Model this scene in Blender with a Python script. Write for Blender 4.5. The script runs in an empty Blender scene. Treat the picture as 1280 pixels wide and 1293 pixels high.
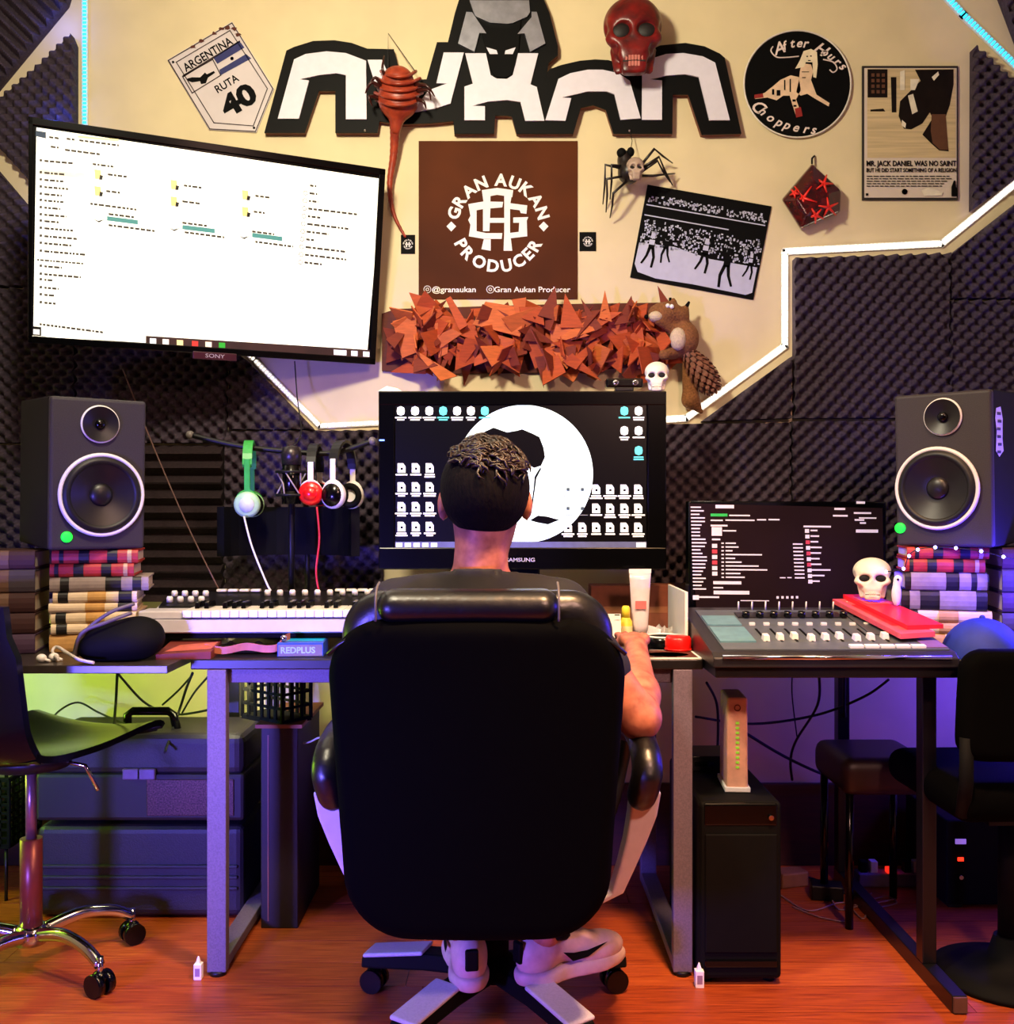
import bpy, bmesh, math, random
import numpy as np
from mathutils import Vector, Matrix, Euler
random.seed(7); np.random.seed(7)
SC = bpy.context.scene
COL = SC.collection
R = math.radians

# ------------------------------------------------------------------ camera
F, CX, CY, CZ = 1310.0, 640.0, 646.5, 1.12
cam = bpy.data.cameras.new('camera'); cam.sensor_fit = 'HORIZONTAL'; cam.sensor_width = 36.0
cam.lens = 36.0 * F / 1280.0; cam.clip_start = 0.02
camo = bpy.data.objects.new('camera', cam); COL.objects.link(camo)
camo.location = (0, 0, CZ); camo.rotation_euler = (R(90), 0, 0)
SC.camera = camo
# ------------------------------------------------------------------ world, lights, exposure
wd = bpy.data.worlds.new('world'); SC.world = wd; wd.use_nodes = True
bgn = wd.node_tree.nodes['Background']; bgn.inputs[0].default_value = (0.30, 0.24, 0.34, 1); bgn.inputs[1].default_value = 0.012
SC.view_settings.view_transform = 'Standard'; SC.view_settings.look = 'None'
SC.view_settings.gamma = 1.0; SC.view_settings.use_curve_mapping = False
SC.view_settings.exposure = 0.0

def area(name, loc, target, size, power, color, spread=180, sy=None):
    l = bpy.data.lights.new(name, 'AREA'); l.energy = power; l.color = color; l.size = size
    if sy: l.shape = 'RECTANGLE'; l.size_y = sy
    l.spread = R(spread)
    o = bpy.data.objects.new(name, l); COL.objects.link(o); o.location = loc
    o.rotation_euler = (Vector(target) - Vector(loc)).to_track_quat('-Z', 'Y').to_euler()
    return o
def point(name, loc, power, color, rad=0.03):
    l = bpy.data.lights.new(name, 'POINT'); l.energy = power; l.color = color; l.shadow_soft_size = rad
    o = bpy.data.objects.new(name, l); COL.objects.link(o); o.location = loc
    return o
# warm ceiling spots, an added warm fill, coloured room LEDs
area('ceiling_lamp_light', (-0.55, 1.55, 2.55), (0.15, 3.3, 1.55), 0.22, 43, (1.0, 0.875, 0.635))
area('ceiling_lamp_light_front', (0.55, 1.45, 2.74), (0.25, 2.15, 0.0), 0.2, 25, (1.0, 0.56, 0.27), 80)
area('warm_fill_light_rear', (0.95, 0.2, 2.3), (0.3, 2.5, 0.5), 0.22, 9, (1.0, 0.55, 0.42), 80)  # unseen warm fill, added to tint the desk leg fronts
area('blue_lamp_light', (-1.5, 0.45, 0.62), (-0.5, 2.6, 0.50), 0.25, 20, (0.16, 0.12, 1.0), 60)
point('green_lamp_light', (-1.72, 2.72, 0.62), 12.0, (0.46, 1.0, 0.04), 0.05)
area('warm_wall_light', (-0.75, 2.9, 0.70), (-0.85, 3.3, 0.45), 0.2, 3.4, (1.0, 0.9, 0.45))
point('blue_desk_light', (1.50, 2.95, 0.60), 8.0, (0.06, 0.03, 1.0), 0.05)
for z_ in (2.05, 2.35, 2.65): point('strip_glow', (-1.40, 3.22, z_), 0.35, (0.05, 0.12, 1.0), 0.02)

# ------------------------------------------------------------------ helpers
def X(px, d): return (px - CX) * d / F
def Z(py, d): return CZ - (py - CY) * d / F
def P(px, py, d): return Vector((X(px, d), d, Z(py, d)))
def lin(c):
    def f(v):
        v /= 255.0
        return v / 12.92 if v <= 0.04045 else ((v + 0.055) / 1.055) ** 2.4
    return tuple(f(v) for v in c)
_mats = {}
def M(name, rgb, rough=0.55, metal=0.0, var=0.12, scale=40.0, bump=0.0, emit=0.0, coat=0.0, spec=None, stretch=None, detail=3.0, col2=None, alpha=None, trans=0.0):
    """principled material with procedural colour variation; rgb as 0-255 sRGB"""
    if name in _mats: return _mats[name]
    m = bpy.data.materials.new(name); m.use_nodes = True; nt = m.node_tree
    b = nt.nodes['Principled BSDF']; c = lin(rgb)
    tc = nt.nodes.new('ShaderNodeTexCoord'); mp = nt.nodes.new('ShaderNodeMapping')
    if stretch: mp.inputs['Scale'].default_value = stretch
    nz = nt.nodes.new('ShaderNodeTexNoise'); nz.inputs['Scale'].default_value = scale; nz.inputs['Detail'].default_value = detail
    nt.links.new(tc.outputs['Object'], mp.inputs[0]); nt.links.new(mp.outputs[0], nz.inputs['Vector'])
    rp = nt.nodes.new('ShaderNodeValToRGB'); rp.color_ramp.elements[0].position = 0.3; rp.color_ramp.elements[1].position = 0.7
    c2 = lin(col2) if col2 else tuple(min(1, v * (1 + var)) for v in c)
    c1 = c if col2 else tuple(v * (1 - var) for v in c)
    rp.color_ramp.elements[0].color = (*c1, 1); rp.color_ramp.elements[1].color = (*c2, 1)
    nt.links.new(nz.outputs['Fac'], rp.inputs[0])
    nt.links.new(rp.outputs[0], b.inputs['Base Color'])
    b.inputs['Roughness'].default_value = rough; b.inputs['Metallic'].default_value = metal
    if coat: b.inputs['Coat Weight'].default_value = coat; b.inputs['Coat Roughness'].default_value = 0.12
    if spec is not None: b.inputs['Specular IOR Level'].default_value = spec
    if trans: b.inputs['Transmission Weight'].default_value = trans
    if bump:
        bp = nt.nodes.new('ShaderNodeBump'); bp.inputs['Strength'].default_value = bump; bp.inputs['Distance'].default_value = 0.004
        nt.links.new(nz.outputs['Fac'], bp.inputs['Height']); nt.links.new(bp.outputs[0], b.inputs['Normal'])
    if emit:
        nt.links.new(rp.outputs[0], b.inputs['Emission Color']); b.inputs['Emission Strength'].default_value = emit
    _mats[name] = m
    return m

MW = {}            # world matrix of every thing root and its parts
def tag(o, label=None, cat=None, group=None, kind=None):
    if label: o['label'] = label
    if cat: o['category'] = cat
    if group: o['group'] = group
    if kind: o['kind'] = kind
    return o
def thing(name, label, cat, loc=(0, 0, 0), rot=(0, 0, 0), group=None):
    o = bpy.data.objects.new(name, None); COL.objects.link(o)
    o.empty_display_size = 0.05
    o.location = loc; o.rotation_euler = rot
    MW[o] = Matrix.Translation(Vector(loc)) @ Euler(rot).to_matrix().to_4x4()
    return tag(o, label, cat, group)

class MB:
    """mesh builder: gathers shapes, build() links them as one object"""
    def __init__(s): s.v = []; s.f = []; s.sm = []
    def add(s, vs, fs, smooth=False):
        n = len(s.v); s.v += [Vector(p) for p in vs]
        s.f += [tuple(i + n for i in f) for f in fs]; s.sm += [smooth] * len(fs); return s
    def box(s, c, d, rot=None, taper=1.0):
        x, y, z = d[0] / 2, d[1] / 2, d[2] / 2
        vs = [Vector((sx * x * (taper if sz > 0 else 1), sy * y * (taper if sz > 0 else 1), sz * z)) for sz in (-1, 1) for sy in (-1, 1) for sx in (-1, 1)]
        if rot is not None:
            m = rot if isinstance(rot, Matrix) else Euler(rot).to_matrix(); vs = [m @ v for v in vs]
        c = Vector(c)
        return s.add([v + c for v in vs], [(0, 2, 3, 1), (4, 5, 7, 6), (0, 1, 5, 4), (2, 6, 7, 3), (0, 4, 6, 2), (1, 3, 7, 5)])
    def tube(s, pts, r, n=8, cap=True, smooth=True):
        pts = [Vector(p) for p in pts]; m = len(pts)
        rs = r if isinstance(r, (list, tuple)) else [r] * m
        up = None; vs = []
        for i, p in enumerate(pts):
            t = (pts[min(i + 1, m - 1)] - pts[max(i - 1, 0)])
            t = t.normalized() if t.length > 1e-9 else Vector((0, 0, 1))
            if up is None:
                up = Vector((0, 0, 1)) if abs(t.z) < 0.9 else Vector((1, 0, 0))
            a = t.cross(up)
            if a.length < 1e-6: a = t.orthogonal()
            a.normalize(); b = a.cross(t).normalized(); up = b
            for k in range(n):
                th = 2 * math.pi * k / n
                vs.append(p + (a * math.cos(th) + b * math.sin(th)) * rs[i])
        fs = [(i * n + k, i * n + (k + 1) % n, (i + 1) * n + (k + 1) % n, (i + 1) * n + k) for i in range(m - 1) for k in range(n)]
        s.add(vs, fs, smooth)
        if cap:
            o = len(s.v) - len(vs)
            s.f += [tuple(o + k for k in reversed(range(n))), tuple(o + (m - 1) * n + k for k in range(n))]; s.sm += [False, False]
        return s
    def cyl(s, a, b, r0, r1=None, n=20, smooth=True): return s.tube([a, b], [r0, r0 if r1 is None else r1], n, True, smooth)
    def lathe(s, prof, c=(0, 0, 0), axis=(0, 0, 1), n=32, smooth=True, cap=True):
        """prof: list of (radius, height along axis)"""
        ax = Vector(axis).normalized(); a = ax.orthogonal().normalized(); b = ax.cross(a); c = Vector(c)
        vs = [c + ax * h + (a * math.cos(2 * math.pi * k / n) + b * math.sin(2 * math.pi * k / n)) * r for r, h in prof for k in range(n)]
        fs = [(i * n + k, i * n + (k + 1) % n, (i + 1) * n + (k + 1) % n, (i + 1) * n + k) for i in range(len(prof) - 1) for k in range(n)]
        s.add(vs, fs, smooth)
        o = len(s.v) - len(vs)
        if cap and prof[0][0] > 1e-6: s.f.append(tuple(o + k for k in reversed(range(n)))); s.sm.append(False)
        if cap and prof[-1][0] > 1e-6: s.f.append(tuple(o + (len(prof) - 1) * n + k for k in range(n))); s.sm.append(False)
        return s
    def ring(s, c, axis, r, rt, n=40, m=8):
        ax = Vector(axis).normalized(); a = ax.orthogonal().normalized(); b = ax.cross(a); c = Vector(c); vs = []
        for k in range(n):
            d = a * math.cos(2 * math.pi * k / n) + b * math.sin(2 * math.pi * k / n)
            for j in range(m):
                th = 2 * math.pi * j / m; vs.append(c + d * (r + rt * math.cos(th)) + ax * rt * math.sin(th))
        fs = [(k * m + j, ((k + 1) % n) * m + j, ((k + 1) % n) * m + (j + 1) % m, k * m + (j + 1) % m) for k in range(n) for j in range(m)]
        return s.add(vs, fs, True)
    def ball(s, c, r, n=16, m=10, rot=None):
        rr = r if isinstance(r, (tuple, list)) else (r, r, r); c = Vector(c); vs = []
        for i in range(m + 1):
            ph = math.pi * i / m
            for k in range(n):
                th = 2 * math.pi * k / n
                v = Vector((rr[0] * math.sin(ph) * math.cos(th), rr[1] * math.sin(ph) * math.sin(th), rr[2] * math.cos(ph)))
                if rot: v = Euler(rot).to_matrix() @ v
                vs.append(c + v)
        return s.add(vs, [(i * n + k, (i + 1) * n + k, (i + 1) * n + (k + 1) % n, i * n + (k + 1) % n) for i in range(m) for k in range(n)], True)
    def prism(s, pts, o, ex, ey, thick=0.0):
        """2D outline pts on the plane o + u*ex + v*ey; thick extrudes along -normal"""
        o, ex, ey = Vector(o), Vector(ex), Vector(ey); nn = ex.cross(ey).normalized()
        fr = [o + ex * u + ey * v for u, v in pts]; n = len(fr)
        if not thick: return s.add(fr, [tuple(range(n))])
        bk = [p - nn * thick for p in fr]
        return s.add(fr + bk, [tuple(range(n)), tuple(reversed(range(n, 2 * n)))] + [(i, i + n, (i + 1) % n + n, (i + 1) % n) for i in range(n)])
    def pix(s, pts, d, thick=0.0):
        """photo outline standing on the plane y = d, extruded away from the camera"""
        fr = [P(px, py, d) for px, py in pts]; n = len(fr)
        if not thick: return s.add(fr, [tuple(range(n))])
        bk = [p + Vector((0, thick, 0)) for p in fr]
        return s.add(fr + bk, [tuple(range(n)), tuple(reversed(range(n, 2 * n)))] + [(i, i + n, (i + 1) % n + n, (i + 1) % n) for i in range(n)])
    def text(s, body, o, ex, ey, size, align='CENTER', bold=0.0, shear=0.0, sx=1.0):
        vs, fs = text_geo(body, align, bold / max(size, 1e-6), shear)
        o, ex, ey = Vector(o), Vector(ex), Vector(ey)
        return s.add([o + ex * (x * size * sx) + ey * (y * size) for x, y in vs], fs)
    def fit(s, body, c, ex, ey, width, height, bold=0.0, shear=0.0):
        """one line of lettering centred on c, scaled to width and capital height"""
        vs, fs = text_geo(body, 'CENTER', round(bold, 3), shear); x0 = min(v[0] for v in vs); x1 = max(v[0] for v in vs); c, ex, ey = Vector(c), Vector(ex), Vector(ey)
        cap = 0.72; kx = width / (x1 - x0); ky = height / cap; ym = (max(v[1] for v in text_geo('H')[0]) + min(v[1] for v in text_geo('H')[0])) / 2
        return s.add([c + ex * ((x - (x0 + x1) / 2) * kx) + ey * ((y - ym) * ky) for x, y in vs], fs)
    def build(s, name, mat, parent=None, bevel=0.0, seg=2, world=False, origin=None, auto=None, recalc=True, sub=0):
        vs = s.v
        me = bpy.data.meshes.new(name)
        loc = Vector((0, 0, 0))
        if parent is not None:
            if world:
                inv = MW[parent].inverted(); vs = [inv @ v for v in vs]
        else:
            if origin is None:
                lo = Vector(map(min, zip(*vs))); hi = Vector(map(max, zip(*vs))); origin = Vector(((lo.x + hi.x) / 2, (lo.y + hi.y) / 2, lo.z))
            loc = Vector(origin); vs = [v - loc for v in vs]
        me.from_pydata([tuple(v) for v in vs], [], s.f)
        me.polygons.foreach_set('use_smooth', s.sm)
        big = any(len(f) > 4 for f in s.f)
        if recalc or big:
            bm = bmesh.new(); bm.from_mesh(me)
            if recalc: bmesh.ops.recalc_face_normals(bm, faces=bm.faces)
            bg = [f for f in bm.faces if len(f.verts) > 4]
            if bg and not bevel: bmesh.ops.triangulate(bm, faces=bg, ngon_method='EAR_CLIP')
            bm.to_mesh(me); bm.free()
        if auto: me.polygons.foreach_set('use_smooth', [True] * len(me.polygons)); me.set_sharp_from_angle(angle=R(auto))
        me.materials.append(mat)
        o = bpy.data.objects.new(name, me); COL.objects.link(o); o.location = loc
        if parent is not None: o.parent = parent; MW[o] = MW[parent]
        else: MW[o] = Matrix.Translation(loc)
        if bevel:
            b = o.modifiers.new('bevel', 'BEVEL'); b.width = bevel; b.segments = seg; b.limit_method = 'ANGLE'; b.angle_limit = R(40)
        if sub:
            b = o.modifiers.new('sub', 'SUBSURF'); b.levels = sub; b.render_levels = sub
        return o
_tx = {}
def text_geo(body, align='CENTER', bold=0.0, shear=0.0):
    key = (body, align, round(bold, 3), shear)
    if key in _tx: return _tx[key]
    cu = bpy.data.curves.new('t', 'FONT'); cu.body = body; cu.size = 1.0; cu.align_x = align; cu.align_y = 'CENTER'
    cu.offset = bold; cu.shear = shear; cu.resolution_u = 3
    ob = bpy.data.objects.new('t', cu); COL.objects.link(ob)
    dg = bpy.context.evaluated_depsgraph_get(); me = bpy.data.meshes.new_from_object(ob.evaluated_get(dg))
    r = ([(v.co.x, v.co.y) for v in me.vertices], [tuple(p.vertices) for p in me.polygons])
    bpy.data.objects.remove(ob); bpy.data.meshes.remove(me); bpy.data.curves.remove(cu)
    _tx[key] = r
    return r
def prebake_text(items):
    """evaluate all lettering while the scene is still small"""
    for it in items: text_geo(*it)
def copy_tree(o, parent=None):
    c = o.copy(); COL.objects.link(c); c.parent = parent
    for ch in list(o.children): copy_tree(ch, c)
    return c
def catmull(pts, n=8):
    pts = [Vector(p) for p in pts]; q = [pts[0]] + pts + [pts[-1]]; out = []
    for i in range(1, len(q) - 2):
        a, b, c, d = q[i - 1], q[i], q[i + 1], q[i + 2]
        for k in range(n):
            t = k / n
            out.append(0.5 * ((2 * b) + (c - a) * t + (2 * a - 5 * b + 4 * c - d) * t * t + (3 * b - a - 3 * c + d) * t ** 3))
    out.append(pts[-1]); return out
def cable(name, pts, r, mat, label=None, cat='cable', parent=None, n=6, seg=7, group=None):
    m = MB().tube(catmull(pts, seg), r, n); o = m.build(name, mat, parent, world=True, recalc=False)
    if label: tag(o, label, cat, group)
    return o
# ---- signed-distance modelling (one continuous surface)
def s_ell(c, r, rot=None):
    c = np.array(c); r = np.array(r) if not np.isscalar(r) else np.array([r] * 3)
    m = np.array(Euler(rot).to_matrix().inverted()) if rot else None
    def f(p):
        q = p - c
        if m is not None: q = q @ m.T
        k0 = np.linalg.norm(q / r, axis=-1); k1 = np.linalg.norm(q / (r * r), axis=-1) + 1e-9
        return k0 * (k0 - 1) / k1
    return f
def s_cap(a, b, ra, rb):
    a = np.array(a, float); b = np.array(b, float); ab = b - a; L = ab @ ab + 1e-12
    def f(p):
        t = np.clip(((p - a) @ ab) / L, 0, 1)
        return np.linalg.norm(p - a - t[..., None] * ab, axis=-1) - (ra + (rb - ra) * t)
    return f
def s_box(c, h, r, rot=None):
    c = np.array(c, float); h = np.array(h, float) - r
    m = np.array(Euler(rot).to_matrix().inverted()) if rot else None
    def f(p):
        q = p - c
        if m is not None: q = q @ m.T
        q = np.abs(q) - h
        return np.linalg.norm(np.maximum(q, 0), axis=-1) + np.minimum(q.max(axis=-1), 0) - r
    return f
def smin(a, b, k):
    h = np.clip(0.5 + 0.5 * (b - a) / k, 0, 1); return b + (a - b) * h - k * h * (1 - h)
def U(k, *fs):
    def f(p):
        v = fs[0](p)
        for g in fs[1:]: v = smin(v, g(p), k)
        return v
    return f
def SUB(k, a, *bs):
    def f(p):
        v = a(p)
        for g in bs: v = -smin(-v, g(p), k)
        return v
    return f
def INT(k, a, b): return lambda p: -smin(-a(p), -b(p), k)
def half(n, d): 
    n = np.array(n, float); n /= np.linalg.norm(n)
    return lambda p: p @ n - d
def sdf(f, lo, hi, h):
    """naive surface nets -> MB"""
    ax = [np.arange(lo[i] - 2 * h, hi[i] + 3 * h, h) for i in range(3)]
    g = np.stack(np.meshgrid(*ax, indexing='ij'), -1); sh = g.shape[:3]
    v = np.empty(sh)
    for i in range(sh[0]): v[i] = f(g[i])
    s = v < 0
    cs = sum(s[i:sh[0] - 1 + i, j:sh[1] - 1 + j, k:sh[2] - 1 + k].astype(np.int8) for i in (0, 1) for j in (0, 1) for k in (0, 1))
    I = np.argwhere((cs > 0) & (cs < 8)); idx = -np.ones(cs.shape, int); idx[tuple(I.T)] = np.arange(len(I))
    acc = np.zeros((len(I), 3)); cnt = np.zeros(len(I))
    cor = [(i, j, k) for i in (0, 1) for j in (0, 1) for k in (0, 1)]
    for a in cor:
        for d in range(3):
            if a[d] == 0:
                b = list(a); b[d] = 1
                A = I + a; B = I + b; va = v[tuple(A.T)]; vb = v[tuple(B.T)]; m = (va < 0) != (vb < 0)
                t = va[m] / (va[m] - vb[m])
                acc[m] += np.array(a) + t[:, None] * (np.array(b) - np.array(a)); cnt[m] += 1
    pos = np.array([x[0] for x in ax]) + (I + acc / cnt[:, None]) * h
    quads = []
    for d in range(3):
        u, w = (d + 1) % 3, (d + 2) % 3
        sl0 = [slice(1, -1)] * 3; sl1 = [slice(1, -1)] * 3
        sl0[d] = slice(0, -1); sl1[d] = slice(1, None)
        s0, s1 = s[tuple(sl0)], s[tuple(sl1)]
        E = np.argwhere(s0 != s1); sg = s0[tuple(E.T)]
        off = np.ones(3, int); off[d] = 0; E = E + off
        du = np.zeros(3, int); du[u] = 1; dw = np.zeros(3, int); dw[w] = 1
        q = np.stack([idx[tuple((E - du - dw).T)], idx[tuple((E - dw).T)], idx[tuple(E.T)], idx[tuple((E - du).T)]], 1)
        q[~sg] = q[~sg][:, ::-1]
        quads.append(q)
    q = np.concatenate(quads); q = q[(q >= 0).all(1)]
    mb = MB(); mb.np = (pos, q); return mb
def sbuild(mb, name, mat, parent=None, world=False, mats=None, matfn=None, smooth_it=1):
    """link a surface-nets mesh"""
    pos, q = mb.np
    pos = pos.copy()
    for _ in range(smooth_it):
        acc = np.zeros_like(pos); cnt = np.zeros(len(pos))
        for i in range(4):
            np.add.at(acc, q[:, i], pos[q[:, (i + 1) % 4]]); np.add.at(cnt, q[:, i], 1)
            np.add.at(acc, q[:, i], pos[q[:, (i - 1) % 4]]); np.add.at(cnt, q[:, i], 1)
        pos = 0.5 * pos + 0.5 * acc / np.maximum(cnt, 1)[:, None]
    loc = np.zeros(3)
    wp = pos
    if parent is not None and world:
        m = np.array(MW[parent].inverted()); pos = pos @ m[:3, :3].T + m[:3, 3]
    if parent is None:
        loc = np.array([(pos[:, 0].min() + pos[:, 0].max()) / 2, (pos[:, 1].min() + pos[:, 1].max()) / 2, pos[:, 2].min()]); pos = pos - loc
    me = bpy.data.meshes.new(name)
    me.vertices.add(len(pos)); me.vertices.foreach_set('co', pos.astype(np.float32).ravel())
    me.loops.add(q.size); me.loops.foreach_set('vertex_index', q.ravel().astype(np.int32))
    me.polygons.add(len(q)); me.polygons.foreach_set('loop_start', np.arange(0, q.size, 4, dtype=np.int32))
    me.polygons.foreach_set('use_smooth', np.ones(len(q), bool))
    me.materials.append(mat)
    if mats:
        for m_ in mats: me.materials.append(m_)
        cen = wp[q].mean(1); me.polygons.foreach_set('material_index', matfn(cen).astype(np.int32))
    me.update(calc_edges=True); me.validate()
    o = bpy.data.objects.new(name, me); COL.objects.link(o); o.location = loc
    if parent is not None: o.parent = parent; MW[o] = MW[parent]
    else: MW[o] = Matrix.Translation(Vector(loc))
    return o
# ------------------------------------------------------------------ common materials
m_wall = M('wall_plaster', (226, 210, 168), 0.8, var=0.06, scale=6, bump=0.05)
m_side = M('side_wall_plaster', (214, 202, 178), 0.85, var=0.06, scale=6)
m_foam = M('foam', (70, 60, 70), 0.95, var=0.25, scale=120, bump=0.15, spec=0.15)
m_foamdark = M('wedge_foam', (46, 36, 38), 0.95, var=0.25, scale=120, spec=0.15)
m_black = M('black_plastic', (9, 8, 10), 0.45, var=0.2, scale=300, spec=0.35)
m_gloss = M('gloss_black', (4, 4, 5), 0.18, var=0.1, spec=0.35)
m_matte = M('matte_black', (4, 4, 4), 0.75, var=0.2, spec=0.15)
m_white = M('white_plastic', (236, 236, 232), 0.4, var=0.03)
m_ink = M('black_ink', (3, 3, 3), 0.7, var=0.1, spec=0.12)
m_paper = M('white_paper', (240, 238, 232), 0.8, var=0.04)
m_chrome = M('chrome', (210, 210, 215), 0.12, 1.0, var=0.03)
m_steel = M('painted_steel_leg', (104, 92, 106), 0.55, var=0.18, scale=260, bump=0.12)
m_cord = M('black_cord', (10, 9, 10), 0.6)
m_wcord = M('white_cord', (215, 210, 205), 0.5)
m_skin = M('skin', (196, 128, 100), 0.5, var=0.08, scale=60)
# ------------------------------------------------------------------ room
WALL = 3.3
HW = 1.85
def struct(o): o['kind'] = 'structure'; return o
wall_back = struct(MB().box((0, WALL + 0.06, 1.41), (2 * HW + 0.2, 0.12, 2.82)).build('wall_back', m_wall))
struct(MB().box((-HW - 0.05, 0.9, 1.41), (0.1, 4.8, 2.82)).build('wall_left', m_side))
struct(MB().box((HW + 0.05, 0.9, 1.41), (0.1, 4.8, 2.82)).build('wall_right', m_side))
struct(MB().box((0, 0.9, 2.87), (2 * HW + 0.2, 4.8, 0.1)).build('ceiling', m_side))
m_sub = M('floor_base', (30, 12, 6), 0.9)
floor = struct(MB().box((0, 0.9, -0.03), (2 * HW + 0.2, 4.8, 0.04)).build('floor', m_sub))
# laminate planks, each its own piece
m_plank = [M('laminate_%d' % i, c, 0.42, var=0.35, scale=7, stretch=(1.2, 22, 22), detail=8, bump=0.05, col2=c2) for i, (c, c2) in enumerate(
    [((128, 46, 18), (186, 88, 36)), ((140, 52, 22), (194, 96, 42)), ((116, 40, 16), (176, 78, 32))])]
PW, PL = 0.13, 1.25
plank_me = []
for i in range(3):
    o = MB().box((0, 0, -0.006), (PL - 0.002, PW - 0.0025, 0.012)).build('plank', m_plank[i], bevel=0.0, origin=(0, 0, 0)); plank_me.append(o.data); bpy.data.objects.remove(o)
row = 0; y = -1.45
while y < WALL - 0.02:
    x = -HW - 0.3 - random.random() * 0.9
    while x < HW + 0.6:
        o = bpy.data.objects.new('plank', random.choice(plank_me)); COL.objects.link(o)
        x0, x1 = max(x, -HW), min(x + PL, HW)
        if x1 - x0 > 0.02:
            o.scale = ((x1 - x0) / PL, 1, 1); o.location = ((x0 + x1) / 2 - floor.location.x, y + PW / 2 - floor.location.y, -floor.location.z); o.parent = floor
        else: bpy.data.objects.remove(o)
        x += PL
    y += PW; row += 1
# low skirting board along the wall
struct(MB().box((0, WALL - 0.008, 0.13), (2 * HW, 0.016, 0.26)).build('baseboard_back', M('dark_wood_board', (58, 22, 14), 0.5, var=0.3, scale=8, stretch=(1, 10, 10)), bevel=0.003))

# ------------------------------------------------------------------ acoustic foam
PITCH = 13.2 * WALL / F        # egg crate pitch on the wall
def foam(poly, kind='egg', thick=0.055, ang=0.0, step=6):
    """poly: convex photo outline (pixels on the wall plane)"""
    pts = [(X(px, WALL), Z(py, WALL)) for px, py in poly]
    x0, x1 = min(p[0] for p in pts), max(p[0] for p in pts); z0, z1 = min(p[1] for p in pts), max(p[1] for p in pts)
    x0, x1 = max(x0, -HW + .002), min(x1, HW - .002)
    st = PITCH / step
    if kind == 'wedge': nx, nz = 2, int((z1 - z0) / (st)) + 1
    else: nx, nz = int((x1 - x0) / st) + 1, int((z1 - z0) / st) + 1
    xs = np.linspace(x0, x1, nx); zs = np.linspace(z0, z1, nz); A, B = np.meshgrid(xs, zs, indexing='ij')
    c, s_ = math.cos(ang), math.sin(ang); u = A * c + B * s_; w = -A * s_ + B * c
    k = math.pi / PITCH
    if kind == 'egg':
        h = 0.5 + 0.5 * np.sin(k * 1.5 * u) * np.sin(k * 1.5 * w)
        dep = thick * (0.30 + 0.70 * h)
    elif kind == 'wave':
        dep = thick * (0.45 + 0.55 * (0.5 + 0.5 * np.sin(2 * k * u)))
    else:
        ph = (B - z0) / (PITCH * 1.4); tri = np.abs((ph % 1) * 2 - 1); dep = thick * (0.35 + 0.65 * tri)
    bm = bmesh.new(); vs = [[bm.verts.new((A[i, j], WALL - dep[i, j], B[i, j])) for j in range(nz)] for i in range(nx)]
    for i in range(nx - 1):
        for j in range(nz - 1):
            bm.faces.new((vs[i][j], vs[i + 1][j], vs[i + 1][j + 1], vs[i][j + 1]))
    # clip by the outline, then give the sheet its sides
    n = len(pts); cx = sum(p[0] for p in pts) / n; cz = sum(p[1] for p in pts) / n
    for i in range(n):
        a, b = pts[i], pts[(i + 1) % n]
        nr = Vector((b[1] - a[1], 0, -(b[0] - a[0])))
        if nr.length < 1e-6: continue
        if nr.x * (cx - a[0]) + nr.z * (cz - a[1]) > 0: nr = -nr
        bmesh.ops.bisect_plane(bm, geom=bm.verts[:] + bm.edges[:] + bm.faces[:], plane_co=(a[0], 0, a[1]), plane_no=nr, clear_outer=True)
    be = [e for e in bm.edges if e.is_boundary]
    r = bmesh.ops.extrude_edge_only(bm, edges=be)
    for v in [g for g in r['geom'] if isinstance(g, bmesh.types.BMVert)]: v.co.y = WALL
    bmesh.ops.recalc_face_normals(bm, faces=bm.faces)
    me = bpy.data.meshes.new('foam_panel'); bm.to_mesh(me); bm.free()
    me.transform(Matrix.Translation(-wall_back.location))
    me.polygons.foreach_set('use_smooth', [kind != 'wedge'] * len(me.polygons))
    if kind != 'wedge': me.set_sharp_from_angle(angle=R(62))
    me.materials.append(m_foamdark if kind == 'wedge' else m_foam)
    o = bpy.data.objects.new('foam_panel', me); COL.objects.link(o); o.parent = wall_back
    return o
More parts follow.
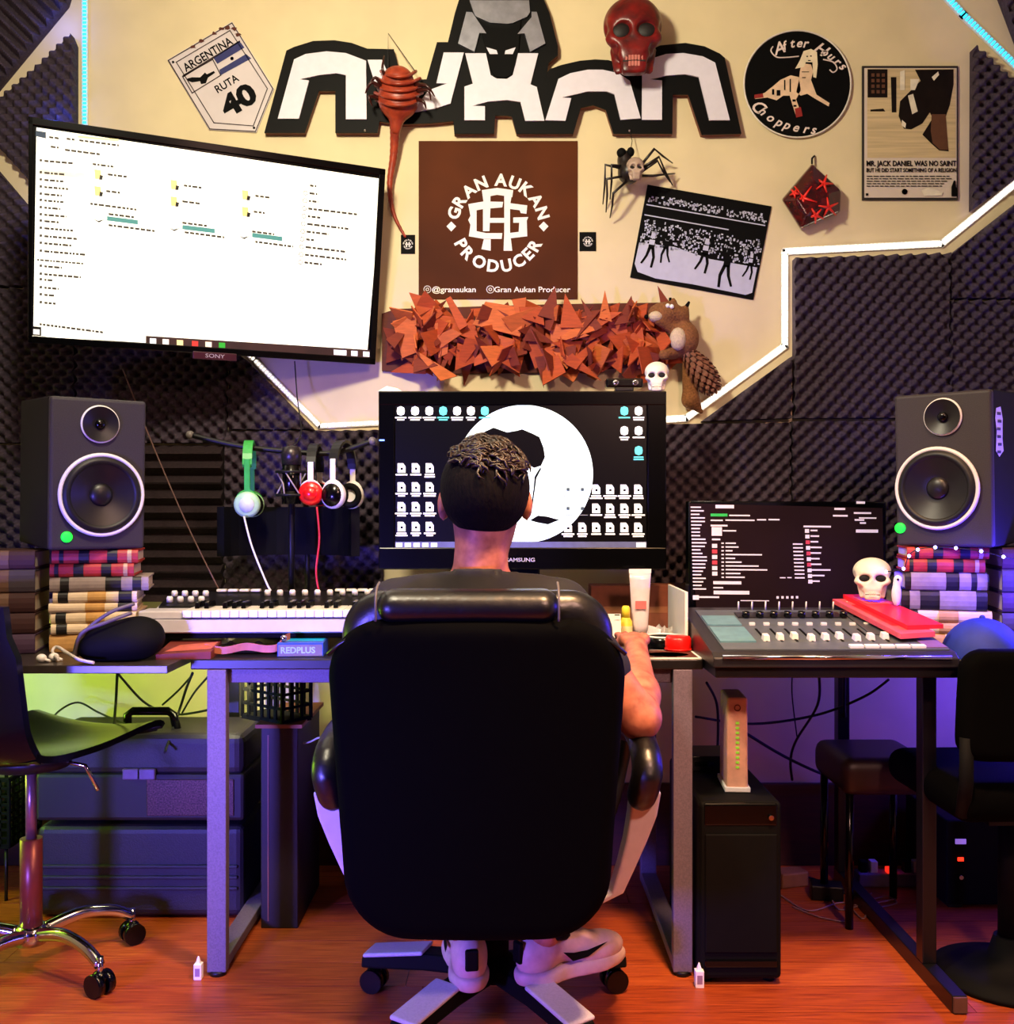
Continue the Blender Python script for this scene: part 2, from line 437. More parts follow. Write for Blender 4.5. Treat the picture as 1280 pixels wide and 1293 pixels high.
for poly, kind, ang in [
    ([(1000, 329), (1193, 323), (1193, 529), (1000, 529)], 'egg', 0.04),
    ([(1196, 322), (1280, 258), (1380, 180), (1380, 379), (1196, 379)], 'egg', 0.0),
    ([(1196, 382), (1380, 382), (1380, 574), (1196, 574)], 'egg', -0.03),
    ([(996, 452), (996, 529), (884, 533)], 'egg', 0.05),
    ([(800, 537), (994, 535), (994, 735), (800, 735)], 'egg', 0.0),
    ([(997, 533), (1193, 532), (1193, 735), (997, 735)], 'egg', -0.02),
    ([(1196, 577), (1380, 577), (1380, 770), (1196, 770)], 'egg', 0.0),
    ([(1224, 66), (1290, 116), (1290, 220), (1223, 268)], 'egg', 0.0),
    ([(1236, -60), (1400, -60), (1400, 190), (1288, 78)], 'egg', 0.3),
    ([(-90, -60), (110, -60), (85, 18), (0, 116), (-90, 225)], 'wave', 0.8),
    ([(94, 48), (99, 60), (99, 262), (70, 262), (-18, 166), (-18, 150)], 'egg', 0.0),
    ([(-90, 110), (-18, 195), (110, 322), (110, 364), (-90, 364)], 'egg', 0.0),
    ([(-90, 367), (98, 367), (98, 560), (-90, 560)], 'egg', 0.02),
    ([(101, 380), (288, 380), (288, 560), (101, 560)], 'egg', -0.03),
    ([(291, 440), (316, 458), (398, 543), (291, 543)], 'egg', 0.03),
    ([(-90, 563), (90, 563), (90, 755), (-90, 755)], 'egg', 0.0),
    ([(93, 563), (284, 563), (284, 758), (93, 758)], 'wedge', 0.0),
    ([(287, 546), (484, 544), (484, 748), (287, 748)], 'egg', 0.02),
]: foam(poly, kind, ang=ang)

# ------------------------------------------------------------------ LED strips
def led_strip(name, label, pts, mat_led, w_px=7, lift=0.004, beads=True, step=0.012, closed=False):
    w = [Vector((X(px, WALL), WALL - lift, Z(py, WALL))) for px, py in pts]
    t = thing(name, label, 'LED strip', w[0])
    tape = MB(); wd_ = w_px * WALL / F
    bd = MB()
    for a, b in zip(w[:-1], w[1:]):
        d = b - a; L = d.length; d.normalize(); ang = math.atan2(d.z, d.x)
        m = Euler((0, -ang, 0)).to_matrix()
        tape.box((a + b) / 2, (L + wd_ * 0.6, 0.005, wd_), rot=m)
        n = int(L / step)
        for i in range(n): bd.box(a + d * (i + 0.5) * L / n + Vector((0, -0.0045, 0)), (step * 0.55, 0.005, wd_ * 0.55), rot=m)
    tape.build('tape', M('led_tape', (225, 225, 220), 0.5), t, world=True)
    o = bd.build('diodes', mat_led, t, world=True); o['kind'] = 'stuff'
    return t
e_white = M('led_white', (255, 244, 222), emit=7.0, var=0.02)
e_blue = M('led_cyan', (50, 205, 240), emit=1.6, var=0.02)
e_dimw = M('led_dim_white', (255, 240, 225), emit=1.6, var=0.02)
led_strip('led_strip', 'cyan blue LED strip running vertically beside the Ruta 40 sign', [(108, -40), (108, 250)], e_blue, 8)
led_strip('led_strip', 'cyan LED strip slanting across the upper corner beside the whiskey poster', [(1160, -40), (1215, 20), (1300, 102)], e_blue, 11)
led_strip('led_strip', 'white LED strip zigzagging under the whiskey poster around grey foam', [(835, 530), (866, 528), (990, 437), (990, 318), (1188, 308), (1285, 229)], e_white, 9)
led_strip('led_strip', 'white LED strip slanting down below the wall television to the monitor', [(290, 424), (322, 455), (404, 538), (484, 534)], e_dimw, 7)
# ------------------------------------------------------------------ things on the wall
EXW, EYW = Vector((1, 0, 0)), Vector((0, 0, 1))
def arc_text(mb, body, c, r, a0, d, size, flip=False, bold=0.0, sp=1.0):
    """letters along an arc round pixel centre c on the plane y = d; a0 centre angle in degrees (90 = top)"""
    s = WALL / F
    C = P(c[0], c[1], d); rr = r * d / F; sz = size * d / F
    wd_ = []
    for ch in body:
        if ch == ' ': wd_.append(0.34); continue
        vs, _ = text_geo(ch, 'CENTER', bold / 1.0, 0.0)
        wd_.append(max(v[0] for v in vs) - min(v[0] for v in vs) + 0.12)
    tot = sum(wd_) * sz * sp; pos = 0.0
    for ch, w in zip(body, wd_):
        t = (pos + w * sz * sp / 2 - tot / 2) / rr; pos += w * sz * sp
        if ch == ' ': continue
        a = R(a0) + t if flip else R(a0) - t
        out = Vector((math.cos(a), 0, math.sin(a)))
        ey = -out if flip else out; ex = Vector((ey.z, 0, -ey.x))
        vs, fs = text_geo(ch, 'CENTER', bold, 0.0)
        mx = (max(v[0] for v in vs) + min(v[0] for v in vs)) / 2; my = 0.0
        o = C + out * rr
        mb.add([o + ex * ((x - mx) * sz) + ey * ((y_ - my) * sz) for x, y_ in vs], fs)
    return mb
def rot_axes(deg): 
    a = R(deg); return Vector((math.cos(a), 0, math.sin(a))), Vector((-math.sin(a), 0, math.cos(a)))
def rect(px0, py0, px1, py1): return [(px0, py0), (px1, py0), (px1, py1), (px0, py1)]
S = WALL / F
EPS = 0.0009

# --- large cut-out sign with the stylised letters and horned head
c1 = lambda L: [(330 + u / 4.129, 10 + v / 4.129) for u, v in L]
DS = WALL - 0.03
t = thing('wall_sign', 'large black cut-out sign with white stylised letters and a horned mask', 'sign', P(630, 170, DS + 0.03))
outer = [(15, 650), (130, 222), (170, 203), (270, 172), (380, 168), (470, 182), (552, 212), (690, 215), (712, 300), (745, 372), (860, 372), (915, 178), (972, 178),
         (1008, 28), (1035, -60), (1250, -75), (1465, -60), (1502, 28), (1545, 200), (1545, 245), (1497, 285), (1482, 372), (1490, 335), (1502, 320), (1560, 298), (1660, 275), (1740, 268), (1810, 272), (1900, 300), (1975, 262), (2010, 225), (2080, 195), (2210, 182),
         (2310, 200), (2390, 238), (2415, 260), (2502, 655), (2295, 660), (2225, 450), (2145, 450), (2142, 655), (1835, 655), (1795, 530), (1730, 505), (1665, 520), (1625, 655), (1330, 655),
         (1305, 565), (1280, 560), (1218, 560), (1212, 655), (1005, 655), (1000, 588), (880, 600), (730, 605), (615, 590), (605, 650), (385, 650), (385, 430), (300, 430), (225, 650)]
m_signblk = M('sign_black', (3, 3, 3), 0.6, spec=0.15)
m_edge = M('sign_raw_edge', (120, 66, 50), 0.7, var=0.2)
MB().pix(c1(outer), DS, 0.006).build('board', m_signblk, t, world=True)
MB().pix(c1(outer), DS + 0.0062, 0.0238).build('raw_backing', m_edge, t, world=True)
m_signwht = M('sign_white', (226, 222, 236), 0.35, var=0.03)
wl = [[(85, 577), (170, 268), (230, 240), (340, 226), (440, 235), (545, 275), (548, 580), (440, 580), (440, 350), (390, 340), (300, 350), (200, 372), (248, 378), (195, 577)],
      [(553, 270), (628, 270), (655, 330), (690, 470), (640, 500), (600, 420)],
      [(950, 232), (1055, 232), (985, 498), (900, 525), (780, 545), (740, 520), (825, 490), (870, 430), (965, 394), (912, 392)],
      [(1062, 236), (1170, 236), (1195, 350), (1225, 368), (1280, 370), (1310, 350), (1338, 236), (1443, 236), (1402, 398), (1435, 412), (1475, 588), (1375, 588), (1350, 490), (1280, 480), (1180, 488), (1100, 510), (1165, 512), (1165, 585), (1058, 585), (1058, 410), (1102, 395)],
      [(1480, 585), (1548, 370), (1610, 340), (1700, 322), (1780, 322), (1860, 340), (1920, 380), (1977, 575), (1872, 583), (1840, 450), (1800, 435), (1700, 435), (1565, 467), (1615, 470), (1585, 588)],
      [(1983, 583), (1985, 300), (2020, 268), (2110, 240), (2200, 235), (2300, 252), (2365, 285), (2442, 585), (2335, 585), (2280, 360), (2210, 345), (2110, 352), (2025, 372), (2088, 378), (2088, 583)]]
for L in wl: MB().pix(c1(L), DS - 0.006, 0.0058).build('letter', m_signwht, t, world=True)
m_silver = M('brushed_silver', (168, 172, 186), 0.32, 0.85, var=0.18, scale=25)
for L in ([(1068, 20), (1098, 22), (1172, 132), (1136, 130), (1110, 228), (1025, 185)], [(1435, 20), (1480, 185), (1400, 228), (1372, 132), (1335, 135), (1408, 48), (1408, 20)]):
    MB().pix(c1(L), DS - 0.01, 0.0098).build('horn', m_silver, t, world=True)
MB().pix(c1([(1085, -40), (1395, -40), (1400, 22), (1385, 45), (1310, 78), (1280, 82), (1190, 76), (1115, 42), (1105, 20)]), DS - 0.008, 0.0078).build('helmet_plate', m_silver, t, world=True)
MB().pix(c1([(1130, 60), (1190, 100), (1290, 104), (1352, 60), (1345, 150), (1340, 215), (1322, 300), (1300, 350), (1270, 362), (1220, 358), (1195, 320), (1172, 220), (1150, 140)]), DS - 0.009, 0.0088).build('mask', m_matte, t, world=True)
for L in ([(1172, 205), (1225, 220), (1232, 240), (1190, 240)], [(1325, 205), (1272, 222), (1268, 240), (1310, 240)]):
    MB().pix(c1(L), DS - 0.0105, 0.0014).build('eye', m_signwht, t, world=True)
for (u, v) in ((540, 638), (1918, 640)):
    MB().ball(P(330 + u / 4.129, 10 + v / 4.129, DS - 0.004), 0.004).build('screw', m_chrome, t, world=True)

# --- road sign
c2 = lambda L: [(200 + u / 8.0, 20 + v / 8.0) for u, v in L]
d0 = WALL - 0.006
t = thing('road_sign', 'white shield-shaped metal Argentina Ruta 40 road sign tilted on the wall', 'sign', P(280, 165, WALL))
m_signm = M('enamel_white', (214, 204, 206), 0.4, var=0.06, scale=12)
MB().pix(c2([(90, 445), (745, 58), (1168, 735), (988, 1178), (512, 1150)]), d0, 0.005).build('plate', m_signm, t, world=True)
def outline(pts, w, d, mb):
    n = len(pts)
    for i in range(n):
        a = P(*pts[i], d); b = P(*pts[(i + 1) % n], d); dr = (b - a).normalized(); nr = Vector((-dr.z, 0, dr.x)) * w * S / 2
        mb.add([a - nr - dr * w * S / 2, b - nr + dr * w * S / 2, b + nr + dr * w * S / 2, a + nr - dr * w * S / 2], [(0, 1, 2, 3)])
    return mb
m = MB(); outline(c2([(100, 450), (742, 72), (1155, 735), (980, 1168), (518, 1142)]), 1.3, d0 - EPS, m)
outline(c2([(180, 468), (722, 148), (1100, 735), (958, 1112), (560, 1080)]), 1.2, d0 - EPS, m)
outline(c2([(243, 612), (548, 440), (630, 600), (340, 780)]), 1.3, d0 - EPS, m)
m.pix(c2([(243, 600), (820, 248), (825, 262), (250, 622)]), d0 - EPS)
m.build('border_lines', M('sign_brown_line', (44, 22, 24), 0.5), t, world=True)['kind'] = 'stuff'
ex, ey = rot_axes(31)
MB().fit('ARGENTINA', P(*c2([(497, 388)])[0], d0 - EPS), ex, ey, 70 * S, 11 * S, 0.02).build('lettering', m_ink, t, world=True)
MB().fit('RUTA', P(*c2([(690, 683)])[0], d0 - EPS), ex, ey, 32 * S, 10 * S, 0.02).build('lettering', m_ink, t, world=True)
MB().fit('40', P(*c2([(805, 850)])[0], d0 - EPS), ex, ey, 47 * S, 26 * S, 0.045).build('lettering', m_ink, t, world=True)
MB().pix(c2([(285, 635), (340, 620), (420, 622), (470, 572), (490, 590), (560, 556), (572, 575), (500, 625), (480, 680), (430, 690), (420, 660), (340, 672), (295, 655)]), d0 - EPS).build('bird_emblem', m_ink, t, world=True)
m_navy = M('flag_blue', (34, 40, 104), 0.5)
for L in ([(555, 425), (815, 250), (868, 320), (595, 485)], [(615, 545), (885, 385), (938, 430), (628, 600)]): MB().pix(c2(L), d0 - EPS).build('flag_stripe', m_navy, t, world=True)
MB().lathe([(0.0001, 0), (2.2 * S, 0)], P(*c2([(742, 430)])[0], d0 - 2 * EPS), (0, -1, 0), 12).build('flag_sun', m_navy, t, world=True)
m = MB()
for (u, v) in ((350, 312), (430, 255), (700, 120), (770, 130), (800, 190), (560, 180), (640, 130)):
    q = [(u + math.cos(a) * random.uniform(14, 42), v + math.sin(a) * random.uniform(10, 26)) for a in np.linspace(0, 6.28, 9)[:-1]]
    m.pix(c2(q), d0 - 1.5 * EPS)
m.build('rust_spots', M('rust', (84, 36, 24), 0.8), t, world=True)['kind'] = 'stuff'
for (u, v) in ((148, 468), (965, 1132)): MB().ball(P(*c2([(u, v)])[0], d0), 0.004).build('screw', m_ink, t, world=True)

# --- brown square poster with monogram
d0 = WALL - 0.004
c3 = lambda L: [(500 + u / 4.923, 170 + v / 4.923) for u, v in L]
t = thing('square_poster', 'brown square poster with white round monogram logo and social media handles', 'poster', P(628, 377, WALL))
MB().pix(rect(528.5, 178, 729, 377.5), d0, 0.003).build('sheet', M('brown_vinyl', (60, 27, 10), 0.7, var=0.3, scale=2.2, col2=(98, 46, 15), spec=0.15), t, world=True)
m = MB(); arc_text(m, 'GRAN AUKAN', (629.0, 285), 57, 90, d0 - EPS, 21, bold=0.035, sp=1.0); mq = MB(); arc_text(mq, 'PRODUCER', (629, 283), 54, 270, d0 - EPS, 21, True, bold=0.035, sp=1.02)
pw = M('print_white', (244, 240, 236), 0.6, var=0.02)
m.build('lettering', pw, t, world=True); mq.build('lettering', pw, t, world=True)
m = MB()
for iL, L in enumerate(([(533, 345), (628, 331), (728, 345), (722, 388), (628, 374), (586, 382), (586, 440), (545, 432)], [(672, 345), (724, 345), (708, 440), (708, 600), (722, 722), (668, 722), (672, 600)],
          [(540, 455), (586, 455), (580, 600), (540, 600)], [(545, 650), (588, 650), (588, 722), (530, 712)], [(560, 518), (700, 518), (700, 548), (560, 548)],
          [(448, 432), (545, 415), (665, 418), (660, 452), (545, 462), (500, 470), (500, 600), (560, 612), (660, 612), (656, 648), (545, 648), (452, 632), (462, 560), (448, 530), (462, 505)],
          [(700, 425), (815, 440), (810, 492), (775, 488), (768, 470), (706, 462)], [(700, 612), (762, 604), (765, 548), (728, 548), (728, 515), (822, 512), (812, 535), (815, 632), (706, 645)])):
    m.pix(c3(L), d0 - EPS - iL * 0.00025)
for u in (343, 917): MB().pix(c3([(u - 30, 570), (u, 540), (u + 30, 570), (u, 602)]), d0 - EPS).build('diamond', pw, t, world=True)
m.build('monogram', pw, t, world=True)
MB().fit('@granaukan', P(573, 365.5, d0 - EPS), EXW, EYW, 55 * S, 7 * S, 0.015).build('handle_text', pw, t, world=True); MB().fit('Gran Aukan Producer', P(672, 365.5, d0 - EPS), EXW, EYW, 96 * S, 7 * S, 0.015).build('handle_text', pw, t, world=True)
for cx_, r_ in ((539.5, 4.4), (619, 4.6)):
    m = MB(); m.ring(P(cx_, 365.5, d0 - EPS), (0, 1, 0), r_ * S, 0.55 * S, 20, 4); m.ring(P(cx_, 365.5, d0 - EPS), (0, 1, 0), 1.8 * S, 0.6 * S, 12, 4); m.build('handle_icon', pw, t, world=True)
# --- two small stickers
for cx_, cy_, w_, lab in ((515, 308.5, 18, 'small black logo sticker stuck beside the ornament tail'), (742, 305, 21, 'small black logo sticker stuck beside the hanging spider')):
    t = thing('sticker', lab, 'sticker', P(cx_, cy_ + 12, WALL))
    MB().pix(rect(cx_ - w_ / 2, cy_ - 12, cx_ + w_ / 2, cy_ + 12), WALL - 0.002, 0.0018).build('sheet', m_ink, t, world=True)
    m = MB(); arc_text(m, 'GRAN AUKAN', (cx_, cy_), 5.6, 90, WALL - 0.003, 2.3, bold=0.03); arc_text(m, 'PRODUCER', (cx_, cy_), 5.6, 270, WALL - 0.003, 2.3, True, bold=0.03)
    m.pix(rect(cx_ - 2.6, cy_ - 3, cx_ - 1, cy_ + 3.4), WALL - 0.003).pix(rect(cx_ + 0.8, cy_ - 3, cx_ + 2.4, cy_ + 3.4), WALL - 0.003).pix(rect(cx_ - 3.6, cy_ - 1, cx_ + 3.6, cy_ + 0.8), WALL - 0.003)
    m.build('logo', pw, t, world=True)['kind'] = 'stuff'

# --- round sign
d0 = WALL - 0.01
c4 = lambda L: [(930 + u / 4.267, 20 + v / 4.267) for u, v in L]
ctr = c4([(327, 367)])[0]
t = thing('round_sign', 'round black sign with white script lettering and a pin-up figure', 'sign', P(ctr[0], ctr[1] + 68, WALL))
MB().lathe([(66.5 * S, -0.004), (66.5 * S, 0.004)], P(*ctr, WALL - 0.006), (0, -1, 0), 64).build('disc', m_ink, t, world=True)
MB().ring(P(*ctr, d0), (0, 1, 0), 67.3 * S, 1.1 * S, 64, 6).build('rim', M('sign_rim', (226, 218, 205), 0.5), t, world=True)
d0 = WALL - 0.0112
def script(mb, body, pts, size):
    """slanted lettering set letter by letter on a curve of pixels"""
    cv = catmull([(p[0], p[1], 0) for p in pts], 16); n = len(body)
    for i, ch in enumerate(body):
        if ch == ' ': continue
        k = int(i / max(1, n - 1) * (len(cv) - 2)); a = cv[k]; b = cv[k + 1]
        ang = math.degrees(math.atan2(-(b.y - a.y), b.x - a.x)); ex, ey = rot_axes(ang)
        s_ = size * (1.35 if ch.isupper() else 1.0)
        mb.text(ch, P(a.x, a.y, d0), ex, ey, s_ * S, bold=0.35 * S, shear=0.3)
m = MB(); script(m, 'After', c4([(225, 178), (300, 150), (370, 150)]), 15.5); script(m, 'Hours', c4([(450, 180), (510, 220), (572, 272)]), 15.5)
script(m, 'Choppers', c4([(110, 490), (200, 560), (310, 600), (415, 615)]), 16)
for L in ([(195, 165), (185, 190), (215, 222), (270, 224), (335, 218)], [(465, 235), (520, 250), (540, 285), (520, 305), (500, 290)]):
    m.tube(catmull([P(*q, d0) for q in c4(L)], 6), 0.9 * S, 5)
m.build('script_lettering', M('print_pinkish_white', (232, 214, 206), 0.6), t, world=True)['kind'] = 'stuff'
m_flesh = M('print_flesh', (232, 200, 164), 0.6); m_blond = M('print_blond', (240, 226, 190), 0.6)
m = MB()
for L in ([(350, 255), (400, 262), (412, 300), (400, 345), (430, 425), (500, 470), (495, 488), (420, 445), (380, 420), (345, 430), (320, 410), (335, 350), (340, 300)],
          [(335, 330), (290, 320), (235, 345), (200, 375), (150, 415), (95, 430), (100, 448), (165, 440), (215, 455), (250, 430), (285, 430), (300, 480), (318, 535), (338, 500), (320, 450), (345, 400)]):
    m.pix(c4(L), d0)
m.build('figure_print', m_flesh, t, world=True)
MB().pix(c4([(360, 190), (400, 178), (432, 195), (436, 260), (428, 335), (412, 330), (408, 250), (372, 250), (362, 275), (315, 285), (340, 240)]), d0 - EPS / 2).build('hair_print', m_blond, t, world=True)
m = MB()
for q in [(215, 400, 235, 430), (190, 395, 202, 425), (255, 345, 262, 400), (285, 340, 292, 410), (300, 450, 318, 462), (305, 480, 322, 490), (375, 215, 384, 222), (395, 213, 404, 220), (384, 238, 398, 243), (350, 300, 390, 304), (352, 330, 372, 335)]:
    m.pix(c4(rect(*q)), d0 - EPS)
m.build('print_shadows', m_ink, t, world=True)['kind'] = 'stuff'
m = MB(); m.pix(c4([(95, 425), (140, 418), (145, 440), (95, 445)]), d0 - EPS); m.pix(c4([(312, 500), (345, 490), (355, 540), (320, 548)]), d0 - EPS)
m.build('red_shoes_print', M('print_red', (150, 30, 26), 0.6), t, world=True)['kind'] = 'stuff'

# --- whiskey poster
d0 = WALL - 0.008
t = thing('framed_poster', 'tall framed sepia whiskey advert poster with black caption text', 'poster', P(1149, 253, WALL))
MB().pix(rect(1088.5, 83, 1209.5, 252.5), d0, 0.007).build('frame', M('poster_frame', (34, 28, 26), 0.5), t, world=True, bevel=0.001)
d0 -= EPS
MB().pix(rect(1091, 86, 1207.5, 249.5), d0).build('sheet', M('aged_paper', (216, 202, 186), 0.7, var=0.06, scale=8), t, world=True)
d0 -= EPS
MB().pix(c4(rect(703, 285, 1180, 765)), d0).build('photo_print', M('sepia_ground', (205, 184, 140), 0.7, var=0.15, scale=18, stretch=(0.3, 1, 8)), t, world=True)
d0 -= EPS
m = MB()
for L in ([(705, 288), (812, 288), (812, 440), (705, 440)], [(830, 330), (860, 330), (860, 520), (835, 520)], [(960, 290), (1168, 288), (1168, 370), (1148, 480), (1120, 560), (1060, 560), (1040, 520), (1000, 580), (940, 612), (900, 608), (872, 540), (880, 460), (940, 400), (990, 350)],
          [(720, 505), (790, 500), (800, 515), (720, 515)], [(1000, 640), (1050, 560), (1120, 560), (1142, 730), (1090, 725), (1050, 690)]):
    m.pix(c4(L), d0)
m.build('dark_print', M('sepia_dark', (20, 11, 8), 0.7, var=0.4, scale=30, spec=0.15), t, world=True)['kind'] = 'stuff'
d0 -= EPS
m = MB(); m.pix(c4([(1050, 530), (1125, 530), (1140, 722), (1095, 722), (1055, 685), (1045, 620)]), d0)
for i in range(4):
    for j in range(3): m.pix(c4(rect(725 + j * 28, 310 + i * 30, 742 + j * 28, 328 + i * 30)), d0)
m.build('hand_print', M('sepia_brown', (92, 54, 30), 0.7), t, world=True)['kind'] = 'stuff'
m = MB(); m.pix(c4([(922, 430), (950, 420), (975, 515), (945, 530)]), d0)
for L in ([(1050, 330), (1085, 300), (1090, 318), (1062, 350)], [(890, 560), (912, 580), (908, 605), (888, 590)], [(880, 300), (905, 292), (905, 400), (880, 400)], [(935, 340), (985, 340), (960, 400), (935, 400)]): m.pix(c4(L), d0)
m.build('bottle_label_print', M('print_cream', (232, 224, 200), 0.7), t, world=True)['kind'] = 'stuff'
m = MB(); MB().fit('MR. JACK DANIEL WAS NO SAINT', P(1150.5, 206.3, d0), EXW, EYW, 113 * S, 6.6 * S, 0.03).build('caption_text', m_ink, t, world=True); MB().fit('BUT HE DID START SOMETHING OF A RELIGION', P(1150.5, 214.8, d0), EXW, EYW, 113 * S, 5 * S, 0.03).build('caption_text', m_ink, t, world=True)
for i in range(5):
    x0 = 1094
    while x0 < 1198 - i * 3:
        w_ = random.uniform(3, 8); m.pix(rect(x0, 222 + i * 3.1, x0 + w_, 223.1 + i * 3.1), d0); x0 += w_ + 1.2
m.lathe([(0.0001, 0), (3.6 * S, 0)], P(1142, 242, d0), (0, -1, 0), 14)
m.pix([(1201, 236), (1204, 228), (1206, 228), (1207, 236), (1208.5, 239), (1208.5, 248), (1201, 248), (1201, 239)], d0 - EPS); m.pix(rect(1093, 244, 1096, 247), d0)
m.build('small_print', m_ink, t, world=True)['kind'] = 'stuff'
MB().pix(c4([(995, 940), (1030, 925), (1065, 935), (1110, 950), (1105, 968), (1010, 970)]), d0 - EPS).build('pale_print', M('print_cream', (232, 224, 200)), t, world=True)

# --- black and white sports print
d0 = WALL - 0.005
c5 = lambda L: [(740 + u / 4.923, 170 + v / 4.923) for u, v in L]
t = thing('photo_print', 'tilted black and white photo print of players on a sports field', 'photo', P(885, 378, WALL))
q0 = [(817.5, 233), (974, 260.5), (951, 378.5), (795.5, 350)]
MB().pix(q0, d0, 0.004).build('sheet', m_ink, t, world=True)
def bil(u, v):
    a = [q0[0][i] * (1 - u) + q0[1][i] * u for i in (0, 1)]; b = [q0[3][i] * (1 - u) + q0[2][i] * u for i in (0, 1)]
    return (a[0] * (1 - v) + b[0] * v, a[1] * (1 - v) + b[1] * v)
m_lav = M('print_pale_lavender', (188, 192, 214), 0.6, var=0.05)
MB().pix([bil(*p) for p in ((0.02, 0.62), (0.3, 0.60), (0.6, 0.66), (0.98, 0.66), (0.98, 0.93), (0.93, 0.965), (0.5, 0.955), (0.2, 0.965), (0.05, 0.93), (0.015, 0.85))], d0 - EPS).build('field_print', m_lav, t, world=True)
m = MB(); rnd = random.Random(3)
for i in range(520):
    v = rnd.uniform(0.36, 0.63) if i > 150 else rnd.uniform(0.09, 0.17); u = rnd.uniform(0.02, 0.98); w_ = rnd.uniform(0.006, 0.018); h_ = rnd.uniform(0.01, 0.028)
    m.pix([bil(u, v), bil(u + w_, v), bil(u + w_, v + h_), bil(u, v + h_)], d0 - EPS)
for v, a, b in ((0.205, 0.02, 0.98), (0.315, 0.02, 0.7)):
    m.pix([bil(a, v), bil(b, v), bil(b, v + 0.012), bil(a, v + 0.012)], d0 - EPS)
m.build('crowd_print', m_lav, t, world=True)['kind'] = 'stuff'
m = MB(); mw = MB()
for (u, v, s_, fl) in ((0.12, 0.62, 1.0, 1), (0.24, 0.6, 0.8, -1), (0.55, 0.58, 1.0, 1), (0.74, 0.66, 1.15, -1), (0.92, 0.62, 0.75, 1)):
    def q(a, b): return bil(u + a * 0.075 * s_ * fl, v + b * 0.15 * s_)
    for L in ([(-.3, -.4), (.3, -.4), (.35, .3), (-.3, .3)], [(-.3, .2), (.05, .2), (-.2, .85), (-.65, 1.45), (-.85, 1.4), (-.45, .8)], [(0, .2), (.35, .2), (.6, .85), (.5, 1.6), (.25, 1.6), (.32, .9)], [(.25, -.4), (.7, -1.0), (.85, -.95), (.4, -.1)]):
        m.pix([q(*p) for p in L], d0 - 2 * EPS)
    for L in ([(-.2, -.85), (.2, -.85), (.25, -.45), (-.22, -.45)], [(-.3, -.35), (.28, -.35), (.28, .0), (-.3, .0)]): (mw if fl > 0 else m).pix([q(*p) for p in L], d0 - 3 * EPS)
m.build('players_print', m_ink, t, world=True)['kind'] = 'stuff'; mw.build('shirts_print', m_lav, t, world=True)['kind'] = 'stuff'

# --- red starry pouch on a hook
t = thing('hanging_pouch', 'red and black five-sided hanging ornament with star strokes', 'ornament', P(1025, 290, WALL))
pc = [(1025, 206), (1062, 240), (1061, 268), (1010, 290), (986, 252)]
cen = P(1027, 250, WALL - 0.075)
m = MB(); base = [P(px, py, WALL - 0.004) for px, py in pc]; mid = [P(1027 + (px - 1027) * 0.97, 250 + (py - 250) * 0.97, WALL - 0.045) for px, py in pc]
inn = [P(1027 + (px - 1027) * 0.55, 250 + (py - 250) * 0.55, WALL - 0.075) for px, py in pc]
vs = base + mid + inn; fs = [tuple(range(5))[::-1]] + [(i, (i + 1) % 5, 5 + (i + 1) % 5, 5 + i) for i in range(5)] + [(5 + i, 5 + (i + 1) % 5, 10 + (i + 1) % 5, 10 + i) for i in range(5)] + [(10, 11, 12, 13, 14)]
m.add(vs, fs); m.build('body', M('pouch_black_red', (26, 6, 8), 0.22, var=0.5, scale=60, coat=0.6, col2=(92, 10, 12)), t, world=True, bevel=0.006, seg=3)
m = MB(); dd = WALL - 0.0775
for cx_, cy_, r_, a_ in ((1014, 250, 14, 0.3), (1040, 232, 9, 0.0), (1046, 262, 10, 0.8), (1030, 272, 8, 0.4), (1003, 244, 5, 0.2)):
    for k in range(5):
        a = a_ + k * 2 * math.pi / 5; r2 = r_ * 1.3; m.tube([P(cx_, cy_, dd), P(cx_ + math.cos(a) * r2, cy_ + math.sin(a) * r2, dd + 0.022 * (abs(cx_ + math.cos(a) * r2 - 1027) + abs(cy_ + math.sin(a) * r2 - 250) > 26))], [2.0 * S, 0.9 * S], 5)
m.build('star_strokes', M('bright_red_paint', (236, 40, 28), 0.4), t, world=True)['kind'] = 'stuff'
m = MB().tube([P(1025, 207, WALL - 0.02), P(1025, 200, WALL - 0.02), P(1028, 197, WALL - 0.005), P(1028, 197, WALL)], 0.003, 6); m.build('hook', m_ink, t, world=True)
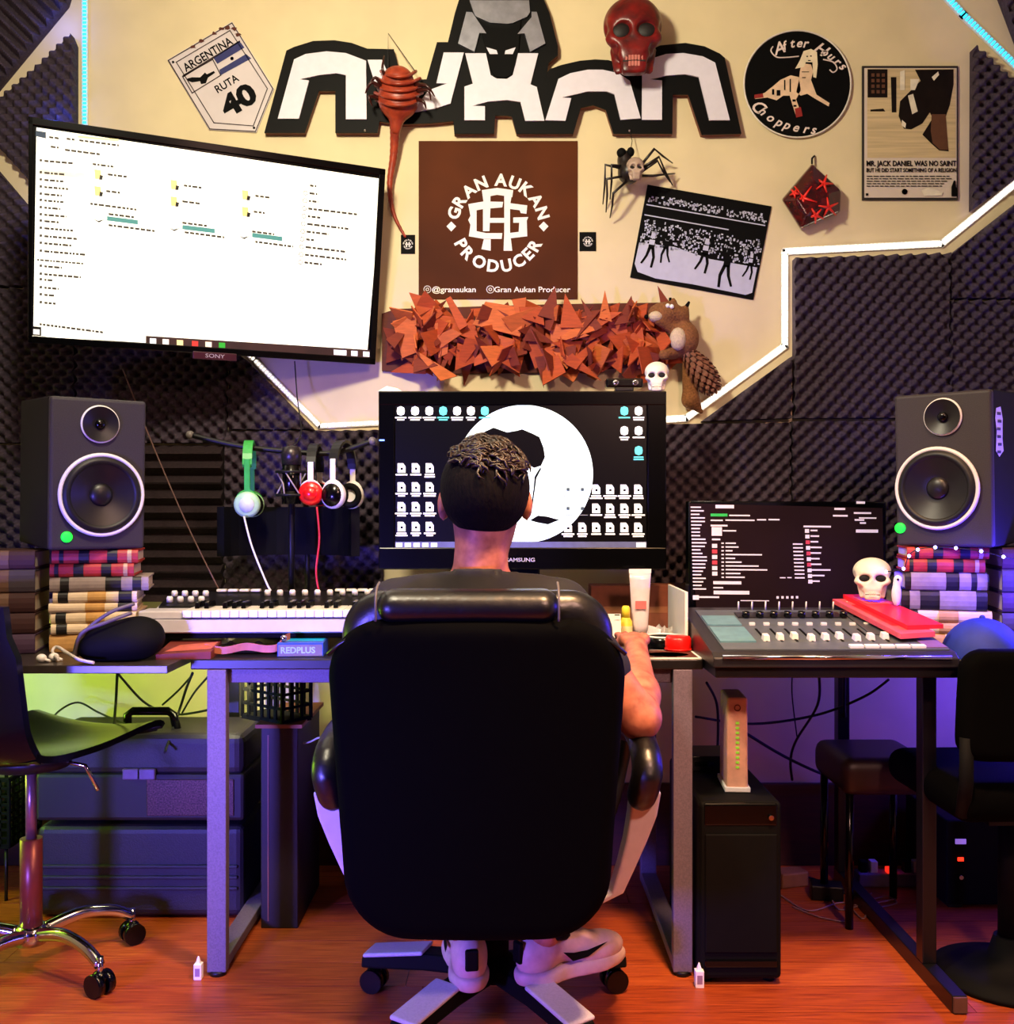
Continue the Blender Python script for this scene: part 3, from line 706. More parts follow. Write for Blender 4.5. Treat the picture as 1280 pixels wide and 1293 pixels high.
# ------------------------------------------------------------------ sculpted wall things
m_bone = M('bone_white', (236, 228, 214), 0.55, var=0.06, scale=60)
m_hole = M('socket_black', (8, 5, 5), 0.8)
def skull_sdf(jaw=True):
    """unit skull, about 1 tall, facing -y"""
    f = U(0.10, s_ell((0, 0.10, 0.18), (0.36, 0.43, 0.34)), s_ell((0, -0.12, 0.10), (0.30, 0.25, 0.26)), s_box((0, -0.20, -0.12), (0.24, 0.16, 0.16), 0.09), s_ell((0.24, -0.20, -0.06), (0.10, 0.13, 0.08)), s_ell((-0.24, -0.20, -0.06), (0.10, 0.13, 0.08)),
          s_box((0, -0.24, -0.30), (0.155, 0.12, 0.12), 0.07))
    if jaw: f = U(0.05, f, s_box((0, -0.25, -0.44), (0.15, 0.12, 0.07), 0.05), s_cap((0.23, 0.0, -0.16), (0.19, -0.12, -0.43), 0.055, 0.05), s_cap((-0.23, 0.0, -0.16), (-0.19, -0.12, -0.43), 0.055, 0.05))
    return SUB(0.03, f, s_ell((0.15, -0.40, 0.02), (0.122, 0.20, 0.105), (0, R(12), 0)), s_ell((-0.15, -0.40, 0.02), (0.122, 0.20, 0.105), (0, R(-12), 0)), U(0.02, s_cap((0.035, -0.42, -0.19), (0.0, -0.42, -0.09), 0.045, 0.025), s_cap((-0.035, -0.42, -0.19), (0.0, -0.42, -0.09), 0.045, 0.025)), s_ell((0.245, -0.30, -0.22), (0.07, 0.12, 0.08)), s_ell((-0.245, -0.30, -0.22), (0.07, 0.12, 0.08)),
               s_ell((0.36, -0.06, 0.05), (0.06, 0.12, 0.13)), s_ell((-0.36, -0.06, 0.05), (0.06, 0.12, 0.13)))
_SK = sdf(skull_sdf(), (-0.42, -0.45, -0.55), (0.42, 0.58, 0.56), 0.026).np
def skull(name, label, loc, size, rotz, mat, mhole=None, tilt=0.0, cat='skull', teeth=True, ysc=1.0, mteeth=None, xsc=1.0, zsc=1.0):
    """loc: base point"""
    t = thing(name, label, cat, loc, (tilt, 0, rotz))
    pos, q = _SK; mb = MB(); mb.np = (pos * size + np.array([0, 0, 0.515 * size]), q)
    c = sbuild(mb, 'cranium', mat, t)
    mh = mhole or m_hole
    for s_ in (-1, 1): MB().ball((s_ * 0.15 * size, -0.235 * size, 0.535 * size), (0.124 * size, 0.085 * size, 0.104 * size), rot=(0, s_ * R(12), 0)).build('eye_socket', mh, t)
    MB().ball((0, -0.315 * size, 0.36 * size), (0.075 * size, 0.035 * size, 0.085 * size)).build('nose_hole', mh, t)
    if teeth:
        for r_ in (0, 1):
            m = MB()
            for i in range(8):
                a = (i - 3.5) * 0.036 * size; m.box((a, -(0.372 - abs(i - 3.5) ** 2 * 0.004) * size, (0.515 - 0.335 - r_ * 0.072) * size), (0.031 * size, 0.03 * size, 0.062 * size))
            m.build('teeth', mteeth or M('teeth_ivory', (240, 232, 215), 0.4), t, bevel=0.006 * size)['kind'] = 'stuff'
        MB().box((0, -0.352 * size, 0.142 * size), (0.27 * size, 0.03 * size, 0.018 * size)).build('tooth_gap', mh, t)
    t.scale = (xsc, ysc, zsc)
    return t
# red skull mask at the top of the sign
m_redsk = M('dark_red_rubber', (66, 5, 6), 0.35, var=0.5, scale=22, bump=0.6, col2=(128, 14, 12))
skull('skull_mask', 'dark red skull mask hung above the cut-out letter sign', P(799, 101, WALL - 0.095), 0.252, -0.05, m_redsk, M('dark_socket', (12, 3, 3), 0.6), cat='mask', ysc=0.6, mteeth=M('teeth_pinkish', (190, 110, 100), 0.4))
# segmented sea-creature ornament with long tail
t = thing('hanging_ornament', 'reddish brown segmented creature ornament with claw legs and long thin tail', 'ornament', P(507, 300, WALL))
m_shell = M('reddish_shell', (128, 40, 22), 0.38, var=0.45, scale=45, bump=0.3, col2=(172, 64, 34))
D = WALL - 0.075
f = U(0.012, s_ell(tuple(P(503, 125, D)), (0.064, 0.045, 0.066)), s_ell(tuple(P(502, 102, D)), (0.050, 0.04, 0.045)), s_cap(tuple(P(502, 140, D)), tuple(P(499, 165, D + 0.01)), 0.03, 0.016))
lo = np.array(P(465, 180, D)) - [0, 0.06, 0]; hi = np.array(P(540, 80, D)) + [0, 0.06, 0]
sbuild(sdf(f, lo, hi, 0.005), 'body', m_shell, t, world=True)
for k, (py, w_) in enumerate(((92, 22), (101, 27), (110, 29), (119, 30), (128, 28))):
    MB().tube(catmull([P(503 - w_, py - 2, D + 0.02), P(503 - w_ * 0.6, py + 3, D - 0.035), P(503, py + 5, D - 0.052), P(503 + w_ * 0.6, py + 3, D - 0.035), P(503 + w_, py - 2, D + 0.02)], 5), 0.0055, 6).build('shell_band', m_shell, t, world=True)
tail = catmull([P(499, 160, D + 0.01), P(497, 195, D + 0.035), P(492, 235, D + 0.05), P(497, 270, D + 0.06), P(512, 300, D + 0.066)], 10)
tr = [0.0175 - 0.0145 * (i / (len(tail) - 1)) ** 0.7 + (0.0012 if i % 2 else 0) for i in range(len(tail))]
MB().tube(tail, tr, 8).build('tail', m_shell, t, world=True)
m_claw = M('claw_dark', (52, 14, 10), 0.3)
for pts in ([(488, 118), (470, 104), (461, 118)], [(484, 112), (474, 98), (466, 108)], [(480, 125), (466, 122), (470, 134)], [(520, 108), (538, 108), (549, 122)], [(522, 116), (540, 114), (544, 127)], [(520, 124), (534, 128), (538, 137)], [(490, 100), (483, 88), (485, 70)]):
    L = catmull([P(pts[0][0], pts[0][1], D), P(pts[1][0], pts[1][1], D - 0.03), P(pts[2][0], pts[2][1], D - 0.02)], 5)
    MB().tube(L, [0.0085 - 0.0068 * i / (len(L) - 1) for i in range(len(L))], 6).build('claw_leg', m_claw, t, world=True)
MB().tube([P(490, 92, D), P(490, 42, WALL - 0.004), P(524, 90, D)], 0.0016, 5).build('hanging_string', m_cord, t, world=True)
# spider with skull face
t = thing('spider_ornament', 'black hanging spider ornament with a bony skull face', 'ornament', P(803, 262, WALL))
D = WALL - 0.08
m_spid = M('spider_brownblack', (24, 16, 15), 0.4, var=0.3)
f = U(0.02, s_ell(tuple(P(794, 218, D + 0.01)), (0.035, 0.04, 0.035)), s_ell(tuple(P(788, 202, D + 0.02)), (0.022, 0.03, 0.03)))
sbuild(sdf(f, np.array(P(775, 240, D)) - [0, .06, 0], np.array(P(815, 185, D)) + [0, .06, 0], 0.005), 'body', m_spid, t, world=True)
MB().ball(P(784.5, 193, D), (0.015, 0.015, 0.015)).ball(P(796, 192, D), (0.012, 0.012, 0.015)).build('bow', m_matte, t, world=True)
pos, q = _SK; mb = MB(); sz = 0.075; mb.np = (pos * sz + np.array(P(802, 214, D - 0.03)), q); sbuild(mb, 'skull_face', M('spider_bone', (176, 152, 136), 0.5, var=0.2), t, world=True)
for s_ in (-1, 1): MB().ball(P(802, 213, D - 0.0475) + Vector((s_ * 0.011, 0, 0.001)), (0.0092, 0.0065, 0.008)).build('eye_socket', m_hole, t, world=True)
for k, (a, b, c) in enumerate((((790, 214), (764, 208), (761, 258)), ((789, 210), (772, 208), (770, 252)), ((790, 222), (766, 226), (765, 268)), ((792, 228), (774, 244), (770, 275)),
                ((808, 210), (826, 188), (849, 206)), ((808, 214), (832, 198), (849, 234)), ((808, 218), (830, 203), (846, 230)), ((806, 222), (824, 222), (852, 219)))):
    e = D + 0.05
    MB().tube([P(*a, D), P(*b, D - 0.02), P(b[0] * .5 + c[0] * .5 + (1 if k < 4 else -1), b[1] * .5 + c[1] * .5, D + 0.01), P(*c, e)], [0.0045, 0.0042, 0.0034, 0.0018], 6).build('leg', m_spid, t, world=True)
MB().tube([P(795, 196, D), P(798, 178, WALL - 0.03), P(795, 164, WALL - 0.032)], 0.0012, 5).build('string', m_cord, t, world=True)

# --- cardboard shard sculpture
t = thing('cardboard_sculpture', 'long wall sculpture of torn orange-brown cardboard triangles', 'sculpture', P(655, 480, WALL))
m_card = [M('cardboard_%d' % i, c, 0.75, var=0.15, scale=30, stretch=(1, 1, 6)) for i, c in enumerate([(178, 72, 26), (120, 40, 14), (200, 100, 44), (88, 28, 12)])]  # light and dark tones paint in the lit and shaded card faces
MB().pix([(482, 396), (500, 390), (700, 384), (838, 382), (842, 460), (720, 470), (560, 472), (482, 468)], WALL - 0.012, 0.012).build('backing', m_card[3], t, world=True)
rnd = random.Random(11)
def shard(cx_, cy_, L, W, ang, dep, tilt, tw, mat):
    """one triangular or four-sided card standing proud of the backing"""
    kind = rnd.random()
    if kind < 0.68: pts = [(-W / 2, -L / 2), (W / 2, -L / 2 + rnd.uniform(-.2, .2) * L), (rnd.uniform(-.4, .4) * W, L / 2)]
    else: pts = [(-W / 2, -L / 2), (W / 2, -L / 2 * rnd.uniform(.6, 1)), (W / 2 * rnd.uniform(.3, 1), L / 2), (-W / 2 * rnd.uniform(.2, .8), L / 2 * rnd.uniform(.6, 1))]
    m_ = Euler((tilt, ang, tw), 'XYZ').to_matrix(); ex = m_ @ Vector((1, 0, 0)); ey = m_ @ Vector((0, 0, 1))
    o = P(cx_, cy_, WALL - dep)
    k = MB().prism([(u * S, v * S) for u, v in pts], o, ex, ey, 0.004)
    mx = max(v.y for v in k.v)
    if mx > WALL - 0.004:
        for v in k.v: v.y -= mx - (WALL - 0.004)
    k.build('shard', mat, t, world=True)
for i in range(165):
    cx_ = rnd.uniform(502, 838); cy_ = 428 + rnd.uniform(-34, 34); edge = abs(cy_ - 428) / 34
    shard(cx_, cy_, rnd.uniform(22, 58), rnd.uniform(14, 34), rnd.uniform(-3.1, 3.1), rnd.uniform(0.02, 0.085), rnd.uniform(-0.9, 0.8), rnd.uniform(-0.9, 0.9), rnd.choice(m_card[:3] + m_card[:2]))
for (px, py, L, W, a) in ((694, 380, 40, 26, 0.1), (722, 392, 44, 30, 0.0), (764, 384, 36, 16, 0.0), (790, 392, 40, 26, 0.1), (838, 376, 34, 14, -0.25), (540, 388, 30, 50, 1.2), (575, 395, 44, 12, -0.5), (632, 400, 40, 60, 0.3), (745, 396, 46, 14, -0.4), (683, 470, 40, 14, 3.1), (738, 468, 50, 16, 2.2), (660, 398, 40, 18, 2.9), (514, 425, 50, 30, 3.0), (560, 428, 46, 20, 3.1)):
    shard(px, py, L, W, a, 0.075, -0.15, 0.0, rnd.choice(m_card[:3]))
# --- plush toy and pine cone hanging at its end
m_fur = M('brown_fur', (132, 84, 44), 0.95, var=0.3, scale=160, bump=0.8); m_cream = M('cream_fur', (206, 184, 152), 0.95, var=0.15, scale=160, bump=0.6)
t = thing('plush_toy', 'brown plush animal toy clinging to the end of the cardboard sculpture', 'toy', P(862, 510, WALL))
D = WALL - 0.07
w = lambda px, py, dd=0.0: tuple(P(px, py, D + dd))
f = U(0.015, s_ell(w(840, 396), (0.055, 0.05, 0.036)), s_ell(w(858, 400), (0.03, 0.035, 0.025)), s_ell(w(864, 428, 0.005), (0.045, 0.05, 0.055)), s_cap(w(850, 445), w(838, 448, -0.03), 0.022, 0.017), s_cap(w(850, 415), w(830, 404, -0.03), 0.02, 0.014),
      s_ell(w(850, 382), (0.01, 0.008, 0.016)), s_ell(w(866, 390), (0.01, 0.008, 0.014)), s_cap(w(868, 450, 0.02), w(872, 505, 0.035), 0.018, 0.026), s_cap(w(872, 505, 0.035), w(885, 520, 0.04), 0.026, 0.008))
sbuild(sdf(f, np.array(w(800, 535)) - [0, .09, 0], np.array(w(900, 370)) + [0, .075, 0], 0.006), 'body', m_fur, t, world=True)
f = U(0.01, s_ell(w(856, 428, -0.03), (0.026, 0.025, 0.036)), s_ell(w(828, 400, -0.03), (0.024, 0.022, 0.018)))
sbuild(sdf(f, np.array(w(810, 450)) - [0, .09, 0], np.array(w(875, 385)) + [0, .05, 0], 0.005), 'pale_belly', m_cream, t, world=True)
for (px, py) in ((843, 386), (848, 387)): MB().ball(P(px, py, D - 0.048), 0.007).build('eye', m_paper, t, world=True)
MB().ball(P(816, 400, D - 0.045), 0.007).build('nose', m_ink, t, world=True)
for (a, b) in (((847, 384), (846, 376)), ((866, 388), (870, 381))): MB().tube([P(*a, D), P(*b, D)], [0.008, 0.004], 6).build('ear_tip', m_ink, t, world=True)
t = thing('pine_cone', 'brown scaly pine cone hanging below the plush toy', 'pine cone', P(885, 500, WALL))
ax0, ax1 = P(866, 442, WALL - 0.075), P(902, 494, WALL - 0.055); axv = ax1 - ax0; ad = axv.normalized()
MB().tube([ax0, ax0 + axv * .3, ax0 + axv * .75, ax1], [0.014, 0.03, 0.026, 0.012], 10).build('core', M('cone_core', (58, 28, 20), 0.8), t, world=True)
m = MB(); a_ = ad.orthogonal().normalized(); b_ = ad.cross(a_)
m_scale = M('cone_scale', (122, 74, 56), 0.7, var=0.3); one = None
rad = lambda f_: 0.048 * math.sin(math.pi * (0.12 + 0.8 * f_)) ** 0.7
for i in range(110):
    f_ = i / 110; th = i * 2.39996; out = a_ * math.cos(th) + b_ * math.sin(th); side = ad.cross(out)
    c = ax0 + axv * f_ + out * rad(f_) * 0.62; s_ = 0.0135 * (0.7 + 0.6 * math.sin(math.pi * f_))
    tip = c + out * rad(f_) * 0.30 + ad * s_ * 1.0
    if tip.y > WALL - 0.004: continue
    MB().add([c - side * s_ * .5, c + side * s_ * .5, tip + side * s_ * .45, tip - side * s_ * .45, c + ad * s_ * .6, tip + ad * s_ * .5], [(0, 1, 2, 3), (0, 4, 1), (3, 2, 5), (0, 3, 5, 4), (1, 4, 5, 2)]).build('scale', m_scale, t, world=True)
# ------------------------------------------------------------------ desks
DZ = 0.765
m_top = M('black_worktop', (16, 13, 14), 0.4, var=0.3, scale=40)
t = thing('desk', 'middle desk with black top on grey steel loop legs', 'desk', (-0.145, 2.86, 0))
MB().box((-0.145, 2.86, DZ - 0.0125), (1.236, 0.72, 0.025)).build('worktop', m_top, t, world=True, bevel=0.003)
for xc in (-0.70, 0.424):
    MB().box((xc, 2.515, 0.375), (0.046, 0.03, 0.73)).build('leg', m_steel, t, world=True, bevel=0.002)
    MB().box((xc, 3.12, 0.375), (0.046, 0.03, 0.73)).build('leg', m_steel, t, world=True, bevel=0.002)
    MB().box((xc, 2.8175, 0.0275), (0.046, 0.575, 0.025)).build('floor_runner', m_steel, t, world=True, bevel=0.002)
    MB().box((xc, 2.8175, 0.7275), (0.046, 0.575, 0.025)).build('top_runner', m_steel, t, world=True, bevel=0.002)
    for yy in (2.515, 3.12): MB().cyl((xc, yy, 0), (xc, yy, 0.012), 0.02).build('foot', m_black, t, world=True)
MB().box((-0.138, 2.535, 0.722), (1.078, 0.025, 0.034)).build('front_rail', m_steel, t, world=True, bevel=0.002)
MB().box((-0.138, 3.12, 0.722), (1.078, 0.025, 0.034)).build('rear_rail', m_steel, t, world=True, bevel=0.002)
m_dkleg = M('black_steel', (12, 11, 13), 0.35, var=0.2)
t = thing('side_desk', 'black side desk carrying the piano keyboard end and books', 'desk', (-1.27, 2.8, 0), (0, 0, R(-1.2)))
MB().box((-1.285, 2.80, DZ - 0.0095), (1.0, 0.80, 0.019)).build('worktop', M('side_worktop', (52, 46, 44), 0.3, var=0.2), t, world=False if False else True, bevel=0.002)
for xc, yy in ((-1.72, 2.48), (-1.72, 3.14), (-0.84, 3.2)): MB().box((xc, yy, 0.373), (0.04, 0.04, 0.746)).build('leg', m_dkleg, t, world=True, bevel=0.002)
t = thing('side_desk', 'black side desk carrying the mixing console', 'desk', (1.1, 2.8, 0))
MB().box((1.107, 2.785, DZ - 0.0125), (1.26, 0.82, 0.025)).build('worktop', m_top, t, world=True, bevel=0.003)
for xc in (1.01, 1.68):
    MB().box((xc, 2.50, 0.39), (0.034, 0.04, 0.70)).build('leg', m_dkleg, t, world=True, bevel=0.002)
    MB().box((xc, 2.735, 0.02), (0.034, 0.84, 0.04)).build('floor_runner', m_dkleg, t, world=True, bevel=0.002)
    MB().box((xc, 3.13, 0.39), (0.034, 0.04, 0.70)).build('leg', m_dkleg, t, world=True, bevel=0.002)
    MB().box((xc, 2.312, 0.021), (0.03, 0.006, 0.034)).build('end_cap', M('end_cap_brown', (92, 62, 52), 0.4), t, world=True)
# small white carton-like bottles at the feet
for px, py, w_, h_, lab in ((250.5, 1236, 10, 20, 'tiny white plastic tag bottle beside the bluish left steel leg'), (882.5, 1246, 11, 22, 'tiny white pointed bottle beside the black computer tower')):
    d = F * CZ / (py - CY); c = Vector((X(px, d), d, 0)); s_ = d / F; t = thing('small_bottle', lab, 'bottle', c)
    MB().box((0, 0, h_ * s_ / 2), (w_ * s_, w_ * s_, h_ * s_)).build('body', m_paper, t, bevel=0.002)
    MB().lathe([(w_ * s_ * 0.4, h_ * s_), (w_ * s_ * 0.12, h_ * s_ + 8 * s_), (0.0002, h_ * s_ + 9 * s_)], n=4, smooth=False).build('nozzle', m_paper, t)
    MB().box((0, -w_ * s_ * 0.51, h_ * s_ * .5), (w_ * s_ * .6, 0.0006, h_ * s_ * .5)).build('print', M('print_mauve', (150, 120, 140)), t)

# ------------------------------------------------------------------ flat panel helper
class Plane:
    def __init__(s, tl, tr, br, bl):
        s.o = (tl + tr + br + bl) / 4; ex = (tr - tl) + (br - bl); s.w = ex.length / 2; s.ex = ex.normalized()
        ey = (tl - bl) + (tr - br); ey = ey - s.ex * ey.dot(s.ex); s.h = ((tl - bl).length + (tr - br).length) / 2; s.ey = ey.normalized(); s.n = s.ex.cross(s.ey)   # towards the camera
        m = Matrix((s.ex, -s.n, s.ey)).transposed(); s.rot = m.to_euler()
    def hit(s, px, py):
        r = Vector(((px - CX) / F, 1, (CY - py) / F)); c = Vector((0, 0, CZ)); k = (s.o - c).dot(s.n) / r.dot(s.n); return c + r * k
    def uv(s, px, py): q = s.hit(px, py) - s.o; return q.dot(s.ex), q.dot(s.ey)
def pan(mb, pl, pts, lift):
    """photo outline laid on the panel pl, lift metres in front, in the local frame of a thing at pl.o (x right, -y front, z up)"""
    L = [pl.uv(*p) for p in pts]; return mb.add([(u, -lift, v) for u, v in L], [tuple(range(len(L)))])
def dashes(mb, pl, px, py, w, h, lift, rnd, slope=0.0, gap=1.3):
    x = px
    while x < px + w:
        k = rnd.uniform(1.6, 4.5) * h / 1.6; k = min(k, px + w - x)
        y0 = py + (x - px) * slope
        pan(mb, pl, [(x, y0), (x + k, y0 + k * slope), (x + k, y0 + h + k * slope), (x, y0 + h)], lift); x += k + gap * h / 2.2
# ------------------------------------------------------------------ wall television
pl = Plane(P(38, 150, 2.745), P(490, 212, 3.155), P(470, 462, 3.245), P(33, 430, 2.825))
t = thing('television', 'wide wall-mounted television showing a bright white file window', 'television', pl.o, pl.rot)
hw, hh = pl.w / 2, pl.h / 2
MB().box((0, 0.022, 0), (2 * hw, 0.04, 2 * hh)).build('housing', m_gloss, t, bevel=0.004)
MB().box((0, 0.055, -0.02), (1.2 * hw, 0.03, 1.3 * hh)).build('rear_cover', m_black, t, bevel=0.01)
for s_ in ((-hw + 0.006, 0, 0.012, 2 * hh), (hw - 0.010, 0, 0.020, 2 * hh)): MB().box((s_[0], 0.0, s_[1]), (s_[2], 0.008, s_[3])).build('bezel', m_gloss, t, bevel=0.002)
MB().box((0, 0, hh - 0.010), (2 * hw, 0.008, 0.020)).build('bezel', m_gloss, t, bevel=0.002)
MB().box((0, 0, -hh + 0.010), (2 * hw, 0.008, 0.020)).build('bezel', m_gloss, t, bevel=0.002)
e_tv = M('screen_white', (255, 253, 238), 0.3, emit=0.92, var=0.015, scale=2)
scr = MB(); pan(scr, pl, [(46, 161), (481, 226), (463, 450), (42, 424)], 0.0015); so = scr.build('screen', e_tv, t)
rnd = random.Random(5)
e_grey = M('screen_grey_text', (74, 70, 66), 0.6, emit=0.08, spec=0.1); e_dk = M('screen_dark', (12, 10, 10), 0.4); e_fold = M('screen_folder', (240, 214, 130), emit=0.6, var=0.02); e_teal = M('screen_teal', (70, 140, 142), emit=0.35, var=0.02)
m = MB(); sl = 0.085
for y_, w_ in ((202, 36), (217, 26), (226, 24), (235, 30), (244, 22), (252, 24), (261, 20), (270, 28), (278, 18), (287, 36), (297, 42), (306, 36), (316, 52), (335, 22), (345, 46), (352, 10), (362, 18), (371, 14), (381, 16)):
    dashes(m, pl, 56, y_, w_, 2.5, 0.0024, rnd, sl); pan(m, pl, [(50, y_ - 1), (53, y_ - 1), (53, y_ + 2), (50, y_ + 2)], 0.0024)
dashes(m, pl, 47, 327, 58, 2, 0.0024, rnd, sl)
for x_, y_, w_ in ((117, 206, 26), (136, 219, 24), (134, 240, 18), (232, 233, 24), (230, 253, 22), (322, 246, 18), (320, 266, 14), (114, 256, 58), (137, 269, 32), (230, 280, 32), (318, 291, 28), (62, 172, 14), (84, 174, 10), (100, 176, 50), (64, 184, 10), (82, 188, 44), (137, 283, 60), (233, 292, 50), (322, 304, 48), (50, 408, 80)):
    dashes(m, pl, x_, y_, w_, 2.5, 0.0024, rnd, 0.13)
for k, w_ in enumerate((8, 10, 12, 62, 16, 52, 28, 12, 50, 52, 22)):
    dashes(m, pl, 391 - k * 0.7, 233 + k * 9.7, w_, 2.6, 0.0024, rnd, 0.12)
    if k: m.ring(Vector((pl.uv(386 - k * 0.7, 234 + k * 9.7)[0], -0.0024, pl.uv(386 - k * 0.7, 234 + k * 9.7)[1])), (0, 1, 0), 0.006, 0.0008, 10, 4)

o = m.build('window_text', e_grey, t); o['kind'] = 'stuff'
for x_, y_ in ((119, 214), (119, 235), (215, 227), (215, 248), (305, 240), (305, 261)):
    m = MB(); pan(m, pl, [(x_, y_), (x_ + 8, y_ + 1), (x_ + 9, y_ + 12), (x_ + 1, y_ + 12)], 0.0024); m.build('folder_icon', e_fold, t)
    m = MB(); pan(m, pl, [(x_ + 7, y_ + 7), (x_ + 11, y_ + 8), (x_ + 10, y_ + 13), (x_ + 6, y_ + 13)], 0.003); m.build('icon_badge', e_dk, t)
for x_, y_, w_ in ((135, 273, 39), (230, 284, 41), (318, 294, 38)):
    m = MB(); pan(m, pl, [(x_, y_), (x_ + w_, y_ + 5), (x_ + w_, y_ + 10.5), (x_, y_ + 5.5)], 0.0024); m.build('drive_bar', e_teal, t)
    m = MB(); pan(m, pl, [(x_ - 18, y_ + 3), (x_ - 11, y_ + 6), (x_ - 3, y_ + 4), (x_ - 10, y_ + 8)], 0.0024); m.build('drive_icon', e_dk, t)
m = MB(); pan(m, pl, [(47, 213), (107, 219), (107, 225), (47, 220)], 0.002); m.build('highlight_bar', M('screen_pale_grey', (222, 216, 196), emit=0.7), t)
m = MB(); pan(m, pl, [(45, 165), (58, 167), (58, 175), (45, 172)], 0.0024); m.build('window_corner', M('screen_navy', (20, 50, 80), emit=0.15), t)
m = MB(); pan(m, pl, [(98, 171), (150, 176), (150, 179), (98, 174)], 0.0021); m.build('tab_bar', M('screen_pale_yellow', (246, 226, 150), emit=0.8), t)
m = MB(); pan(m, pl, [(478, 237), (483, 238), (482, 248), (477, 247)], 0.0026); m.build('edge_icon', e_dk, t)
m = MB(); pan(m, pl, [(184, 424), (470, 442), (469, 456), (184, 436)], 0.0024); m.build('taskbar', M('screen_taskbar', (58, 34, 26), emit=0.12, var=0.4, scale=8), t)
m = MB(); pan(m, pl, [(42, 412), (52, 413), (52, 425), (42, 424)], 0.0026); m.build('start_button', e_dk, t)
for x_, c in ((193, (250, 250, 250)), (209, (240, 225, 220)), (227, (240, 214, 150)), (246, (200, 50, 40)), (263, (240, 220, 190)), (280, (40, 160, 40)), (46, (250, 250, 250)), (425, (235, 235, 235)), (433, (235, 235, 235)), (447, (235, 235, 235)), (462, (235, 235, 235))):
    y_ = 430.5 + (x_ - 193) * 0.062 if x_ > 100 else 419; m = MB(); pan(m, pl, [(x_ - 4, y_ - 3.5), (x_ + 4, y_ - 3), (x_ + 4, y_ + 3.5), (x_ - 4, y_ + 3)], 0.003)
    m.build('taskbar_icon', M('scr_%d_%d_%d' % c, c, emit=0.7, var=0.02), t)
m = MB().box((pl.uv(271, 448)[0], 0.0, pl.uv(271, 448)[1] - 0.004), (0.125, 0.012, 0.022)); bd = m.build('brand_plate', M('brand_plate', (66, 26, 36), 0.3), t, bevel=0.002)
u, v = pl.uv(271, 448); m = MB().text('SONY', (u, -0.0068, v - 0.004), (1, 0, 0), (0, 0, 1), 0.016, sx=1.3); m.build('lettering', M('logo_grey', (190, 180, 185), 0.3), bd)
# swivel arm to the wall
MB().box((0.0, 0.075, 0), (0.30, 0.015, 0.22)).build('mount_plate', m_dkleg, t)
a = MW[t] @ Vector((0.05, 0.08, 0)); b = Vector((-0.62, WALL - 0.03, a.z))
MB().tube([a, (a + b) / 2 + Vector((-0.06, 0, 0)), b], 0.018, 10).build('swivel_arm', m_dkleg, t, world=True)
MB().box((-0.62, WALL - 0.012, a.z), (0.12, 0.024, 0.26)).build('wall_bracket', m_dkleg, t, world=True)

# ------------------------------------------------------------------ main monitor
pl = Plane(P(479, 494, 2.93), P(840, 494, 2.93), P(842, 719, 2.93), P(477, 719, 2.93))
t = thing('monitor', 'large black desktop monitor showing a white moon wallpaper with icons', 'monitor', Vector((pl.o.x, 2.93, DZ)))
pl_loc = pl.o - Vector((pl.o.x, 2.93, DZ))
class Off:   # panel in the frame of its thing
    pass
def panz(mb, pl, off, pts, lift):
    L = [pl.uv(*p) for p in pts]; return mb.add([(u + off.x, -lift + off.y, v + off.z) for u, v in L], [tuple(range(len(L)))])
o3 = pl_loc; hw, hh = pl.w / 2, pl.h / 2
MB().box(o3 + Vector((0, 0.03, 0)), (2 * hw, 0.05, 2 * hh)).build('housing', m_gloss, t, bevel=0.008, seg=3)
MB().box(o3 + Vector((0, 0.075, 0)), (1.5 * hw, 0.05, 1.4 * hh)).build('rear_cover', m_black, t, bevel=0.02)
bz = 0.046
for c, d in (((-hw + bz / 2, 0.0005, 0), (bz, 0.009, 2 * hh - 0.01)), ((hw - bz / 2 - 0.004, 0.0005, 0), (bz + 0.008, 0.009, 2 * hh - 0.01)), ((0, 0, hh - 0.02), (2 * hw, 0.01, 0.04)), ((0, 0, -hh + 0.031), (2 * hw, 0.01, 0.062))):
    MB().box(o3 + Vector(c), d).build('bezel', m_gloss, t, bevel=0.003)
MB().box((0, 0.05, 0.10), (0.10, 0.03, 0.2)).build('stand_neck', m_gloss, t, bevel=0.005)
MB().lathe([(0.19, 0), (0.19, 0.008), (0.05, 0.02)], (0, 0.05, 0), n=40).build('stand_foot', m_gloss, t)
e_blk = M('screen_black', (4, 4, 5), 0.25)
m = MB(); panz(m, pl, o3, rect(499, 511, 816, 692), 0.0015); m.build('screen', e_blk, t)
e_moon = M('screen_moon', (232, 255, 250), emit=1.0, var=0.015); e_icon = M('screen_icon_white', (246, 246, 244), emit=0.8, var=0.02); e_cy = M('screen_icon_cyan', (90, 220, 214), emit=0.7, var=0.02)
moon = [(661.5 + 87 * math.cos(a), 598.5 + 87 * math.sin(a)) for a in np.linspace(0, 2 * math.pi, 65)[:-1]]
m = MB(); panz(m, pl, o3, [(x_, min(y_, 684)) for x_, y_ in moon], 0.002); m.build('moon_image', e_moon, t)
c6 = lambda L: [(650 + u / 5.17, 480 + v / 5.17) for u, v in L]
m = MB(); panz(m, pl, o3, [(608, 547), (623, 540), (640, 546), (652, 544), (659, 542), (671, 547), (681, 552), (686, 565), (688, 577), (683, 588), (674, 591), (666, 586), (664, 577), (658, 572), (652, 566), (650, 575), (640, 580), (642, 565), (636, 552), (622, 551)], 0.0026); m.build('silhouette_image', e_blk, t)
m = MB(); panz(m, pl, o3, c6([(165, 570), (172, 578), (140, 640), (132, 700), (108, 870), (100, 870), (122, 700), (128, 630)]), 0.0026); m.build('branch_image', e_blk, t)
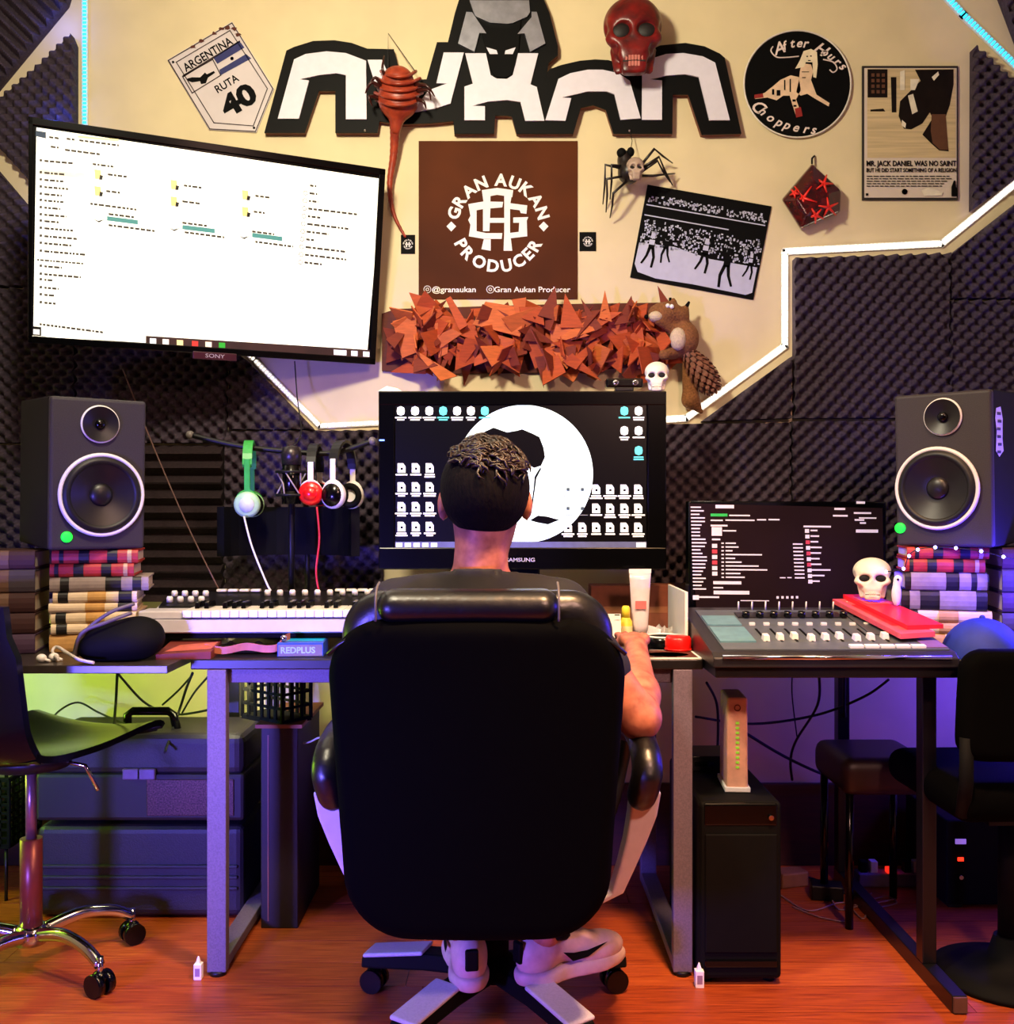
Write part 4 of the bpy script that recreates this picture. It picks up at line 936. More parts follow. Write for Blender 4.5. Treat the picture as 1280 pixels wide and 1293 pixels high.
m = MB(); panz(m, pl, o3, c6([(98, 915), (150, 884), (210, 890), (290, 912), (215, 942), (140, 928)]), 0.0026); m.build('cloud_image', e_blk, t)
rnd = random.Random(9)
def icon(x_, y_, kind=0, mat=None):
    m = MB()
    if kind == 0: panz(m, pl, o3, [(x_ - 5, y_ - 7), (x_ + 2, y_ - 7), (x_ + 5, y_ - 3), (x_ + 5, y_ + 5), (x_ - 5, y_ + 5)], 0.0028)
    else: panz(m, pl, o3, [(x_ + 6 * math.cos(a) * (1 if i % 2 else .85), y_ - 1 + 6 * math.sin(a)) for i, a in enumerate(np.linspace(0, 6.283, 9)[:-1])], 0.0028)
    w_ = rnd.uniform(6, 8.5); panz(m, pl, o3, rect(x_ - w_, y_ + 6.5, x_ + w_, y_ + 8.3), 0.0028)
    if rnd.random() < .6: w_ = rnd.uniform(4, 8); panz(m, pl, o3, rect(x_ - w_, y_ + 9.4, x_ + w_, y_ + 11), 0.0028)
    o = m.build('desktop_icon', mat or e_icon, t); o['kind'] = 'stuff'
    if kind == 0: m = MB(); panz(m, pl, o3, rect(x_ - 1.2, y_ - 1.6, x_ + 1.8, y_ + 1.4), 0.0032); m.build('icon_mark', e_blk, t)
for i, x_ in enumerate((506, 524, 542, 559.5, 577, 594.5, 612)): icon(x_, 520, 1, e_cy if i in (3, 6) else None)
for y_ in (592, 616, 641, 666):
    for x_ in (507, 525, 542.5): icon(x_, y_)
for x_, y_, c in ((788, 520, e_cy), (806, 520, None), (788, 545, None), (806, 545, None), (806, 570, e_cy)): icon(x_, y_, 1, c)
for y_ in (619, 643, 667):
    for x_ in (717, 735, 752.5, 770, 788, 805.5):
        if x_ < 740 and y_ < 650:
            m = MB(); panz(m, pl, o3, rect(x_ - 2, y_ - 3, x_ + 2, y_ + 1), 0.0032); m.build('icon_mark', M('icon_dark_teal', (60, 84, 84)), t)
            m = MB(); panz(m, pl, o3, rect(x_ - 7, y_ + 7, x_ + 7, y_ + 7.8), 0.0032); m.build('icon_caption', M('icon_grey', (150, 160, 160)), t)
        else: icon(x_, y_)
m = MB(); panz(m, pl, o3, rect(499, 684, 816, 692), 0.0024); m.build('taskbar', M('screen_blue_grey', (86, 92, 128), emit=0.35), t)
for x_ in (504, 515, 526, 537, 548): m = MB(); panz(m, pl, o3, [(x_ - 4, 685.5), (x_ + 4, 685.5), (x_ + 4, 690.5), (x_ - 4, 690.5)], 0.003); m.build('taskbar_icon', e_icon, t)
m = MB(); panz(m, pl, o3, rect(803, 685, 815, 691), 0.003); m.build('clock', e_icon, t)
u, v = pl.uv(657, 707); MB().text('SAMSUNG', o3 + Vector((u, -0.0056, v)), (1, 0, 0), (0, 0, 1), 0.015, bold=0.0003, sx=1.2).build('lettering', M('logo_grey2', (170, 165, 165), 0.4, emit=0.2), t)
u, v = pl.uv(485, 556); MB().box(o3 + Vector((u - 0.006, -0.004, v)), (0.014, 0.006, 0.004)).build('status_light', M('led_blue_small', (90, 130, 255), emit=5.0), t)
# things on top of the monitor
zt = Z(494, 2.93)
t = thing('webcam', 'flat black webcam bar resting on the monitor top edge', 'webcam', (X(789, 2.92), 2.95, zt))
MB().box((0, 0, 0.024), (0.105, 0.045, 0.026)).build('body', m_gloss, t, bevel=0.005)
MB().box((0, 0, 0.0055), (0.05, 0.05, 0.011)).build('clip', m_black, t, bevel=0.002)
for dx in (-0.025, 0.03): MB().lathe([(0.0085, 0), (0.0085, 0.003), (0.0045, 0.004)], (dx, -0.0225, 0.024), (0, -1, 0), 16).build('lens', m_chrome, t)
skull('skull_ornament', 'small white toy skull sitting on the monitor corner', (X(830, 2.94), 2.955, zt), 0.085, -0.15, m_bone, xsc=1.12)
t = thing('small_dish', 'small white crumpled clip on the left top corner of the monitor', 'clip', (X(492, 2.93), 2.95, zt))
MB().add([(-0.035, -0.02, 0), (0.035, -0.02, 0), (0.035, 0.02, 0), (-0.035, 0.02, 0), (-0.01, -0.012, 0.016), (0.02, -0.01, 0.01), (0.02, 0.012, 0.012), (-0.012, 0.012, 0.017)], [(0, 1, 5, 4), (1, 2, 6, 5), (2, 3, 7, 6), (3, 0, 4, 7), (4, 5, 6, 7), (3, 2, 1, 0)]).build('body', m_paper, t, bevel=0.002)

# ------------------------------------------------------------------ right monitor with list
pl = Plane(P(865, 628, 2.86), P(1119, 638, 3.02), P(1121, 785, 3.02), P(876, 796, 2.86))
t = thing('monitor', 'dark slim monitor behind the mixing console listing a music library', 'monitor', pl.o - Vector((0, 0, pl.o.z - DZ)), (0, 0, pl.rot.z))
o3 = Vector((0, 0, pl.o.z - DZ)); hw, hh = pl.w / 2, pl.h / 2
MB().box(o3 + Vector((0, 0.016, 0)), (2 * hw, 0.028, 2 * hh)).build('housing', m_gloss, t, bevel=0.004)
MB().box((0, 0.045, 0.09), (0.06, 0.025, 0.18)).build('stand_neck', m_black, t, bevel=0.004)
MB().box((0, 0.03, 0.006), (0.24, 0.14, 0.012)).build('stand_foot', m_black, t, bevel=0.004)
m = MB(); panz(m, pl, o3, [(870, 634), (1114, 643), (1116, 780), (880, 790)], 0.001); m.build('screen', M('screen_dark_brown', (30, 17, 17), 0.7, emit=0.35, var=0.2, scale=4, spec=0.08), t)
c7 = lambda L: [(850 + u / 4.571, 610 + v / 4.571) for u, v in L]
e_lst = M('screen_list', (214, 200, 204), emit=0.6, var=0.03); e_grn = M('screen_green', (40, 170, 70), emit=0.6); e_red = M('screen_red', (190, 60, 66), emit=0.5)
def bar(x0, y0, x1, y1, mat=e_lst, name='list_row'):
    m = MB(); panz(m, pl, o3, c7([(x0, y0), (x1, y0 + (x1 - x0) * 0.02), (x1, y1 + (x1 - x0) * 0.02), (x0, y1)]), 0.0018); return m.build(name, mat, t)
rnd = random.Random(4)
for k in range(24):
    y_ = 128 + k * 20.5; bar(100 + k * .5, y_, 100 + rnd.choice((50, 60, 75, 80, 85)) + k * .5, y_ + 8)
bar(243, 120, 350, 140); bar(215, 170, 312, 186, e_grn); bar(322, 178, 442, 186)
for a, b in ((215, 285), (300, 468), (482, 535), (548, 612)): bar(a, 205, b, 213)
bar(215, 234, 312, 244); bar(220, 248, 280, 298); bar(285, 266, 362, 274); bar(222, 314, 270, 324)
for k, w_ in enumerate((60, 75, 40, 210, 55, 92, 190, 240, 85, 110)): bar(300, 338 + k * 21.8, 300 + w_, 346 + k * 21.8); bar(276, 338 + k * 21.8, 290, 346 + k * 21.8)
for k in range(6): bar(222, 345 + k * 32, 252, 368 + k * 32, e_red if k in (1, 3) else e_lst, 'cover_thumb')
bar(228, 560, 390, 578); bar(228, 594, 285, 602); bar(230, 615, 436, 636); bar(110, 640, 145, 666); bar(145, 646, 262, 656); bar(385, 672, 550, 677)
for k in range(10): bar(688 + k * 1.2, 348 + k * 21.6, 745 + k * 1.2, 356 + k * 21.6)
for k, w_ in enumerate((50, 60, 55, 75, 70, 62, 72, 125, 90, 62)):
    bar(790, 270 + k * 32.5, 780 + w_, 279 + k * 32.5); bar(758 + k * 2, 266 + k * 32.5, 782 + k * 2, 288 + k * 32.5, e_red if k in (2, 4, 6) else e_lst, 'cover_thumb')
bar(750, 246, 908, 256); bar(928, 146, 990, 158); bar(920, 186, 1005, 196); bar(1055, 110, 1105, 124); bar(1040, 172, 1140, 182); bar(1070, 202, 1170, 210); bar(1045, 212, 1100, 222); bar(1075, 230, 1110, 240); bar(1052, 272, 1180, 290); bar(612, 542, 645, 548); bar(655, 542, 680, 548)
for k in range(5): bar(592 + k * 28, 652, 606 + k * 28, 666)
for k in range(5): bar(1056 + k * 22, 678, 1066 + k * 22, 688)
# ------------------------------------------------------------------ loudspeakers
m_baf = M('speaker_baffle', (46, 40, 44), 0.6, var=0.25, scale=420, bump=0.15); m_cab = M('speaker_cabinet', (14, 12, 13), 0.7, var=0.2, spec=0.2); m_ringw = M('white_ring', (235, 232, 228), 0.45, var=0.02)
m_cone = M('speaker_cone', (20, 17, 18), 0.38, var=0.2); m_rub = M('rubber_surround', (9, 8, 9), 0.5); e_pwr = M('led_green', (20, 225, 50), emit=2.2, var=0.02)
def speaker(label, tl, tr, br, bl, tw, wf, led):
    pl = Plane(tl, tr, br, bl); rot = Euler((pl.rot.x, 0, pl.rot.z)); base = (bl + br) / 2
    base.z = min(bl.z, br.z)
    t = thing('studio_speaker', label, 'speaker', base, rot)
    inv = MW[t].inverted(); W_, H_ = pl.w, pl.h
    def loc(px, py):
        n = MW[t].to_3x3() @ Vector((0, -1, 0)); r = Vector(((px - CX) / F, 1, (CY - py) / F)); c = Vector((0, 0, CZ)); k = (base - c).dot(n) / r.dot(n); q = inv @ (c + r * k); return Vector((q.x, 0, q.z))
    MB().box((0, 0.16, H_ / 2), (W_, 0.30, H_)).build('cabinet', m_cab, t, bevel=0.004)
    MB().box((0, 0.005, H_ / 2), (W_, 0.024, H_)).build('baffle', m_baf, t, bevel=0.008, seg=3)
    y0 = -0.007
    c = loc(*tw); r = 0.044
    wg = MB().lathe([(0.0001, -0.004), (r * 0.3, -0.004), (r * 0.42, -0.003), (r * 0.75, 0.001), (r, 0.004)], c + Vector((0, y0 - 0.006, 0)), (0, -1, 0), 40, cap=False).build('tweeter_waveguide', m_cone, t)
    MB().ring(c + Vector((0, y0 - 0.004, 0)), (0, 1, 0), r, 0.0036).build('tweeter_ring', m_ringw, wg)
    MB().ball(c + Vector((0, y0 - 0.006, 0)), (0.013, 0.008, 0.013)).build('tweeter_dome', m_gloss, wg)
    c = loc(*wf); r = 0.098
    co = MB().lathe([(0.0005, 0.001), (0.028, 0.001), (0.04, 0.004), (0.06, 0.010), (0.078, 0.016)], c + Vector((0, y0, 0)), (0, -1, 0), 48, cap=False).build('woofer_cone', m_cone, t)
    MB().lathe([(0.077, 0.0155), (0.080, 0.019), (0.085, 0.021), (0.091, 0.018), (r, 0.010)], c + Vector((0, y0, 0)), (0, -1, 0), 48, cap=False).build('surround', m_rub, co)
    MB().ring(c + Vector((0, y0 - 0.009, 0)), (0, 1, 0), r + 0.002, 0.0055, 56).build('woofer_ring', m_ringw, co)
    MB().ball(c + Vector((0, y0, 0)), (0.029, 0.013, 0.029)).build('dust_cap', m_cone, co)
    c = loc(*led); MB().lathe([(0.0135, 0), (0.0135, 0.004), (0.010, 0.006), (0.0001, 0.006)], c + Vector((0, y0, 0)), (0, -1, 0), 20).build('power_light', e_pwr, t)
    return t, loc, W_, H_
spL, _, WL_, HL_ = speaker('black studio monitor speaker on books at the bright television side', P(52, 497, 2.52), P(175, 505, 2.66), P(181, 690, 2.685), P(61, 693, 2.545), (125, 534), (126.5, 623), (83, 676))
spR, _, WR_, HR_ = speaker('black studio monitor speaker with a sticker, above blue fairy lights', P(1140, 503, 2.68), P(1262, 491, 2.52), P(1256, 694, 2.545), P(1132, 690, 2.705), (1192, 529), (1185, 619), (1138, 669))
# sticker on the side of the right speaker
m = MB(); yq, zq = 0.045, HR_ * 0.74
pts = [(-0.02, 0.055), (0.015, 0.06), (0.03, 0.03), (0.026, -0.02), (0.034, -0.05), (0.0, -0.065), (-0.026, -0.05), (-0.018, 0.0), (-0.028, 0.03)]
MB().add([(WR_ / 2 + 0.0012, yq + a, zq + b) for a, b in pts], [tuple(range(len(pts)))]).build('sticker', M('sticker_pale', (226, 220, 232), 0.5), spR)
m = MB(); 
for k in range(6): a = k * 0.019; m.box((WR_ / 2 + 0.0016, yq + 0.004 * math.sin(k * 2), zq + 0.042 - a), (0.0006, 0.028, 0.007))
m.build('sticker_print', M('sticker_print', (60, 50, 90), 0.5), spR)['kind'] = 'stuff'

# ------------------------------------------------------------------ books under the speakers
m_pages = M('book_pages', (206, 190, 160), 0.85, var=0.15, scale=200, stretch=(1, 1, 30))
m_gold = M('book_gold', (196, 164, 116), 0.4, var=0.2)
def book(label, c, dims, rotz, cover, bands=(), group=None, round_spine=True, band_mat=None):
    """c: centre of the underside, spine faces local -y"""
    w_, d_, h_ = dims
    t = thing('book', label, 'book', c, (0, 0, rotz), group)
    MB().box((0, 0.004, 0.003), (w_, d_ - 0.008, 0.005)).build('cover_board', cover, t, bevel=0.001)
    MB().box((0, 0.004, h_ - 0.003), (w_, d_ - 0.008, 0.005)).build('cover_board', cover, t, bevel=0.001)
    MB().box((0, 0.008, h_ / 2), (w_ - 0.008, d_ - 0.018, h_ - 0.011)).build('page_block', m_pages, t)
    m = MB(); n = 7; L = []
    for i in range(n):
        a = math.pi * i / (n - 1); L.append((-math.sin(a) * (0.008 if round_spine else 0.003), h_ / 2 - math.cos(a) * h_ / 2))
    vs = [(sx * w_ / 2, -d_ / 2 + 0.006 + u, v) for sx in (-1, 1) for u, v in L]
    sp = m.add(vs, [(i, i + 1, n + i + 1, n + i) for i in range(n - 1)] + [tuple(range(n)), tuple(range(n, 2 * n))[::-1], (0, n, 2 * n - 1, n - 1)]).build('spine', cover, t)
    for bx, bw, bm in bands:
        m = MB(); L2 = [(u * 1.18 - 0.0006, v * 1.0) for u, v in L]
        vs = [(bx * w_ + sx * bw * w_ / 2, -d_ / 2 + 0.006 + u, v) for sx in (-1, 1) for u, v in L2]
        m.add(vs, [(i, i + 1, n + i + 1, n + i) for i in range(n - 1)]).build('spine_band', bm, sp)
    return t
m_redb = M('red_leather', (176, 48, 38), 0.5, var=0.2); m_blkb = M('black_leather', (22, 18, 18), 0.5); m_gryb = M('grey_cloth', (148, 134, 128), 0.7, var=0.15); m_crm = M('cream_paper', (226, 206, 172), 0.7, var=0.1); m_och = M('ochre_paper', (196, 150, 82), 0.7, var=0.15); m_brn = M('brown_book', (88, 34, 26), 0.6); m_viol = M('violet_cloth', (66, 42, 66), 0.7); m_dgry = M('dark_grey_cloth', (62, 52, 58), 0.7); m_dbrn = M('dark_brown_cloth', (56, 24, 20), 0.7); m_dgold = M('dull_gold', (104, 76, 56), 0.6)
def stack(x0, y0, rz, spec, group):
    z = DZ
    for (lab, h_, w_, cov, bands, dx, dr) in spec:
        book(lab, (x0 + dx, y0, z), (w_, 0.19, h_), rz + dr, cov, bands, group); z += h_ + 0.0004
    return z
redb = lambda o: [(-0.42 + o, 0.05, m_blkb), (-0.16 + o, 0.12, m_blkb), (0.17 + o, 0.12, m_blkb), (0.40, 0.05, m_gold)]
gryb = [(-0.35, 0.09, m_blkb), (0.14, 0.16, m_blkb), (0.38, 0.09, m_blkb)]
crmb = [(-0.38, 0.12, m_blkb), (0.02, 0.22, m_och), (0.36, 0.16, m_blkb)]
bl = [('thick cream-spined book at the bottom of the stack under the television-side speaker', 0.046, 0.20, m_och, [(0.0, 0.1, m_crm)], -0.005, 0.0),
      ('cream book with a dark stripe low in the television-side stack', 0.026, 0.21, m_crm, crmb, 0.0, 0.05), ('cream book with black spine label, third up in the television-side stack', 0.028, 0.205, m_crm, crmb[:2], 0.004, -0.04),
      ('thin cream paperback in the middle of the television-side stack', 0.024, 0.21, m_crm, crmb[1:], -0.004, 0.03), ('cream and black paperback just below the grey book on the left stack', 0.028, 0.20, m_crm, crmb, 0.004, 0.0),
      ('grey cloth book with black spine bands under two red books', 0.036, 0.235, m_gryb, gryb, 0.012, 0.03), ('lower of two red leather books under the television-side speaker', 0.034, 0.20, m_redb, redb(0.0), -0.004, 0.0), ('topmost red leather book under the television-side speaker', 0.034, 0.205, m_redb, redb(0.03), 0.002, 0.02)]
LX, LY = X(127, 2.62) - 0.042, 2.72
zt = stack(LX, LY, R(13), bl, 'books under the television-side speaker')
spL_shift = spL.location.z - zt
br_ = [('ochre book at the bottom of the stack behind the red folders', 0.045, 0.20, m_och, [(0.1, 0.3, m_crm)], 0.01, 0.0), ('cream paperback with dark edge low in the stack behind the white skull', 0.028, 0.205, m_crm, crmb, 0.006, -0.03),
       ('cream and black paperback below the dark grey books', 0.03, 0.215, m_crm, crmb[:2], 0.0, 0.03), ('lower black and grey book of the stack lit by blue fairy lights', 0.05, 0.205, m_blkb, [(-0.34, 0.12, m_gryb), (0.16, 0.42, m_gryb)], -0.004, 0.0),
       ('upper black and grey book of the stack lit by blue fairy lights', 0.046, 0.20, m_blkb, [(-0.22, 0.42, m_gryb), (0.22, 0.14, m_gryb), (0.42, 0.12, m_gryb)], 0.0, 0.03), ('red leather book with black bands, second from top under the sticker speaker', 0.034, 0.19, m_redb, redb(0.0), 0.0, -0.02),
       ('topmost red leather book under the sticker speaker', 0.03, 0.195, m_redb, redb(0.04), 0.006, 0.0)]
RX, RY = X(1186, 2.62) + 0.044, 2.73
zt2 = stack(RX, RY, R(-13), br_, 'books under the sticker speaker')
# a second pile of thick volumes fills each stack towards the outside and carries the speaker
for sgn, xx, ztop, rz, mats_, side in ((-1, LX - 0.232, zt, 13, (m_viol, m_dbrn, m_dbrn, m_dgry, m_dbrn), 'television-side'), (1, RX + 0.222, zt2, -13, (m_viol, m_dgry, m_viol, m_dgry, m_dbrn), 'sticker-side')):
    hs = [0.05, 0.052, 0.05, 0.058]; hs.append(ztop - DZ - sum(hs) - 0.002); z = DZ
    for k in range(5):
        book(('bottom', 'second', 'middle', 'fourth', 'top')[k] + ' volume of the outer pile under the %s speaker' % side, (xx, 2.72 - 0.052, z), (0.20, 0.20, hs[k]), R(rz), mats_[k], [(0.1, 0.2, m_dgold)], 'outer piles under the speakers'); z += hs[k] + 0.0004
spL.location.z = zt + 0.002; spR.location.z = zt2 + 0.002
# ------------------------------------------------------------------ fairy lights
t = thing('fairy_lights', 'string of small blue-white fairy lights around the sticker speaker books', 'string lights', (1.25, 2.6, zt2))
pts = [P(px, py, d_) for px, py, d_ in ((1118, 722, 2.66), (1140, 718, 2.60), (1147, 702, 2.585), (1158, 694, 2.575), (1180, 691, 2.56), (1206, 692, 2.55), (1238, 696, 2.54), (1266, 703, 2.53), (1290, 708, 2.53))]
cv = catmull(pts, 6); MB().tube(cv, 0.0012, 5).build('wire', m_cord, t, world=True)
e_fl = M('fairy_bulb', (150, 150, 255), emit=14.0)
for k in range(0, len(cv), 6): MB().ball(cv[k] + Vector((0, -0.003, 0)), 0.0042, 10, 6).build('bulb', e_fl, t, world=True)
for p_, e_ in (((1.10, 2.54, 1.0), 0.25), ((1.22, 2.50, 0.99), 0.7), ((1.37, 2.50, 0.96), 7.0), ((0.99, 2.80, 0.95), 0.3)): point('fairy_glow', p_, e_ * 2.6, (0.05, 0.025, 1.0), 0.01)

# ------------------------------------------------------------------ piano keyboard and its riser
m_kb = M('keyboard_shell', (206, 204, 214), 0.35, var=0.04); m_ivory = M('white_key', (240, 238, 234), 0.3, var=0.02)
t = thing('riser_shelf', 'low dark riser shelf under the piano keyboard', 'shelf', (-0.54, 2.775, DZ), (0, 0, R(2)))
MB().box((0, 0, 0.043), (0.78, 0.30, 0.014)).build('board', m_matte, t, bevel=0.002)
for xx in (-0.37, 0.0, 0.37): MB().box((xx, 0.03, 0.018), (0.016, 0.22, 0.036)).build('support', m_matte, t)
t = thing('midi_keyboard', 'long white piano keyboard controller with black keys and knobs', 'keyboard', (-0.452, 2.755, DZ + 0.05), (0, 0, R(2)))
KL, KD = 0.96, 0.29
MB().add([(x_, y_, z_) for x_ in (-KL / 2, KL / 2) for y_, z_ in ((-KD / 2, 0.004), (-KD / 2, 0.034), (-0.02, 0.040), (KD / 2, 0.075), (KD / 2, 0.0), (-KD / 2 + 0.01, 0))], [(0, 1, 2, 3, 4, 5), (11, 10, 9, 8, 7, 6)] + [(i, (i + 1) % 6, (i + 1) % 6 + 6, i + 6) for i in range(6)]).build('shell', m_kb, t)
MB().box((-KL / 2 + 0.056, -KD / 4 - 0.02, 0.046), (0.11, KD / 2 - 0.06, 0.02)).build('cheek', m_kb, t, bevel=0.004)
MB().box((0, 0.065, 0.066), (KL - 0.02, 0.12, 0.010), rot=(R(14.5), 0, 0)).build('control_panel', m_black, t, bevel=0.002)
key0 = MB().box((0, 0, 0), (0.0222, 0.13, 0.018)).build('white_key', m_ivory, t, bevel=0.0012, seg=1); bk0 = None
x0 = -KL / 2 + 0.125; nk = 35
for i in range(nk):
    o = key0 if i == 0 else key0.copy()
    if i: COL.objects.link(o)
    o.location = (x0 + i * 0.0235, -KD / 2 + 0.067, 0.049)
for i in range(nk - 1):
    if i % 7 in (2, 6): continue
    if bk0 is None: bk0 = MB().box((0, 0, 0), (0.0125, 0.082, 0.016), taper=0.85).build('black_key', m_gloss, t, bevel=0.0015, seg=1); o = bk0
    else: o = bk0.copy(); COL.objects.link(o)
    o.location = (x0 + (i + 0.5) * 0.0235, -KD / 2 + 0.092, 0.066)
kn = MB().lathe([(0.0085, 0), (0.0085, 0.012), (0.006, 0.016), (0.0001, 0.016)], n=14).build('knob', m_white, t)
pos = [(-0.45 + 0.028 * i, 0.04 + 0.045 * j) for i in range(4) for j in range(2)] + [(-0.2 + 0.034 * i, 0.09) for i in range(16)]
for i, (a, b) in enumerate(pos):
    o = kn if i == 0 else kn.copy()
    if i: COL.objects.link(o)
    o.location = (a, b, 0.066 + (b - 0.065) * 0.26 + 0.004)
pd = MB().box((0, 0, 0), (0.026, 0.02, 0.007)).build('pad_button', m_white, t, bevel=0.0015)
for i in range(14):
    o = pd if i == 0 else pd.copy()
    if i: COL.objects.link(o)
    o.location = (-0.33 + 0.031 * i + (0.2 if i > 3 else 0), 0.118, 0.089)
# ------------------------------------------------------------------ mixing console
t = thing('mixing_console', 'grey mixing console with faders and knobs on black side desk', 'mixer', (0.75, 2.36, DZ))
MWd, MDp = 0.56, 0.44
m_mix = M('console_grey', (78, 86, 94), 0.5, var=0.08); m_mixd = M('console_dark', (30, 28, 32), 0.4); m_lcd = M('console_lcd', (92, 132, 142), 0.4, emit=0.1)
MB().add([(x_, y_, z_) for x_ in (-MWd / 2, MWd / 2) for y_, z_ in ((0, 0.0), (0, 0.022), (0.02, 0.034), (MDp, 0.098), (MDp, 0.0))], [(0, 1, 2, 3, 4), (9, 8, 7, 6, 5)] + [(i, (i + 1) % 5, (i + 1) % 5 + 5, i + 5) for i in range(5)]).build('chassis', m_mixd, t, bevel=0.003)
sl = (0.098 - 0.034) / (MDp - 0.02); an = math.atan(sl)
def mz(y_): return 0.034 + (y_ - 0.02) * sl
def onm(name, x_, y_, w_, d_, h_, mat, lift=0.0, bev=0.0):
    return MB().box((x_, y_, mz(y_) + lift + h_ / 2), (w_, d_, h_), rot=(an, 0, 0)).build(name, mat, t, bevel=bev)
onm('face_plate', 0.01, 0.215, 0.52, 0.37, 0.003, m_mix)
MB().tube([(-MWd / 2 + 0.02, -0.001, 0.024), (MWd / 2 - 0.02, -0.001, 0.024)], 0.006, 10).build('front_trim', m_chrome, t)
onm('lcd_panel', -0.205, 0.28, 0.085, 0.09, 0.004, m_lcd, 0.003); onm('button_panel', -0.205, 0.15, 0.085, 0.13, 0.004, m_lcd, 0.003)
onm('channel_strip', -0.02, 0.335, 0.27, 0.05, 0.004, m_mixd, 0.003); onm('master_panel', 0.19, 0.25, 0.12, 0.2, 0.003, M('console_mid', (64, 70, 80), 0.5), 0.003)
s0 = MB().box((0, 0, 0), (0.005, 0.115, 0.002)).build('fader_slot', m_ink, t); f0 = MB().box((0, 0, 0.007), (0.016, 0.026, 0.014), taper=0.8).build('fader_cap', m_white, t, bevel=0.001); k0 = MB().lathe([(0.010, 0), (0.009, 0.014), (0.0001, 0.015)], n=16).build('knob', m_gloss, t); p0 = MB().lathe([(0.0025, 0), (0.002, 0.022), (0.0001, 0.023)], n=8).build('stem_pin', m_white, t); b0 = MB().box((0, 0, 0.003), (0.014, 0.008, 0.006)).build('channel_button', m_white, t)
for i in range(9):
    xx = -0.135 + i * 0.036
    for base, yy, rr in ((s0, 0.15, 0.0035), (f0, 0.108 + 0.008 * (i % 3), 0.003), (k0, 0.315, 0.006), (p0, 0.40, 0.003), (b0, 0.245, 0.003)):
        o = base if i == 0 else base.copy()
        if i: COL.objects.link(o)
        o.location = (xx, yy, mz(yy) + rr); o.rotation_euler = (an, 0, 0)
MB().lathe([(0.017, 0), (0.016, 0.018), (0.0001, 0.019)], (0.20, 0.25, mz(0.25) + 0.005), n=20).build('jog_knob', m_gloss, t)
for i in range(5):
    o = MB().box((0.06 + i * 0.036, 0.047, mz(0.047) + 0.005), (0.032, 0.016, 0.008), rot=(an, 0, 0)).build('transport_button', m_white, t, bevel=0.001)
onm('purple_label', 0.245, 0.07, 0.05, 0.06, 0.002, M('label_purple', (120, 90, 130), 0.5), 0.003)
# ------------------------------------------------------------------ small things on the desks
def D_at(py, z=DZ): return F * (CZ - z) / (py - CY)
c = Vector((X(808, 2.86), 2.86, DZ)); t = thing('gel_tube', 'clear plastic gel tube standing on its cap beside the yellow bottle', 'tube', c)
m = MB(); n = 20; L = []
for i in range(9):
    f_ = i / 8; a = 0.021 + (0.030 - 0.021) * f_; b = 0.019 * (1 - f_) + 0.0015; L.append((a, b, 0.022 + f_ * 0.165))
vs = [(a * math.cos(2 * math.pi * k / n), b * math.sin(2 * math.pi * k / n), z) for a, b, z in L for k in range(n)]
m.add(vs, [(i * n + k, i * n + (k + 1) % n, (i + 1) * n + (k + 1) % n, (i + 1) * n + k) for i in range(8) for k in range(n)] + [tuple(range(n))[::-1], tuple(range(8 * n, 9 * n))], True)
m.build('body', M('clear_gel', (214, 200, 206), 0.25, var=0.1, scale=30, coat=0.4), t)
MB().box((0, 0, 0.192), (0.061, 0.003, 0.012)).build('crimp', m_paper, t)
MB().lathe([(0.023, 0), (0.023, 0.022), (0.019, 0.024)], n=24).build('cap', M('beige_cap', (196, 158, 110), 0.5), t)
MB().box((0, -0.0165, 0.10), (0.03, 0.002, 0.022)).build('printed_label', M('label_red_pink', (214, 110, 110), 0.5), t)
c = Vector((X(790, 2.84), 2.84, DZ)); t = thing('yellow_bottle', 'small yellow plastic bottle with rounded cap by the gel tube', 'bottle', c)
MB().lathe([(0.017, 0), (0.018, 0.004), (0.018, 0.055), (0.012, 0.064), (0.012, 0.066)], n=24).build('body', M('yellow_plastic', (232, 206, 66), 0.35), t)
MB().lathe([(0.0115, 0.066), (0.0115, 0.092), (0.008, 0.098), (0.0001, 0.099)], n=20).build('cap', M('yellow_cap', (240, 214, 60), 0.35), t)
MB().lathe([(0.0184, 0.014), (0.0184, 0.044)], n=24, cap=False).build('printed_label', M('pale_yellow_label', (240, 228, 170), 0.5), t)
c = Vector((X(833, 2.80), 2.80, DZ)); t = thing('foil_packet', 'crumpled silver foil packet behind the red lid', 'packet', c); rnd = random.Random(2)
m = MB(); n, k = 9, 6; vs = []
for i in range(n):
    for j in range(k): vs.append(((i / (n - 1) - .5) * 0.085, (j / (k - 1) - .5) * 0.05, 0.002 + (0.0 if i in (0, n - 1) or j in (0, k - 1) else rnd.uniform(0.03, 0.05))))
fl = [(x_, y_, 0.0) for x_, y_, z_ in vs]; q = [(i * k + j, (i + 1) * k + j, (i + 1) * k + j + 1, i * k + j + 1) for i in range(n - 1) for j in range(k - 1)]
m.add(vs, q); m.build('body', M('silver_foil', (200, 200, 196), 0.3, 0.7, var=0.2), t)
MB().box((0, 0, 0.001), (0.085, 0.05, 0.002)).build('underside', m_paper, t)
c = Vector((X(838, 2.72), 2.72, DZ)); t = thing('ashtray', 'round black tin with pale rim beside the foil packet', 'tin', c)
MB().lathe([(0.045, 0), (0.047, 0.03), (0.042, 0.03), (0.04, 0.008), (0.0001, 0.008)], n=32).build('bowl', m_gloss, t); MB().ring((0, 0, 0.03), (0, 0, 1), 0.0445, 0.003, 32, 6).build('rim', m_paper, t)
c = Vector((X(856, 2.635), 2.635, DZ)); t = thing('red_lid', 'bright red round plastic lid at the desk front', 'lid', c)
